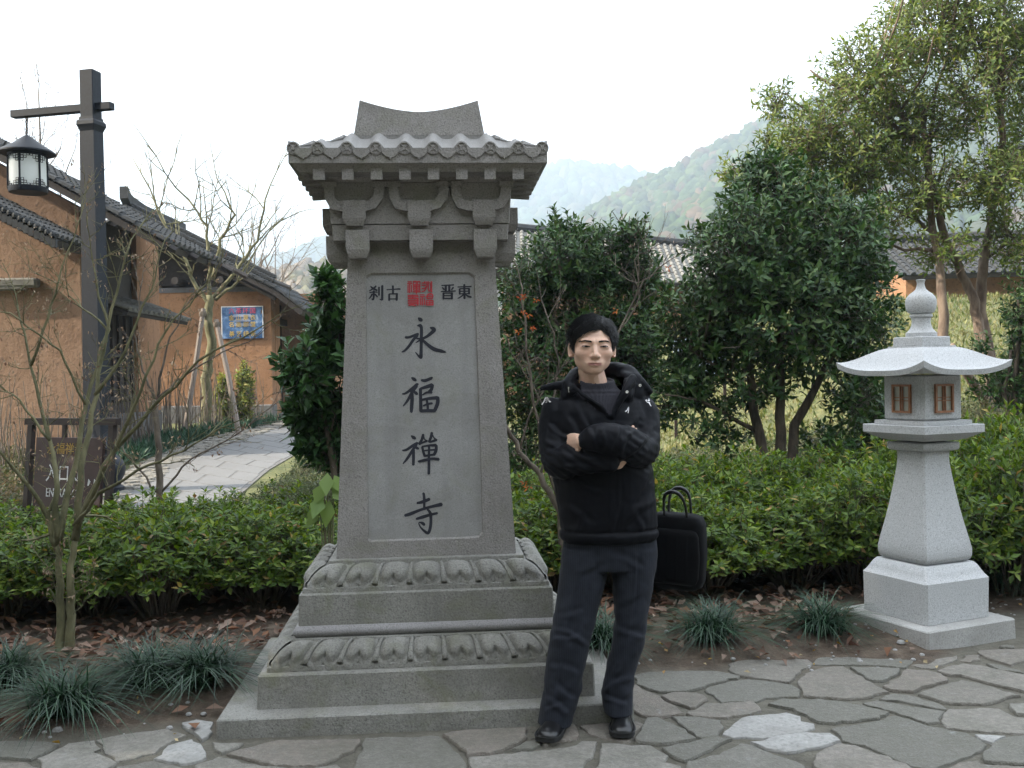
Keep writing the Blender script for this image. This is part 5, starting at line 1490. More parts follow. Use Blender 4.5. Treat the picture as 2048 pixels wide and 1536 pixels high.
# ---- leaf litter, small stones, ground cover, rough grass
rs = np.random.RandomState(77)
def scatter_leaves(name, label, pts, ll, cols, up=.02, mat=DRY, var=.3):
    n = len(pts); P = np.array([(x, y, gz(x, y) + up + rs.uniform(0, .02)) for x, y in pts])
    a = rs.uniform(0, 6.28, n); D = np.stack([np.cos(a), np.sin(a), rs.uniform(-.35, .45, n)], 1)
    Nn = np.stack([rs.normal(0, .4, n), rs.normal(0, .4, n), np.ones(n)], 1)
    L = rs.uniform(ll[0], ll[1], n)
    V, F, c = leaf_geo(P, D, Nn, L, L * rs.uniform(.4, .65, n), rs.uniform(-.3, .3, n), pick(rs, n, cols, var), fold=.35)
    o = np_mesh(name, V, F, mat, col=c); tag(o, label, kind='stuff'); return o
pts = []
while len(pts) < 3600:
    x = rs.uniform(-4.6, 4.6); e = bed_edge(x); y = e + abs(rs.normal(1.15, .55)) if x < -.9 else e + .12 + abs(rs.normal(.75, .5))
    if y > 8 or (-1.35 < x < .45 and y < 5.5) : continue
    if y < e + .55 and rs.rand() < .72: continue
    if abs(x - 2.34) < .45 and abs(y - 5.7) < .45: continue
    pts.append((x, y))
scatter_leaves('leaf_litter', 'brown fallen leaves under the hedge', pts, (.035, .10), [(.17, .10, .07), (.22, .15, .115), (.12, .07, .05), (.26, .19, .15), (.19, .10, .06)])
pts = [(rs.uniform(-3.5, 3.2), 0) for _ in range(90)]; pts = [(x, bed_edge(x) + rs.uniform(-.25, .5)) for x, _ in pts if not (-1.35 < x < .45)]
scatter_leaves('yellow_leaf_litter', 'small yellow fallen leaves at the paving edge', pts, (.018, .045), [(.38, .25, .06), (.32, .2, .08), (.42, .34, .2)], up=.012)
m = MB()
for i in range(260):
    x = rs.uniform(-3.6, 3.4); y = bed_edge(x) + rs.uniform(-.08, .8)
    if -1.35 < x < .45: continue
    r = rs.uniform(.004, .018) * (1.4 if rs.rand() < .1 else 1); z = gz(x, y)
    m.lathe([(r*.6, -r*.3), (r, r*.15), (r*.75, r*.6), (r*.2, r*.8)], 6, (x, y, z))
tag(m.build('pebbles', mat_granite('pebble_stone', .32, (1, .98, .95), fine=60)), 'small pale stones scattered on the soil', kind='stuff')
def cover(name, label, region, n, hgt, cols, ll, k=6):
    T = []
    while len(T) < n:
        x, y = region(rs)
        T.append((x, y, gz(x, y) + hgt * rs.uniform(.3, 1) * (.7 + .5 * mnoise.noise(Vector((x * 1.3, y * 1.3, 2))))))
    T = np.array(T); U = unit(rs.normal(0, .45, (n, 3)) + np.array([0, 0, 1.0]))
    V, F, c = shoot_leaves(rs, T, U, k, ll, (.4, .5), (30, 85), .05, cols)
    V2, F2 = twig_geo(T - U * hgt * .8, T, .002, .001)
    V, F, c = cat([(V, F, c), (V2, F2, np.tile(np.array([[.07, .06, .04]]), (len(V2), 1)))])
    tag(np_mesh(name, V, F, LEAF_S, col=c), label, kind='stuff')
LB = [ground_at(300, 1010), ground_at(440, 930), ground_at(640, 870)]
def reg_left(rs):
    y = rs.uniform(7.6, 17); x0 = np.interp(y, [7.6, 9, 11, 14, 17], [-4.6, -3.4, -2.9, -3.0, -3.3]); return rs.uniform(x0, x0 + 2.9), y
cover('ground_cover', 'low green ground cover beside the pale path', reg_left, 9500, .34, [(.055, .075, .03), (.075, .10, .04), (.10, .11, .05), (.05, .065, .03)], (.03, .055))
def reg_right(rs): return rs.uniform(-.6, 6.5), rs.uniform(8.0, 14.0)
cover('ground_cover', 'low dark undergrowth below the osmanthus trees', reg_right, 8000, .36, [(.035, .055, .02), (.05, .075, .028), (.07, .085, .035), (.08, .075, .04)], (.03, .06))
def reg_bank(rs):
    y = rs.uniform(12.5, 26); return rs.uniform(.1 * (26 - y) - .5, 15), y
n = 26000; P = np.array([reg_bank(rs) for _ in range(n)]); Z = np.array([gz(x, y) for x, y in P])
P = np.column_stack([P, Z]); U = unit(rs.normal(0, .35, (n, 3)) + np.array([0, 0, 1.0])); L = rs.uniform(.06, .16, n)
V, F, c = leaf_geo(P, U, rs.normal(size=(n, 3)), L, L * rs.uniform(.2, .4, n), rs.uniform(.1, .5, n), pick(rs, n, [(.11, .125, .04), (.15, .15, .055), (.08, .11, .03), (.19, .175, .08)], .3))
tag(np_mesh('rough_grass', V, F, LEAF_S, col=c), 'sunlit yellowish rough grass on the bank', kind='stuff')
def reg_far(rs):
    y = rs.uniform(8.4, 15.5); return rs.uniform(-9.0, np.interp(y, [8.4, 12, 15.5], [-4.4, -5.3, -6.2])), y
cover('ground_cover', 'low scrub growing round the lamp post foot', reg_far, 6500, .45, [(.05, .07, .025), (.08, .09, .04), (.12, .10, .05), (.14, .11, .065)], (.035, .07))
# mondo edging along the house wall
n = 3000; P = []
while len(P) < n:
    y = rs.uniform(14.2, 23.5); P.append((np.interp(y, [14, 19.5, 24], [-6.6, -6.75, -6.1]) + rs.uniform(0, .75), y))
P = np.array([(x, y, gz(x, y)) for x, y in P]); U = unit(rs.normal(0, .45, (n, 3)) + np.array([0, 0, 1.0])); L = rs.uniform(.18, .34, n)
V, F, c = leaf_geo(P, U, rs.normal(size=(n, 3)), L, L * .12, rs.uniform(.1, .5, n), pick(rs, n, [(.02, .055, .03), (.03, .075, .04)], .3))
tag(np_mesh('grass_edging', V, F, LEAF, col=c), 'dark green grass edging along the house foot', kind='stuff')
m = MB()
for i in range(330):
    y = rs.uniform(10.5, 23.5); x = np.interp(y, [10, 14, 19.5, 24], [-6.6, -7.0, -6.8, -6.25]) + rs.uniform(-.5 if y < 15 else 0, .5); h = rs.uniform(.5, 1.5); z = gz(x, y)
    m.tube([(x, y, z), (x + rs.uniform(-.06, .06), y, z + h * .5), (x + rs.uniform(-.15, .15), y, z + h)], [.010, .008, .004], 4)
tag(m.build('dry_stalks', TWIG), 'thin dry brown stalks along the house wall', kind='stuff')

# ---- bare trees
def bare(root, lines, bark, rs, twigs=(2, .35), r_twig=.0035, leafbits=None, scale=1.0, spacing=.16):
    """lines: list of (points, radii). grows side twigs off every line"""
    O = root.location; tips = []; tw = MB()
    for pts, rads in lines:
        trunk_part(root, [(pts, rads)], bark, 'branch' if rads[0] < .03 * scale else 'trunk', 7)
    def sprout(p, d, L, r, lev):
        d = d.normalized(); q = [p]; cur = p.copy(); dd = d.copy(); n = 4
        for k in range(n):
            dd = (dd + Vector(rs.normal(0, .16, 3)) + Vector((0, 0, .07))).normalized(); cur = cur + dd * L / n; q.append(cur.copy())
        tw.tube([a - O for a in q], taper(r, r * .4, len(q)), 4)
        tips.append((q[-1], dd))
        if lev > 0:
            for k in (1, 2, 3):
                if rs.rand() < .8:
                    sd = (dd + Vector(rs.normal(0, .75, 3))).normalized(); sprout(q[k], sd, L * rs.uniform(.45, .75), r * .65, lev - 1)
    for pts, rads in lines:
        if rads[-1] > .022 * scale: continue
        n = len(pts)
        for i in range(n // 4, n - 1):
            seg = pts[i+1] - pts[i]; m_ = max(1, int(seg.length / (spacing * scale)))
            for k in range(m_):
                if rs.rand() < .72:
                    d = (seg.normalized() + Vector(rs.normal(0, .65, 3)) + Vector((0, 0, .25)))
                    sprout(pts[i].lerp(pts[i+1], rs.rand()), d, twigs[1] * scale * rs.uniform(.4, 1.1), r_twig * scale, twigs[0] - 1)
        sprout(pts[-1], pts[-1] - pts[-2], twigs[1] * scale, rads[-1], twigs[0] - 1)
    tag(tw.build('twigs', bark, root, fix=False), kind='stuff')
    if leafbits:
        n, ll, cols, mat = leafbits
        idx = rs.randint(len(tips), size=n)
        P = np.array([tips[i][0][:] for i in idx]) - np.array(O[:]) + rs.normal(0, .012, (n, 3))
        D = unit(rs.normal(0, .5, (n, 3)) + np.array([0, 0, -.9])); L = rs.uniform(ll[0], ll[1], n)
        V, F, c = leaf_geo(P, D, rs.normal(size=(n, 3)), L, L * rs.uniform(.3, .5, n), rs.uniform(-.3, .3, n), pick(rs, n, cols, .3))
        tag(np_mesh('dry_leaves', V, F, mat, root, col=c), kind='stuff')
    return tips
def pxline(pts, depth, rs, amt=.012, sub=4): return wiggle([at(p[0], p[1], depth + (p[2] if len(p) > 2 else 0)) for p in pts], rs, amt, sub)
rs = np.random.RandomState(101)
MD = 5.3
b = ground_at(122, 1338); root = plant_root('maple_sapling', (b.x, b.y, gz(b.x, b.y)), 'bare multi-stemmed maple sapling with dry seed clusters in front of the sign', 'tree')
def ln(p, r0, r1, d=MD, amt=.010): 
    q = pxline(p, d, rs, amt); return (q, taper(r0 * 1.4, r1 * .9, len(q)))
lines = [ln([(118, 1345), (124, 1240), (120, 1150), (112, 1090)], .020, .016), ln([(133, 1345), (140, 1230), (142, 1150), (150, 1080)], .021, .017),
 ln([(112, 1090), (95, 1030), (45, 955, -.1), (-20, 880, -.2)], .014, .006), ln([(114, 1085), (112, 980), (100, 880, .1), (62, 730, .2), (35, 610, .3)], .014, .005),
 ln([(118, 1080), (140, 960, .1), (172, 810, .2), (215, 660, .3), (185, 520, .3)], .015, .005), ln([(150, 1080), (165, 930), (190, 790, .1), (222, 620, .2), (262, 480, .2)], .016, .005),
 ln([(150, 1070), (210, 930, -.1), (300, 820, -.2), (400, 720, -.3), (520, 655, -.3)], .012, .004), ln([(150, 1060), (230, 900, -.2), (280, 780, -.3), (330, 660, -.3), (420, 560, -.3)], .010, .0035),
 ln([(148, 1050), (200, 985, -.3), (300, 930, -.4), (390, 888, -.5), (480, 840, -.6)], .008, .003), ln([(62, 730, .2), (95, 640, .2), (125, 540, .2), (165, 420, .2)], .007, .003),
 ln([(172, 810, .2), (120, 700, .1), (40, 640, 0), (-30, 600, 0)], .006, .003), ln([(190, 790, .1), (250, 700, .1), (300, 580, .1), (330, 480, .1)], .008, .003), ln([(215, 660, .3), (150, 600, .4), (110, 560, .4)], .005, .0025), ln([(100, 880), (40, 800), (-20, 760)], .006, .003)]
bare(root, lines, BARK_G, rs, (3, .26), .0032, (1500, (.012, .028), [(.30, .22, .15), (.24, .165, .11), (.36, .28, .2), (.18, .11, .08)], DRY), spacing=.13)
rs = np.random.RandomState(102)
b = at(318, 1000, 9.0); root = plant_root('bare_sapling', (b.x, 9.0, gz(b.x, 9.0)), 'thin bare sapling with a pale stem at the path edge', 'tree')
def ln2(p, r0, r1): q = pxline(p, 9.0, rs, .015); return (q, taper(r0, r1, len(q)))
p0 = at(318, 1030, 9.0); p0.z = gz(p0.x, p0.y) - .05
L0 = ln2([(318, 1010), (319, 900), (312, 800)], .034, .026); L0[0][0].z = p0.z
lines = [L0, ln2([(312, 805), (350, 765), (420, 720), (520, 668)], .013, .004), ln2([(312, 805), (285, 740), (270, 660), (285, 560)], .012, .004), ln2([(312, 810), (330, 700), (380, 600)], .015, .005), ln2([(316, 985), (270, 930), (232, 880), (200, 800)], .012, .004), ln2([(322, 985), (380, 920), (470, 870), (560, 800)], .012, .004)]
bare(root, lines, TWIG, rs, (2, .3), .004, (160, (.02, .045), [(.30, .2, .13), (.22, .15, .1)], DRY), spacing=.25)
rs = np.random.RandomState(103)
BD = 21.0
b = at(412, 862, BD); root = plant_root('bare_tree', (b.x, BD, gz(b.x, BD)), 'pruned bare tree propped by poles in front of the poster house', 'tree')
def ln3(p, r0, r1): q = pxline(p, BD, rs, .03); return (q, taper(r0, r1, len(q)))
L0 = ln3([(410, 870), (413, 760), (424, 690), (418, 640), (420, 590)], .12, .085); L0[0][0].z = gz(b.x, BD) - .1
lines = [L0, ln3([(419, 610), (385, 560), (375, 520), (340, 470), (312, 410)], .05, .02), ln3([(420, 592), (418, 520), (412, 455), (378, 400)], .05, .02), ln3([(421, 600), (470, 545), (515, 480), (530, 400)], .05, .018), ln3([(425, 560), (442, 480), (468, 430), (450, 385)], .05, .015), ln3([(430, 600), (475, 565), (500, 520)], .04, .02)]
bare(root, lines, BARK_G, rs, (2, .9), .010, None, 1.6, spacing=.3)
for i, (p, q) in enumerate((((407, 618), (366, 835)), ((432, 640), (478, 810)))):
    a_, c_ = at(p[0], p[1], BD - .12), at(q[0], q[1], BD - .9); c_.z = gz(c_.x, c_.y)
    o = empty('support_pole', c_); tag(o, 'weathered wooden pole propping the bare tree', 'pole', 'poles propping the bare tree')
    m = MB(); m.tube([Vector((0, 0, -.05)), (a_ - c_) * .5 + Vector((.02, 0, 0)), a_ - c_], [.06, .055, .05], 8); m.build('pole', mat_plain('pole_wood', (.20, .165, .14), .85), o)
    m = MB(); e = (a_ - c_) * .96; m.lathe([(.075, -.05), (.08, 0), (.075, .05)], 10, e); m.build('rope_tie', DRY if False else TWIG, o)
# bare maple with a few orange leaves beside the man
rs = np.random.RandomState(104)
OD = 6.2
b = at(1118, 1100, OD); root = plant_root('bare_maple', (b.x, OD, gz(b.x, OD)), 'thin bare maple with a few orange leaves between the stele and the man', 'tree')
def ln4(p, r0, r1): q = pxline(p, OD, rs, .012); return (q, taper(r0, r1, len(q)))
L0 = ln4([(1130, 1140), (1120, 1020), (1080, 950), (1040, 900), (1010, 850)], .026, .014); L0[0][0].z = gz(b.x, OD) - .05
lines = [L0, ln4([(1120, 1020), (1090, 900), (1060, 780), (1050, 640), (1040, 560)], .014, .004), ln4([(1080, 950), (1100, 840), (1120, 720), (1090, 620)], .010, .004), ln4([(1120, 1000), (1180, 800), (1240, 660), (1290, 560), (1340, 520)], .010, .003), ln4([(1240, 660), (1280, 590), (1270, 520), (1300, 500)], .005, .002), ln4([(1040, 900), (1060, 820), (1100, 760), (1140, 720)], .007, .003), ln4([(1100, 840), (1050, 740), (1020, 700)], .006, .003)]
tips = bare(root, lines, TWIG, rs, (2, .28), .0028, (200, (.010, .024), [(.34, .27, .22), (.26, .19, .15)], DRY), spacing=.16)
O_ = np.array(root.location[:]); P = []; 
for px, py in [(1048, 592), (1040, 598), (1072, 600), (1045, 622), (1058, 630), (1037, 662), (1335, 534), (1050, 965), (1055, 975), (1232, 622), (1066, 655)]:
    c = at(px, py, OD - .05)
    for j in range(5):
        P.append(np.array(c[:]) - O_ + rs.normal(0, .004, 3))
P = np.array(P); n = len(P); a = np.tile(np.arange(5) * 1.0 - 2.0, n // 5) + rs.uniform(-.2, .2, n)
D = np.stack([np.sin(a), rs.normal(0, .2, n), -np.cos(a)], 1); L = rs.uniform(.016, .032, n)
V, F, c = leaf_geo(P, D, np.tile(np.array([[0, -1., .2]]), (n, 1)), L, L * .36, rs.uniform(-.1, .25, n), pick(rs, n, [(.45, .13, .04), (.5, .19, .06), (.4, .1, .04)], .2))
tag(np_mesh('orange_leaves', V, F, DRY, root, col=c), kind='stuff')
# winter trees behind the houses
for i, (px, py, d, h, lab) in enumerate(((110, 520, 30, 9.5, 'bare winter tree behind the tall earthen house roof'), (505, 700, 40, 6.5, 'bare winter tree behind the poster house roof'), (560, 720, 46, 6.0, 'bare winter tree between the poster house and the low hill'), (40, 520, 34, 10, 'slim bare winter tree behind the hanging lantern'))):
    rs = np.random.RandomState(110 + i); p = at(px, py, d); g = gz(p.x, p.y)
    root = plant_root('bare_tree', (p.x, p.y, g), lab, 'tree')
    base = Vector((p.x, p.y, g)); top = base + Vector((rs.uniform(-.5, .5), 0, h)); pts = wiggle([base, base.lerp(top, .4), top], rs, .1, 4)
    lines = [(pts, taper(.11, .02, len(pts)))]
    for k in range(7):
        s = base.lerp(top, rs.uniform(.35, .8)); a = rs.uniform(0, 6.28); e = s + Vector((math.cos(a) * 1.3, math.sin(a) * .8, rs.uniform(1.2, 2.6)))
        q = wiggle([s, s.lerp(e, .5) + Vector((0, 0, -.1)), e], rs, .06, 3); lines.append((q, taper(.045, .012, len(q))))
    bare(root, lines, TWIG, rs, (3, 1.0), .009, None, 1.4, spacing=.4)
# broad-leaved weed and rock by the stele
pr = ground_at(618, 1012); rock = MB()
bm = bmesh.new(); bmesh.ops.create_icosphere(bm, subdivisions=3, radius=1)
for v in bm.verts: v.co *= 1 + .28 * mnoise.noise(v.co * 1.7); v.co = Vector((v.co.x * .22, v.co.y * .18, v.co.z * .19))
me = bpy.data.meshes.new('rock'); bm.to_mesh(me); bm.free(); me.materials.append(FOOT)
rk = link(bpy.data.objects.new('rock', me)); rk.location = at(622, 985, 8.4); rk.location.z = gz(rk.location.x, 8.4) + .08
tag(rk, 'rough dark rock behind the hedge beside the stele', 'rock')
rs = np.random.RandomState(5); p = at(655, 1060, 6.0); root = plant_root('broadleaf_weed', (p.x, 6.0, gz(p.x, 6.0)), 'broad pale green leafy weed close beside the stele shaft', 'plant')
P = np.array([at(a, b_, 6.0)[:] for a, b_ in ((655, 945), (648, 965), (662, 970), (645, 992), (660, 1000), (668, 950), (640, 1015))]) - np.array(root.location[:]); n = len(P)
D = unit(np.stack([rs.normal(-.2, .5, n), rs.normal(-.4, .3, n), -np.ones(n) * .9], 1)); L = rs.uniform(.13, .19, n)
V, F, c = leaf_geo(P, D, np.tile([[0, -1., .6]], (n, 1)), L, L * .6, rs.uniform(0, .25, n), pick(rs, n, [(.13, .21, .05), (.17, .25, .07)], .2), fold=.1)
tag(np_mesh('leaves', V, F, LEAF_S, root, col=c), kind='stuff')
m = MB()
for q in P: m.tube([(q[0] * .2, q[1] * .2, -.03), (q[0] * .7, q[1] * .7, q[2] * .6), tuple(q)], [.006, .005, .003], 5)
tag(m.build('stems', BARK_G, root), kind='stuff')
# ================================================================== THE MAN
from mathutils.bvhtree import BVHTree
MDp = 4.26
foot_mid = Vector((.27, 4.20, 0.0))
man = empty('person', foot_mid); tag(man, 'man in black padded jacket and grey trousers standing with folded arms', 'person')
OM = foot_mid.copy()
def A(px, py, d=MDp): return at(px, py, d) - OM
MM = MDp / FPX
def fbm(p, o=3):
    s, a = 0.0, 1.0
    for _ in range(o):
        s += a * mnoise.noise(p); p = p * 2.03; a *= .5
    return s
def ell_ring(c, rx, ry, n=24, pw=2.0, ang=0.0):
    out = []
    for k in range(n):
        a = 2 * math.pi * k / n; ca, sa = math.cos(a), math.sin(a)
        x = rx * math.copysign(abs(ca) ** (2 / pw), ca); y = ry * math.copysign(abs(sa) ** (2 / pw), sa)
        out.append(c + Vector((x * math.cos(ang) - y * math.sin(ang), x * math.sin(ang) + y * math.cos(ang), 0)))
    return out
def dense(pts, rads, sub=5):
    """Catmull-Rom through joints so limbs bend smoothly"""
    P, Q = [], []
    for k in range(len(pts) - 1):
        p0, p1, p2, p3 = pts[max(k-1, 0)], pts[k], pts[k+1], pts[min(k+2, len(pts)-1)]
        for j in range(sub):
            t = j / sub
            P.append(.5 * (2*p1 + (p2-p0)*t + (2*p0-5*p1+4*p2-p3)*t*t + (3*p1-p0-3*p2+p3)*t**3)); Q.append(rads[k] + (rads[k+1]-rads[k])*t)
    P.append(pts[-1]); Q.append(rads[-1]); return P, Q
def limb(mb, pts, rads, n=16, sub=5):
    P, Q = dense(pts, rads, sub)
    # rounded ends
    t0 = (P[0] - P[1]).normalized(); t1 = (P[-1] - P[-2]).normalized()
    pre = [(P[0] + t0 * Q[0] * .7, Q[0] * .55), (P[0] + t0 * Q[0] * .4, Q[0] * .85)]; post = [(P[-1] + t1 * Q[-1] * .4, Q[-1] * .85), (P[-1] + t1 * Q[-1] * .7, Q[-1] * .55)]
    P = [p for p, _ in pre] + P + [p for p, _ in post]; Q = [q for _, q in pre] + Q + [q for _, q in post]
    mb.tube(P, Q, n)
def fuse(mb, voxel, smooth_it, name, fac=.5):
    """one continuous skin over everything in mb"""
    o = mb.build(name + '_src', None)
    r = o.modifiers.new('r', 'REMESH'); r.mode = 'VOXEL'; r.voxel_size = voxel
    s = o.modifiers.new('s', 'SMOOTH'); s.factor = fac; s.iterations = smooth_it
    dg = bpy.context.evaluated_depsgraph_get(); dg.update()
    me = bpy.data.meshes.new_from_object(o.evaluated_get(dg)); me.name = name
    old = o.data; bpy.data.objects.remove(o); bpy.data.meshes.remove(old)
    me.polygons.foreach_set('use_smooth', [True] * len(me.polygons))
    return me
def displace(me, fn):
    me.update(); nn = [v.normal.copy() for v in me.vertices]; cc = [v.co.copy() for v in me.vertices]
    for v, n, c in zip(me.vertices, nn, cc): v.co = c + n * fn(c, n)
    me.update()

# ---------------- head: implicit surface sampled on a sphere of directions
HC = A(1185, 694, 4.235)                    # centre of the head at eye level
HROT = Matrix.Rotation(R(1.5), 4, 'Y') @ Matrix.Rotation(R(2), 4, 'Z') @ Matrix.Diagonal((1.09, 1.03, 1.0, 1.0))
def smin(a, b, k): h = np.clip(.5 + .5 * (b - a) / k, 0, 1); return b * (1 - h) + a * h - k * h * (1 - h)
def smax(a, b, k): return -smin(-a, -b, k)
def sd_ell(p, c, r):
    q = (p - np.array(c)) / np.array(r); k0 = np.linalg.norm(q, axis=1); k1 = np.linalg.norm(q / np.array(r), axis=1)
    return k0 * (k0 - 1) / np.maximum(k1, 1e-6)
def sd_cap(p, a, b, ra, rb):
    a, b = np.array(a), np.array(b); ab = b - a; t = np.clip(((p - a) @ ab) / (ab @ ab), 0, 1)
    return np.linalg.norm(p - a - t[:, None] * ab, axis=1) - (ra + (rb - ra) * t)
def head_sdf(p):
    q = p.copy(); q[:, 0] = np.abs(q[:, 0])          # symmetric features
    d = sd_ell(p, (0, .020, .034), (.077, .097, .083))
    d = smin(d, sd_ell(p, (0, -.016, -.024), (.0690, .078, .083)), .03)
    d = smin(d, sd_ell(p, (0, -.024, -.072), (.046, .056, .041)), .025)
    d = smin(d, sd_ell(p, (0, -.066, -.099), (.024, .020, .016)), .022)
    d = smin(d, sd_ell(q, (.048, .002, -.060), (.013, .020, .018)), .03)      # jaw corner
    d = smin(d, sd_ell(q, (.046, -.052, -.026), (.022, .024, .018)), .025)    # cheekbone
    d = smin(d, sd_cap(q, (.008, -.087, .020), (.044, -.072, .024), .010, .009), .014)   # brow
    d = smax(d, -sd_ell(q, (.034, -.104, .001), (.020, .016, .010)), .012)    # socket
    d = smin(d, sd_ell(q, (.0345, -.0740, -.001), (.0190, .0150, .0105)), .010) # lids
    d = smax(d, -sd_cap(q, (.020, -.0930, .0050), (.049, -.083, .0035), .0012, .0012), .003)   # lid crease
    d = smin(d, sd_cap(p, (0, -.088, .010), (0, -.110, -.037), .0075, .0115), .010)
    d = smin(d, sd_ell(p, (0, -.107, -.039), (.0100, .010, .0085)), .006)
    d = smin(d, sd_ell(q, (.0132, -.095, -.0420), (.0076, .0108, .0072)), .006)
    d = smax(d, -sd_ell(q, (.0075, -.106, -.0500), (.0045, .005, .003)), .003)
    d = smin(d, sd_ell(p, (0, -.078, -.071), (.030, .017, .019)), .018)
    d = smin(d, sd_cap(q, (.004, -.0975, -.0680), (.027, -.0860, -.0715), .0046, .0022), .005)
    d = smin(d, sd_cap(q, (.000, -.0965, -.0785), (.022, -.0870, -.0750), .0058, .0026), .005)
    d = smax(d, -sd_cap(q, (.000, -.1030, -.0730), (.029, -.0880, -.0725), .0024, .0014), .003)
    d = smax(d, -sd_ell(p, (0, -.097, -.0895), (.018, .006, .005)), .008)
    return d
def head_radius(dirs):
    lo = np.full(len(dirs), .02); hi = np.full(len(dirs), .20)
    # march inward from outside to the first crossing
    t = hi.copy(); done = np.zeros(len(dirs), bool)
    for _ in range(70):
        d = head_sdf(dirs * t[:, None]); done = d < 2e-4
        t = np.where(done, t, t - np.maximum(d, 1e-4) * .8)
    return t
NA, NE = 180, 140
vs = []
el = np.linspace(-math.pi/2, math.pi/2, NE + 1); az = np.linspace(0, 2*math.pi, NA, endpoint=False)
dirs = np.array([(math.sin(a) * math.cos(e), -math.cos(a) * math.cos(e), math.sin(e)) for e in el[1:-1] for a in az])
rad = head_radius(dirs); HP = dirs * rad[:, None]
rings = HP.reshape(NE - 1, NA, 3)
hm = MB()
toW = lambda p: HC + (HROT @ Vector(p))
hm.loft([[toW(p) for p in r] for r in rings])
# ears
for s in (-1, 1):
    pts = []
    for k in range(11):
        a = -2.2 + k * .44
        pts.append(toW((s * (.079 + .012 * math.cos(a * .6)), .012 + .014 * math.cos(a + .6), -.012 + .029 * -math.sin(a))))
    hm.tube(pts, [.0045] * 11, 6)
    em = MB(); c = toW((s * .080, .012, -.012))
    ring = []
    for kk, (w, off) in enumerate(((.25, -.012), (1, -.004), (1, .003), (.3, .006))):
        ring.append([toW((s * (.079 + off + .007 * (math.cos(2*math.pi*j/14))), .012 + .013 * w * math.cos(2*math.pi*j/14), -.010 + .030 * w * math.sin(2*math.pi*j/14) - (.004 if math.sin(2*math.pi*j/14) < 0 else 0))) for j in range(14)])
    hm.loft(ring)
# neck, trunk and arms under the clothes; hands
nb = A(1190, 790, 4.27)
limb(hm, [toW((0, .028, -.06)), toW((0, .034, -.11)), nb + Vector((0, .0, .02)), nb + Vector((0, .01, -.06))], [.054, .056, .060, .075])
hm.loft([ell_ring(A(1196, 815, 4.28), .15, .075), ell_ring(A(1200, 870, 4.28), .145, .095), ell_ring(A(1210, 980, 4.29), .13, .09), ell_ring(A(1216, 1080, 4.30), .145, .09)])
E_R = [A(1118, 828, 4.27), A(1114, 924, 4.21), A(1172, 919, 4.09), A(1238, 926, 4.085)]
E_L = [A(1284, 828, 4.27), A(1283, 900, 4.21), A(1240, 884, 4.055), A(1160, 882, 4.035)]
limb(hm, E_R, [.05, .042, .036, .026]); limb(hm, E_L, [.05, .042, .036, .026])
def hand(wrist, knk, side, curl, mb, spread, th):
    """palm as a flattened loft, four fingers of unequal length with knuckle bends, thumb from the side of the palm"""
    f = (knk - wrist).normalized(); s = side.normalized(); nrm = f.cross(s).normalized(); s = nrm.cross(f)
    rings = []
    for t, w, h in ((0, .024, .020), (.25, .032, .019), (.6, .040, .017), (.9, .042, .014), (1.05, .040, .010)):
        c = wrist.lerp(knk, t); rings.append([c + s * w * math.cos(2*math.pi*k/14) + nrm * h * math.sin(2*math.pi*k/14) for k in range(14)])
    mb.loft(rings)
    for i, (off, L) in enumerate(((-.030, .062), (-.010, .074), (.010, .070), (.029, .056))):
        b0 = knk + s * off - f * .012; d = f; p = [b0]; c = b0
        for j, seg in enumerate((.42, .32, .26)):
            ang = curl[j]; d = (d * math.cos(ang) + nrm * math.sin(ang)).normalized(); c = c + d * L * seg + s * off * spread * .2; p.append(c)
        limb(mb, p, [.0092, .0088, .0080, .0068], 10, 3)
    b0 = wrist.lerp(knk, .3) - s * .030
    limb(mb, [b0, b0 - s * .018 + f * .024 + nrm * th, b0 - s * .022 + f * .052 + nrm * th * 1.5, b0 - s * .016 + f * .072 + nrm * th * 1.6], [.013, .0115, .0098, .0078], 10, 3)
hand(A(1238, 926, 4.085), A(1259, 881, 4.108), Vector((1, .35, .35)), (.10, .05, .05), hm, -.35, .0)
hand(A(1165, 882, 4.038), A(1139, 887, 4.160), Vector((0, .2, 1)), (.0, .05, .05), hm, .2, .0)
body_me = fuse(hm, .0025, 1, 'body', .4)
def mat_skin():
    m, nt, b = new_mat('skin')
    a = N(nt, 'ShaderNodeAttribute', attribute_name='tint')
    f = ntex(nt, coords(nt), 90, 3)
    c = mixc(nt, ramp(nt, f, [(.35, (0, 0, 0)), (.7, (.12,) * 3)]), a.outputs['Color'], (.30, .13, .09))
    nt.links.new(c, b.inputs['Base Color']); b.inputs['Roughness'].default_value = .48
    b.inputs['Subsurface Weight'].default_value = .12; b.inputs['Subsurface Radius'].default_value = (.012, .005, .003); b.inputs['Subsurface Scale'].default_value = .3
    return m
HI = HROT.to_3x3().inverted()
V = np.array([v.co[:] for v in body_me.vertices]); Q = (V - np.array(HC[:])) @ np.array(HI).T
q = np.abs(Q[:, 0]); col = np.tile(np.array([.70, .455, .34]), (len(V), 1))
def blend(mask, c): 
    global col
    m_ = np.clip(mask, 0, 1)[:, None]; col = col * (1 - m_) + np.array(c) * m_
front = Q[:, 1] < -.05
lipz = -.0668 + .0 * q
lip = np.exp(-((Q[:, 2] + .0733) / .0068) ** 4) * np.clip((.029 - q) / .006, 0, 1) * (Q[:, 1] < -.082)
blend(lip * .85, (.27, .085, .08))
beard = np.clip((-.056 - Q[:, 2]) / .02, 0, 1) * np.clip((Q[:, 2] + .135) / .02, 0, 1) * (Q[:, 1] < .0)
blend(beard * .05, (.16, .12, .11))
cheek = np.exp(-(((q - .04) / .02) ** 2 + ((Q[:, 2] + .032) / .02) ** 2)) * front
blend(cheek * .22, (.60, .29, .22))
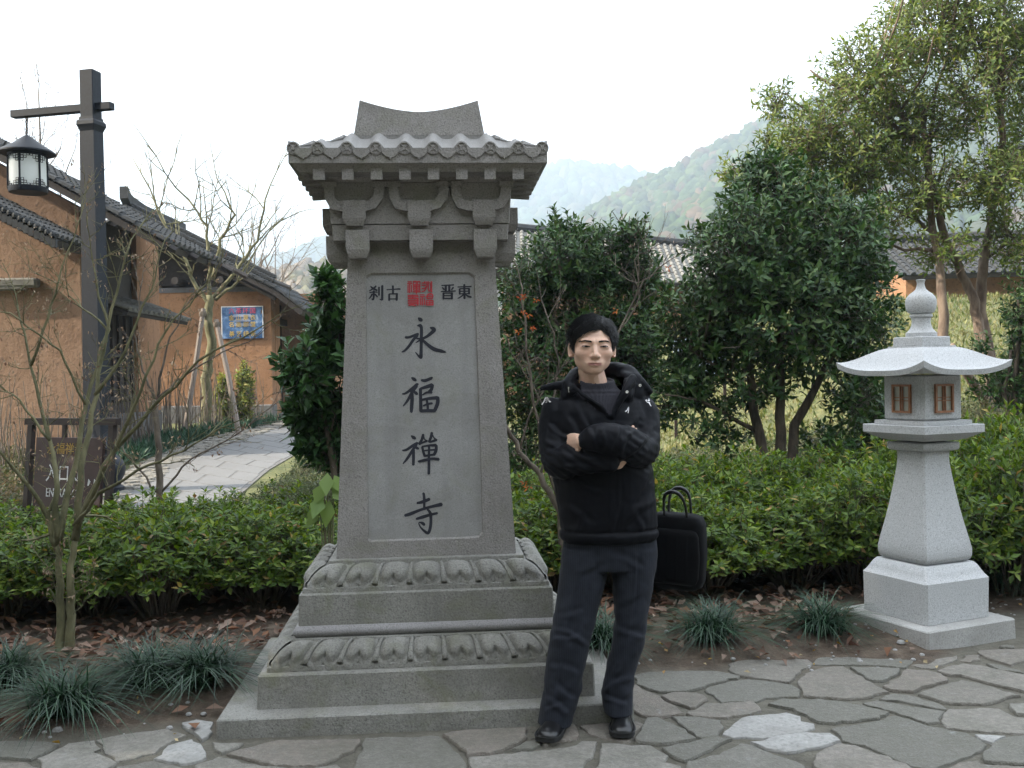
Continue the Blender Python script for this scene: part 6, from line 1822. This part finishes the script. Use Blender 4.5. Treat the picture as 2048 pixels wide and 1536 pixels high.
socket = np.exp(-(((q - .032) / .020) ** 2 + ((Q[:, 2] + .002) / .013) ** 2)) * front
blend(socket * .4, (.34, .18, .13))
a_ = body_me.color_attributes.new('tint', 'FLOAT_COLOR', 'POINT'); cc = np.ones((len(V), 4), np.float32); cc[:, :3] = col; a_.data.foreach_set('color', cc.ravel())
body_me.materials.append(mat_skin())
body = link(bpy.data.objects.new('body', body_me), man)
# eyes: almond of sclera, iris and the dark upper lash line, seated in the lids
SCL = mat_plain('eye_white', (.24, .20, .185), .3, var=.03, bmp=0); IRIS = mat_plain('iris', (.018, .010, .008), .15, var=.1, bmp=0); HAIRM = mat_plain('black_hair', (.0055, .005, .0058), .5, var=.4, scale=120, bmp=.3); HAIRM.node_tree.nodes['Principled BSDF'].inputs['Specular IOR Level'].default_value = .4
LASH = mat_plain('lash', (.02, .014, .012), .7, bmp=0)
def face_y(x, z):
    d = np.array([[x, -.2, z]]); p0 = np.array([[x, -.16, z]])
    y = -.16
    for _ in range(60):
        s = head_sdf(np.array([[x, y, z]]))[0]
        if s < 2e-4: break
        y += max(s, 1e-4) * .9
    return y
for s in (-1, 1):
    ex, ez = s * .0345, -.0010
    up, lowr = [], []
    for k in range(13):
        u = -1 + k / 6
        x = ex + u * .0160; zc = ez + .0014 * u * s
        h = max(0, 1 - abs(u) ** 2.2)
        up.append((x, zc + .0036 * h)); lowr.append((x, zc - .0024 * h))
    m = MB(); P = [toW((x, face_y(x, z) - .0009, z)) for x, z in up] + [toW((x, face_y(x, z) - .0009, z)) for x, z in lowr]
    m.add(P, [(k, k+1, 14+k, 13+k) for k in range(12)]); eye = m.build('eye', SCL, man, smooth=True)
    m = MB(); ring = []
    for k in range(14):
        a = 2*math.pi*k/14; x = ex + .0066*math.cos(a); z = max(ez - .0022, min(ez + .0035, ez + .0006 + .0066*math.sin(a))); ring.append(toW((x, face_y(x, z) - .0016, z)))
    m.add(ring, [tuple(range(14))]); m.build('iris', IRIS, eye)
    m = MB(); m.tube([toW((x, face_y(x, z) - .0018, z + .0003)) for x, z in up], [.0005] + [.0014] * 11 + [.0007], 5); m.build('lashes', LASH, eye)
    m = MB(); m.tube([toW((x, face_y(x, z) - .0008, z - .0002)) for x, z in lowr], [.0003] + [.0005] * 11 + [.0003], 5); m.build('lower_lashes', LASH, eye)
    # eyebrow from short hairs
    m = MB()
    rb = random.Random(3 + s)
    for k in range(300):
        u = rb.random(); x = s * (.013 + .040 * u); z = .0185 + .0070 * math.sin(u * 2.2) - .004 * u + rb.uniform(-.0030, .0030) * (1 - .55 * u)
        dx = s * rb.uniform(.004, .008); dz = rb.uniform(.0, .003) - .003 * u
        p, q_ = toW((x, face_y(x, z) - .0006, z)), toW((x + dx, face_y(x + dx, z + dz) - .0008, z + dz))
        m.tube([p, q_], [.0008, .0003], 3)
    m.build('eyebrow', HAIRM, man)
# hair: shell grown off the scalp plus loose strands
def emin(a):
    deg = math.degrees(a)
    xs_ = [-180, -140, -112, -98, -88, -78, -68, -58, -48, -38, -26, -12, 0, 12, 26, 40, 52, 64, 76, 88, 98, 112, 140, 180]
    es_ = [-38, -32, -20, 4, 0, -12, 4, 20, 26, 31, 37, 42, 45, 46, 43, 36, 27, 12, -12, 0, 4, -20, -32, -38]
    return math.radians(np.interp(deg, xs_, es_) + 3.5 * mnoise.noise(Vector((deg * .13, 1, 2))) + 2.0 * mnoise.noise(Vector((deg * .45, 4, 2))))
HA, HE = 120, 60
hv = []; mask = []
grid_d = []
for j in range(HE + 1):
    for i in range(HA):
        a = -math.pi + 2*math.pi*i/HA; e0 = emin(a); e = e0 + (math.pi/2 - e0) * j / HE
        grid_d.append((math.sin(a)*math.cos(e), -math.cos(a)*math.cos(e), math.sin(e)))
grid_d = np.array(grid_d); gr = head_radius(grid_d)
def hair_t(d, f):
    a = math.atan2(d[0], -d[1]); top = max(0, d[2]); fr = max(0, math.cos(a))
    sweep_ = math.exp(-((math.degrees(a) + 28) / 34) ** 2)
    t = .0025 + .014 * min(1, f * 3.2) * (.55 + .65 * top) + .011 * fr ** 2 * min(1, f * 5) * (1 - top * .35) + .007 * sweep_ * min(1, f * 9) * (1 - f) - .005 * math.exp(-((math.degrees(a) - 30) / 10) ** 2) * (f < .6)
    t += .0045 * mnoise.noise(Vector((d[0] * 16 + d[2] * 5, d[1] * 6, d[2] * 9))) * min(1, f * 6) + .0022 * mnoise.noise(Vector((d[0] * 50, d[1] * 18, d[2] * 24)))
    return t
m = MB(); pts = []
for j in range(HE + 1):
    for i in range(HA):
        d = grid_d[j*HA+i]; t = hair_t(d, j / HE) if j else -.002
        pts.append(toW(d * (gr[j*HA+i] + t)))
m.add(pts, [(j*HA+i, j*HA+(i+1) % HA, (j+1)*HA+(i+1) % HA, (j+1)*HA+i) for j in range(HE-1) for i in range(HA)])
m.add([pts[(HE-1)*HA+i] for i in range(HA)], [tuple(range(HA))])
hair = m.build('hair', HAIRM, man, smooth=True)
rb = random.Random(12); m = MB()
for k in range(2600):
    j = rb.randrange(2, HE - 2) if k > 380 else rb.randrange(1, 7); i = rb.randrange(HA); d = Vector(grid_d[j*HA+i]); r0 = gr[j*HA+i]
    sweep = Vector((-.55 if d.x < .25 else .5, -.35, -.35)); tdir = (sweep - d * sweep.dot(d)).normalized()
    L = rb.uniform(.014, .040); p = []
    for s_ in range(4):
        q_ = (d + tdir * (L * s_ / 3 / r0)).normalized(); t = hair_t(q_, j / HE) + .0008 + .0045 * rb.random() * s_ / 3
        p.append(toW(q_ * (r0 + t)))
    m.tube(p, [.0007, .0007, .0005, .0002], 3)
tag(m.build('hair_strands', HAIRM, hair, fix=False), kind='stuff')

# ---------------- jacket
def sect(y, x0, x1, ry, d=4.285, pw=2.4): return ell_ring(A((x0 + x1) / 2, y, d), (x1 - x0) / 2 * MM, ry, 32, pw)
jm = MB()
jm.loft([sect(1082, 1130, 1308, .118), sect(1074, 1122, 1314, .138), sect(1056, 1119, 1316, .145), sect(1020, 1115, 1314, .150), sect(960, 1106, 1308, .155), sect(900, 1100, 1302, .150), sect(850, 1098, 1303, .142), sect(822, 1102, 1298, .130), sect(803, 1108, 1288, .112), sect(788, 1138, 1256, .092), sect(772, 1152, 1240, .080)])
SL_R = [A(1114, 821, 4.285), A(1112, 866, 4.265), A(1117, 922, 4.20), A(1150, 920, 4.125), A(1190, 918, 4.078), A(1222, 923, 4.070)]
limb(jm, SL_R, [.070, .074, .072, .064, .057, .047], 20)
SL_L = [A(1284, 819, 4.285), A(1284, 858, 4.265), A(1281, 898, 4.185), A(1248, 886, 4.075), A(1205, 876, 4.030), A(1180, 878, 4.030)]
limb(jm, SL_L, [.072, .078, .078, .074, .064, .050], 20)
limb(jm, [A(1184, 878, 4.030), A(1170, 880, 4.032)], [.040, .037], 16, 3)          # knitted cuffs
limb(jm, [A(1216, 922, 4.072), A(1226, 924, 4.074)], [.042, .040], 16, 3)
# folded hood and stand collar round the neck
limb(jm, [A(1143, 782, 4.20), A(1142, 764, 4.25), A(1156, 746, 4.32), A(1198, 742, 4.37), A(1238, 744, 4.34), A(1256, 758, 4.26)], [.024, .028, .030, .036, .038, .030], 14)
limb(jm, [A(1238, 738, 4.33), A(1262, 752, 4.28), A(1285, 770, 4.26), A(1302, 785, 4.27)], [.022, .028, .024, .014], 12)
limb(jm, [A(1146, 766, 4.27), A(1120, 770, 4.25), A(1098, 774, 4.25), A(1082, 777, 4.26)], [.022, .018, .015, .010], 12)
limb(jm, [A(1222, 738, 4.36), A(1250, 748, 4.32), A(1268, 768, 4.28), A(1272, 792, 4.26)], [.034, .046, .046, .04], 14)
limb(jm, [A(1256, 770, 4.22), A(1252, 792, 4.20)], [.034, .034], 12)
limb(jm, [A(1148, 770, 4.25), A(1138, 790, 4.24)], [.034, .04], 12)
limb(jm, [A(1266, 756, 4.20), A(1255, 775, 4.165), A(1240, 802, 4.155), A(1224, 832, 4.15)], [.016, .018, .016, .010], 10)   # open lapels
limb(jm, [A(1146, 772, 4.195), A(1170, 792, 4.168), A(1200, 812, 4.155), A(1220, 832, 4.15)], [.012, .012, .012, .009], 10)
jme = fuse(jm, .0065, 3, 'jacket')
elb = [SL_R[2], SL_L[2], SL_L[3], SL_R[3]]
hem_z = A(1216, 1072).z; XC = A(1226, 900).x
def jfold(c, n):
    w = fbm(Vector((c.x * 6, c.y * 6, c.z * 15))) * .0034 + fbm(Vector((c.x * 22 + 7, c.y * 22, c.z * 12))) * .0022
    w += .0040 * mnoise.noise(Vector((c.x * 5 + c.z * 9, c.y * 6, c.z * 14 - c.x * 9)))
    e = min((c - q).length for q in elb); w += math.exp(-(e / .08) ** 2) * .0045 * math.sin((c.z * 1.4 + c.x) * 120 + 3 * fbm(c * 6))
    hz = c.z - hem_z
    w += .006 * math.exp(-((hz - .006) / .016) ** 2) - .008 * math.exp(-((hz - .030) / .006) ** 2)
    if c.y < 4.2 - OM.y and n.y < -.5 and c.z > hem_z + .02:
        w += -.004 * math.exp(-((c.x - XC) / .004) ** 2) + .002 * (abs(c.x - XC + .012) < .022)
    return w
displace(jme, jfold)
CMI = np.array(CAM_M.inverted())
def crease(me, lines):
    """press folds into cloth along lines drawn on its front"""
    me.update(); n = len(me.vertices); V = np.empty(n * 3, np.float32); me.vertices.foreach_get('co', V); V = V.reshape(-1, 3).astype(float)
    Nn = np.empty(n * 3, np.float32); me.vertex_normals.foreach_get('vector', Nn); Nn = Nn.reshape(-1, 3)
    H = np.c_[V + np.array(OM[:]), np.ones(n)] @ CMI.T; px = W0/2 + FPX * H[:, 0] / -H[:, 2]; py = H0/2 - FPX * H[:, 1] / -H[:, 2]
    d = np.zeros(n); fr = np.clip((-Nn[:, 1] - .05) * 2.5, 0, 1)
    for (x0, y0, x1, y1, amp, w) in lines:
        ax, ay = x1 - x0, y1 - y0; L = math.hypot(ax, ay); t = ((px - x0) * ax + (py - y0) * ay) / (L * L); s = ((px - x0) * ay - (py - y0) * ax) / L
        s = s + 2.5 * np.sin(t * 5 + x0)
        e = np.exp(-(np.maximum(0, np.abs(t - .5) - .3) / .16) ** 2)
        d += amp * e * (np.exp(-(s / w) ** 2) - .8 * np.exp(-((s - w * 1.5) / w) ** 2))
    V += Nn * (d * fr)[:, None]; me.vertices.foreach_set('co', V.astype(np.float32).ravel()); me.update()
crease(jme, [(1128, 828, 1172, 905, .006, 6), (1150, 800, 1186, 885, .005, 5), (1278, 830, 1248, 862, .005, 5), (1135, 955, 1205, 985, .006, 7), (1302, 945, 1255, 1010, .007, 7), (1306, 1000, 1238, 1052, .006, 7), (1128, 1010, 1185, 1052, .006, 7), (1092, 850, 1140, 880, .006, 5), (1088, 880, 1145, 902, .005, 5), (1090, 905, 1150, 915, .005, 5),
  (1308, 850, 1268, 905, .006, 6), (1262, 858, 1238, 910, .006, 6), (1235, 850, 1222, 905, .005, 5), (1208, 855, 1206, 902, .004, 4), (1192, 855, 1190, 900, .004, 4), (1140, 905, 1205, 932, .006, 6), (1120, 930, 1190, 942, .005, 5), (1290, 880, 1230, 925, .006, 6), (1165, 1020, 1155, 1065, .004, 6), (1270, 1020, 1285, 1066, .004, 6), (1240, 960, 1228, 1060, .003, 4)])
# cut the V where the sweater shows
Vp = [(1154, 757), (1172, 786), (1202, 806), (1221, 829), (1229, 806), (1243, 778), (1247, 757), (1200, 745)]
def inside(x, y, P):
    c = False
    for i in range(len(P)):
        (x0, y0), (x1, y1) = P[i], P[i-1]
        if (y0 > y) != (y1 > y) and x < (x1 - x0) * (y - y0) / (y1 - y0) + x0: c = not c
    return c
bm = bmesh.new(); bm.from_mesh(jme)
kill = []
for v in bm.verts:
    if v.co.z > A(1200, 836).z and v.co.y < 4.30 - OM.y:
        px, py = project(v.co + OM)
        if inside(px, py, Vp): kill.append(v)
bmesh.ops.delete(bm, geom=kill, context='VERTS'); bm.to_mesh(jme); bm.free()
def mat_cloth(name, col, rough, var, wscale=900, stripes=None, bmp=.15, sheen=.25, spec=.25):
    m, nt, b = new_mat(name); co = coords(nt)
    f = ntex(nt, co, 14, 4); c = ramp(nt, f, [(.3, tuple(x * (1 - var) for x in col)), (.7, tuple(x * (1 + var) for x in col))])
    if stripes:
        w = N(nt, 'ShaderNodeTexWave'); w.bands_direction = 'X'; w.inputs['Scale'].default_value = stripes; w.inputs['Distortion'].default_value = .6; nt.links.new(co, w.inputs[0])
        c = mixc(nt, ramp(nt, w.outputs['Fac'], [(.78, (0, 0, 0)), (.96, (.55,) * 3)]), c, tuple(x * 2.1 for x in col))
    nt.links.new(c, b.inputs['Base Color']); b.inputs['Roughness'].default_value = rough
    b.inputs['Sheen Weight'].default_value = sheen; b.inputs['Sheen Roughness'].default_value = .5
    bump(nt, b, ntex(nt, co, wscale, 2), bmp, .002)
    b.inputs['Specular IOR Level'].default_value = spec
    return m
JK = mat_cloth('jacket_nylon', (.0036, .0040, .0066), .55, .2, 500, sheen=.01, spec=.14)
jme.materials.append(JK); jme.polygons.foreach_set('use_smooth', [True] * len(jme.polygons))
jacket = link(bpy.data.objects.new('jacket', jme), man)
# sweater with mock neck
sw_ = MB()
sw_.loft([sect(870, 1130, 1270, .100, 4.275), sect(830, 1140, 1262, .104, 4.262), sect(806, 1146, 1254, .092, 4.258), sect(790, 1152, 1246, .080, 4.256), sect(780, 1156, 1238, .072, 4.255), sect(770, 1159, 1231, .068, 4.254, 2.1), sect(762, 1160, 1229, .066, 4.253, 2.0), sect(759, 1162, 1227, .062, 4.253, 2.0), sect(764, 1166, 1222, .056, 4.253, 2.0)])
zk = A(1194, 790).z
sw_.v = [(x, y, z + (y - (4.255 - OM.y)) * .22 * min(1, max(0, (z - zk) / .03))) for x, y, z in sw_.v]
sme = fuse(sw_, .004, 2, 'sweater')
displace(sme, lambda c, n: .0012 * math.sin(math.atan2(c.x - A(1194, 780).x, -(c.y - (4.255 - OM.y))) * 95) + .003 * math.exp(-((c.z - A(1194, 783).z) / .006) ** 2))
sme.materials.append(mat_cloth('grey_knit', (.034, .033, .042), .9, .15, 700, sheen=.1))
link(bpy.data.objects.new('sweater', sme), man)
bvh = BVHTree.FromPolygons([v.co for v in jme.vertices], [tuple(p.vertices) for p in jme.polygons])
camO = Vector((0, 0, CAM_H)) - OM
def on_jacket(px, py, off=.0015):
    d = ray(px, py).normalized(); h = bvh.ray_cast(camO, d)
    return (h[0] if h[0] is not None else A(px, py, 4.15)) - d * off
def patch(name, polys, mat, off=.0018):
    m = MB()
    for P in polys: m.add([on_jacket(x, y, off) for x, y in P], [tuple(range(len(P)))])
    return m.build(name, mat, jacket)
lg = lambda u, v: (1060 + u * .1367, 760 + v * .1367)
EMB = mat_plain('white_embroidery', (.75, .73, .74), .7, bmp=.1)
patch('shoulder_emblem', [[lg(*p) for p in P] for P in ([(165,355),(180,365),(215,310),(232,265),(222,245),(212,280),(190,325)], [(212,322),(232,335),(240,310),(250,270),(245,245),(236,262),(228,300)], [(250,245),(268,262),(285,300),(312,320),(285,328),(262,302),(248,325),(236,330),(246,290)])], EMB)
patch('shoulder_emblem', [[lg(*p) for p in P] for P in ([(1685,295),(1705,285),(1730,300),(1740,262),(1752,300),(1758,345),(1778,385),(1762,380),(1735,335),(1715,330)],)], EMB)
patch('chest_emblem', [[lg(*p) for p in P] for P in ([(1390,455),(1400,470),(1425,450),(1440,410),(1445,385),(1432,405),(1415,440)], [(1436,440),(1430,482),(1440,486),(1448,440),(1450,395),(1442,410)])], EMB)
SNAP = mat_plain('snap_metal', (.55, .53, .48), .3, .8, bmp=0)
for px, py in ((1280, 771), (1254, 784)):
    p = on_jacket(px, py, .002); m = MB(); ring = lambda r, o: [p + Vector((r * math.cos(2*math.pi*k/12), -o, r * math.sin(2*math.pi*k/12))) for k in range(12)]
    m.loft([ring(.0062, -.003), ring(.0062, .002), ring(.0045, .0035), ring(.002, .002)]); m.build('snap_button', SNAP, jacket)
p = on_jacket(1137, 774); m = MB(); m.tube([p, p + Vector((.001, -.003, -.022))], [.003, .002], 6); m.build('zip_pull', SNAP, jacket)

# ---------------- trousers
def legsec(mb, rows, dpt):
    mb.loft([ell_ring(A((x0 + x1) / 2, y, d), (x1 - x0) / 2 * d / FPX, ry, 28, 2.2) for (y, x0, x1, ry), d in zip(rows, dpt)])
tm = MB()
legsec(tm, [(1040, 1132, 1306, .11), (1085, 1126, 1313, .122), (1110, 1124, 1315, .122), (1135, 1126, 1312, .110)], [4.29, 4.29, 4.29, 4.28])
legsec(tm, [(1095, 1126, 1216, .105), (1135, 1120, 1216, .105), (1174, 1116, 1209, .100), (1227, 1108, 1195, .092), (1272, 1100, 1183, .085), (1331, 1091, 1171, .084), (1384, 1085, 1161, .086), (1430, 1079, 1148, .088), (1446, 1077, 1143, .090)], [4.28, 4.27, 4.255, 4.235, 4.215, 4.215, 4.215, 4.205, 4.20])
legsec(tm, [(1095, 1222, 1313, .105), (1135, 1222, 1310, .105), (1174, 1226, 1305, .100), (1244, 1230, 1294, .090), (1290, 1224, 1287, .084), (1331, 1214, 1273, .082), (1384, 1202, 1265, .084), (1412, 1205, 1264, .088), (1424, 1208, 1264, .090)], [4.29, 4.285, 4.28, 4.265, 4.25, 4.25, 4.245, 4.235, 4.23])
tme = fuse(tm, .0065, 3, 'trousers')
KL, KR = A(1135, 1265, 4.15), A(1255, 1262, 4.18); HL, HR_ = A(1110, 1400, 4.15), A(1235, 1385, 4.18)
def tfold(c, n):
    w = fbm(Vector((c.x * 9, c.y * 9, c.z * 7))) * .0035
    w += fbm(Vector((c.x * 18 + c.z * 8, c.y * 14, c.z * 16 - c.x * 10))) * .0026
    for K, s in ((KL, 1), (KR, -1)):
        d = c - K; g = math.exp(-((d.x / .10) ** 2 + (d.z / .075) ** 2)) * (n.y < .3)
        w += g * .0030 * math.sin((d.z + s * d.x * .55) * 88)
    for K, s in ((HL, 1), (HR_, -1)):
        d = c - K; g = math.exp(-((d.z / .085) ** 2))
        w += g * .0025 * math.sin((d.z * 1.1 + s * d.x * 1.1) * 48 + fbm(c * 5) * 4)
    # inseam tension at the crotch
    d = c - A(1218, 1120); w += math.exp(-(d.length / .12) ** 2) * .002 * math.sin((d.x * 1.0 + d.z) * 60)
    return w
displace(tme, tfold)
crease(tme, [(1108, 1255, 1180, 1292, .007, 6), (1104, 1282, 1160, 1272, .006, 5), (1112, 1235, 1170, 1225, .004, 6), (1084, 1395, 1140, 1428, .007, 6), (1098, 1365, 1152, 1402, .006, 6), (1090, 1425, 1130, 1405, .005, 5), (1095, 1330, 1160, 1350, .004, 7), (1232, 1256, 1290, 1282, .006, 6), (1208, 1380, 1258, 1356, .007, 6), (1204, 1398, 1256, 1408, .006, 5), (1245, 1322, 1212, 1372, .006, 6), (1285, 1180, 1235, 1215, .004, 7), (1215, 1112, 1150, 1150, .005, 7), (1222, 1112, 1290, 1140, .005, 7), (1168, 1110, 1124, 1300, .003, 3), (1124, 1300, 1104, 1430, .003, 3), (1272, 1110, 1258, 1280, .003, 3)])
tme.materials.append(mat_cloth('grey_pinstripe', (.0135, .0155, .0215), .8, .25, 600, stripes=34, sheen=.05, spec=.15))
tme.polygons.foreach_set('use_smooth', [True] * len(tme.polygons))
link(bpy.data.objects.new('trousers', tme), man)

# ---------------- shoes
LEATH = mat_plain('black_leather', (.010, .010, .011), .28, var=.3, scale=40, bmp=.05); SOLE = mat_plain('rubber_sole', (.014, .014, .014), .75, var=.2)
def shoe(toe, heel):
    f = (toe - heel); L = f.length; f.normalize(); s = Vector((-f.y, f.x, 0))
    prof = [(-.02, .020, .055, 0), (0.0, .030, .075, 0), (.05, .036, .092, 0), (.13, .036, .098, .0), (.25, .035, .095, 0), (.36, .036, .085, 0), (.48, .040, .072, 0), (.60, .046, .062, 0), (.72, .050, .056, 0), (.84, .049, .050, 0), (.93, .042, .043, 0), (.98, .030, .034, 0), (1.0, .015, .022, 0)]
    m = MB(); so = MB(); rr = []; rs_ = []
    for t, w, h, _ in prof:
        c = heel + f * L * t
        ring = []
        for k in range(20):
            a = 2*math.pi*k/20; ca, sa = math.cos(a), math.sin(a)
            z = .016 + (h - .016) * (max(0, sa) ** .75) if sa > 0 else .016 + .004 * sa
            ring.append(c + s * w * math.copysign(abs(ca) ** .8, ca) * (1 if sa <= .2 else 1 - .22 * sa) + Vector((0, 0, z)))
        rr.append(ring)
    m.loft(rr)
    outl = []
    for sg in (-1, 1):
        rng_ = prof if sg < 0 else prof[::-1]
        for t, w, h, _ in rng_: outl.append(heel + f * (L * t + (.006 if t > .9 else (-.004 if t < .05 else 0))) + s * sg * (w + .004))
    so.loft([[p + Vector((0, 0, z)) for p in outl] for z in (.004, .010, .0205)])
    o = m.build('shoe', LEATH, man, smooth=True); so.build('sole', SOLE, o, smooth='auto')
    we = MB(); we.tube([p + Vector((0, 0, .0225)) for p in outl] + [outl[0] + Vector((0, 0, .0225))], .0028, 5); we.build('welt', SOLE, o, smooth=True)
shoe(Vector((.108, 4.035, .008)) - OM, Vector((.195, 4.285, .008)) - OM)
shoe(Vector((.424, 4.070, .008)) - OM, Vector((.452, 4.325, .008)) - OM)

# ================================================================== SHOULDER BAG
BAGM = mat_cloth('bag_nylon', (.0026, .0028, .0036), .7, .2, 700, sheen=.01, spec=.12)
bag = empty('shoulder_bag', at(1352, 1176, 4.44)); bag.rotation_euler = (R(2), R(2.0), R(-24))
tag(bag, 'black soft laptop bag with two handles hanging at the man\'s hip', 'bag')
def rbox(hx, hy, z0, z1, r, n=6):
    """pillow-edged box as rings in z"""
    rings = []
    zs_ = [(z0, r), (z0 + r * .3, r * .3), (z0 + r, 0), ((z0 + z1) / 2, -.006), (z1 - r, 0), (z1 - r * .3, r * .3), (z1, r)]
    for z, ins in zs_:
        ring = []
        for k in range(32):
            a = 2*math.pi*k/32; ca, sa = math.cos(a), math.sin(a)
            ring.append((math.copysign(abs(ca) ** .28, ca) * (hx - ins), math.copysign(abs(sa) ** .5, sa) * (hy - ins * .5), z))
        rings.append(ring)
    return rings
BH = .335
m = MB(); m.loft(rbox(.128, .055, 0, BH, .045)); m.build('main_body', BAGM, bag, smooth=True)
m = MB(); m.loft([[(x, y - .055, z) for x, y, z in r] for r in rbox(.112, .020, .03, BH - .06, .03)]); pk = m.build('front_pocket', BAGM, bag, smooth=True)
for x in (-.07, -.025, .02, .065):
    m = MB(); m.tube([(x, -.0735, .05), (x, -.0785, BH * .45), (x, -.0735, BH - .09)], .0035, 5); m.build('piping', BAGM, pk)
for y in (-.03, .012):
    m = MB(); pts = [(.122 * math.copysign(abs(math.cos(a)) ** .35, math.cos(a)) * 1.03, y, BH / 2 + (BH / 2 - .004) * math.copysign(abs(math.sin(a)) ** .35, math.sin(a)) * 1.0) for a in [2*math.pi*k/40 for k in range(41)]]
    m.tube(pts, .0035, 5); m.build('zip', SOLE, bag)
for y, lean_ in ((-.035, -.03), (.035, .012)):
    m = MB(); pts = [(-.045, y, BH - .012), (-.046, y + lean_ * .4, BH + .04), (-.038, y + lean_, BH + .085), (-.015, y + lean_ * 1.1, BH + .104), (.015, y + lean_ * 1.1, BH + .104), (.040, y + lean_, BH + .082), (.052, y + lean_ * .4, BH + .035), (.055, y, BH - .012)]
    P_, Q_ = dense([Vector(p) for p in pts], [.006, .006, .0075, .009, .009, .0075, .006, .006], 4); m.tube(P_, Q_, 8); m.build('handle', LEATH, bag, smooth=True)
bi = (Matrix.Translation(bag.location) @ bag.rotation_euler.to_matrix().to_4x4()).inverted()
stp = [Vector((-.118, .0, BH - .06)), Vector((-.12, .02, BH + .02))] + [bi @ at(*p) for p in ((1290, 980, 4.475), (1280, 900, 4.475), (1262, 830, 4.44), (1245, 792, 4.385))]
P_, Q_ = dense(stp, [.006] * len(stp), 5); m = MB(); m.tube(P_, Q_, 6); m.build('shoulder_strap', BAGM, bag, smooth=True)
# ================================================================== HAZE
m, nt, b = new_mat('valley_haze')
nt.nodes.remove(b)
pv = nt.nodes.new('ShaderNodeVolumePrincipled')
pv.inputs['Color'].default_value = (.72, .86, 1.0, 1); pv.inputs['Density'].default_value = 0.00105; pv.inputs['Anisotropy'].default_value = 0.35
nt.links.new(pv.outputs[0], nt.nodes['Material Output'].inputs['Volume'])
hb = MB(); hb.box((-1900, -80, -8), (1900, 1800, 300))
ho = hb.build('haze', m); tag(ho, 'thin pale valley haze', kind='stuff')
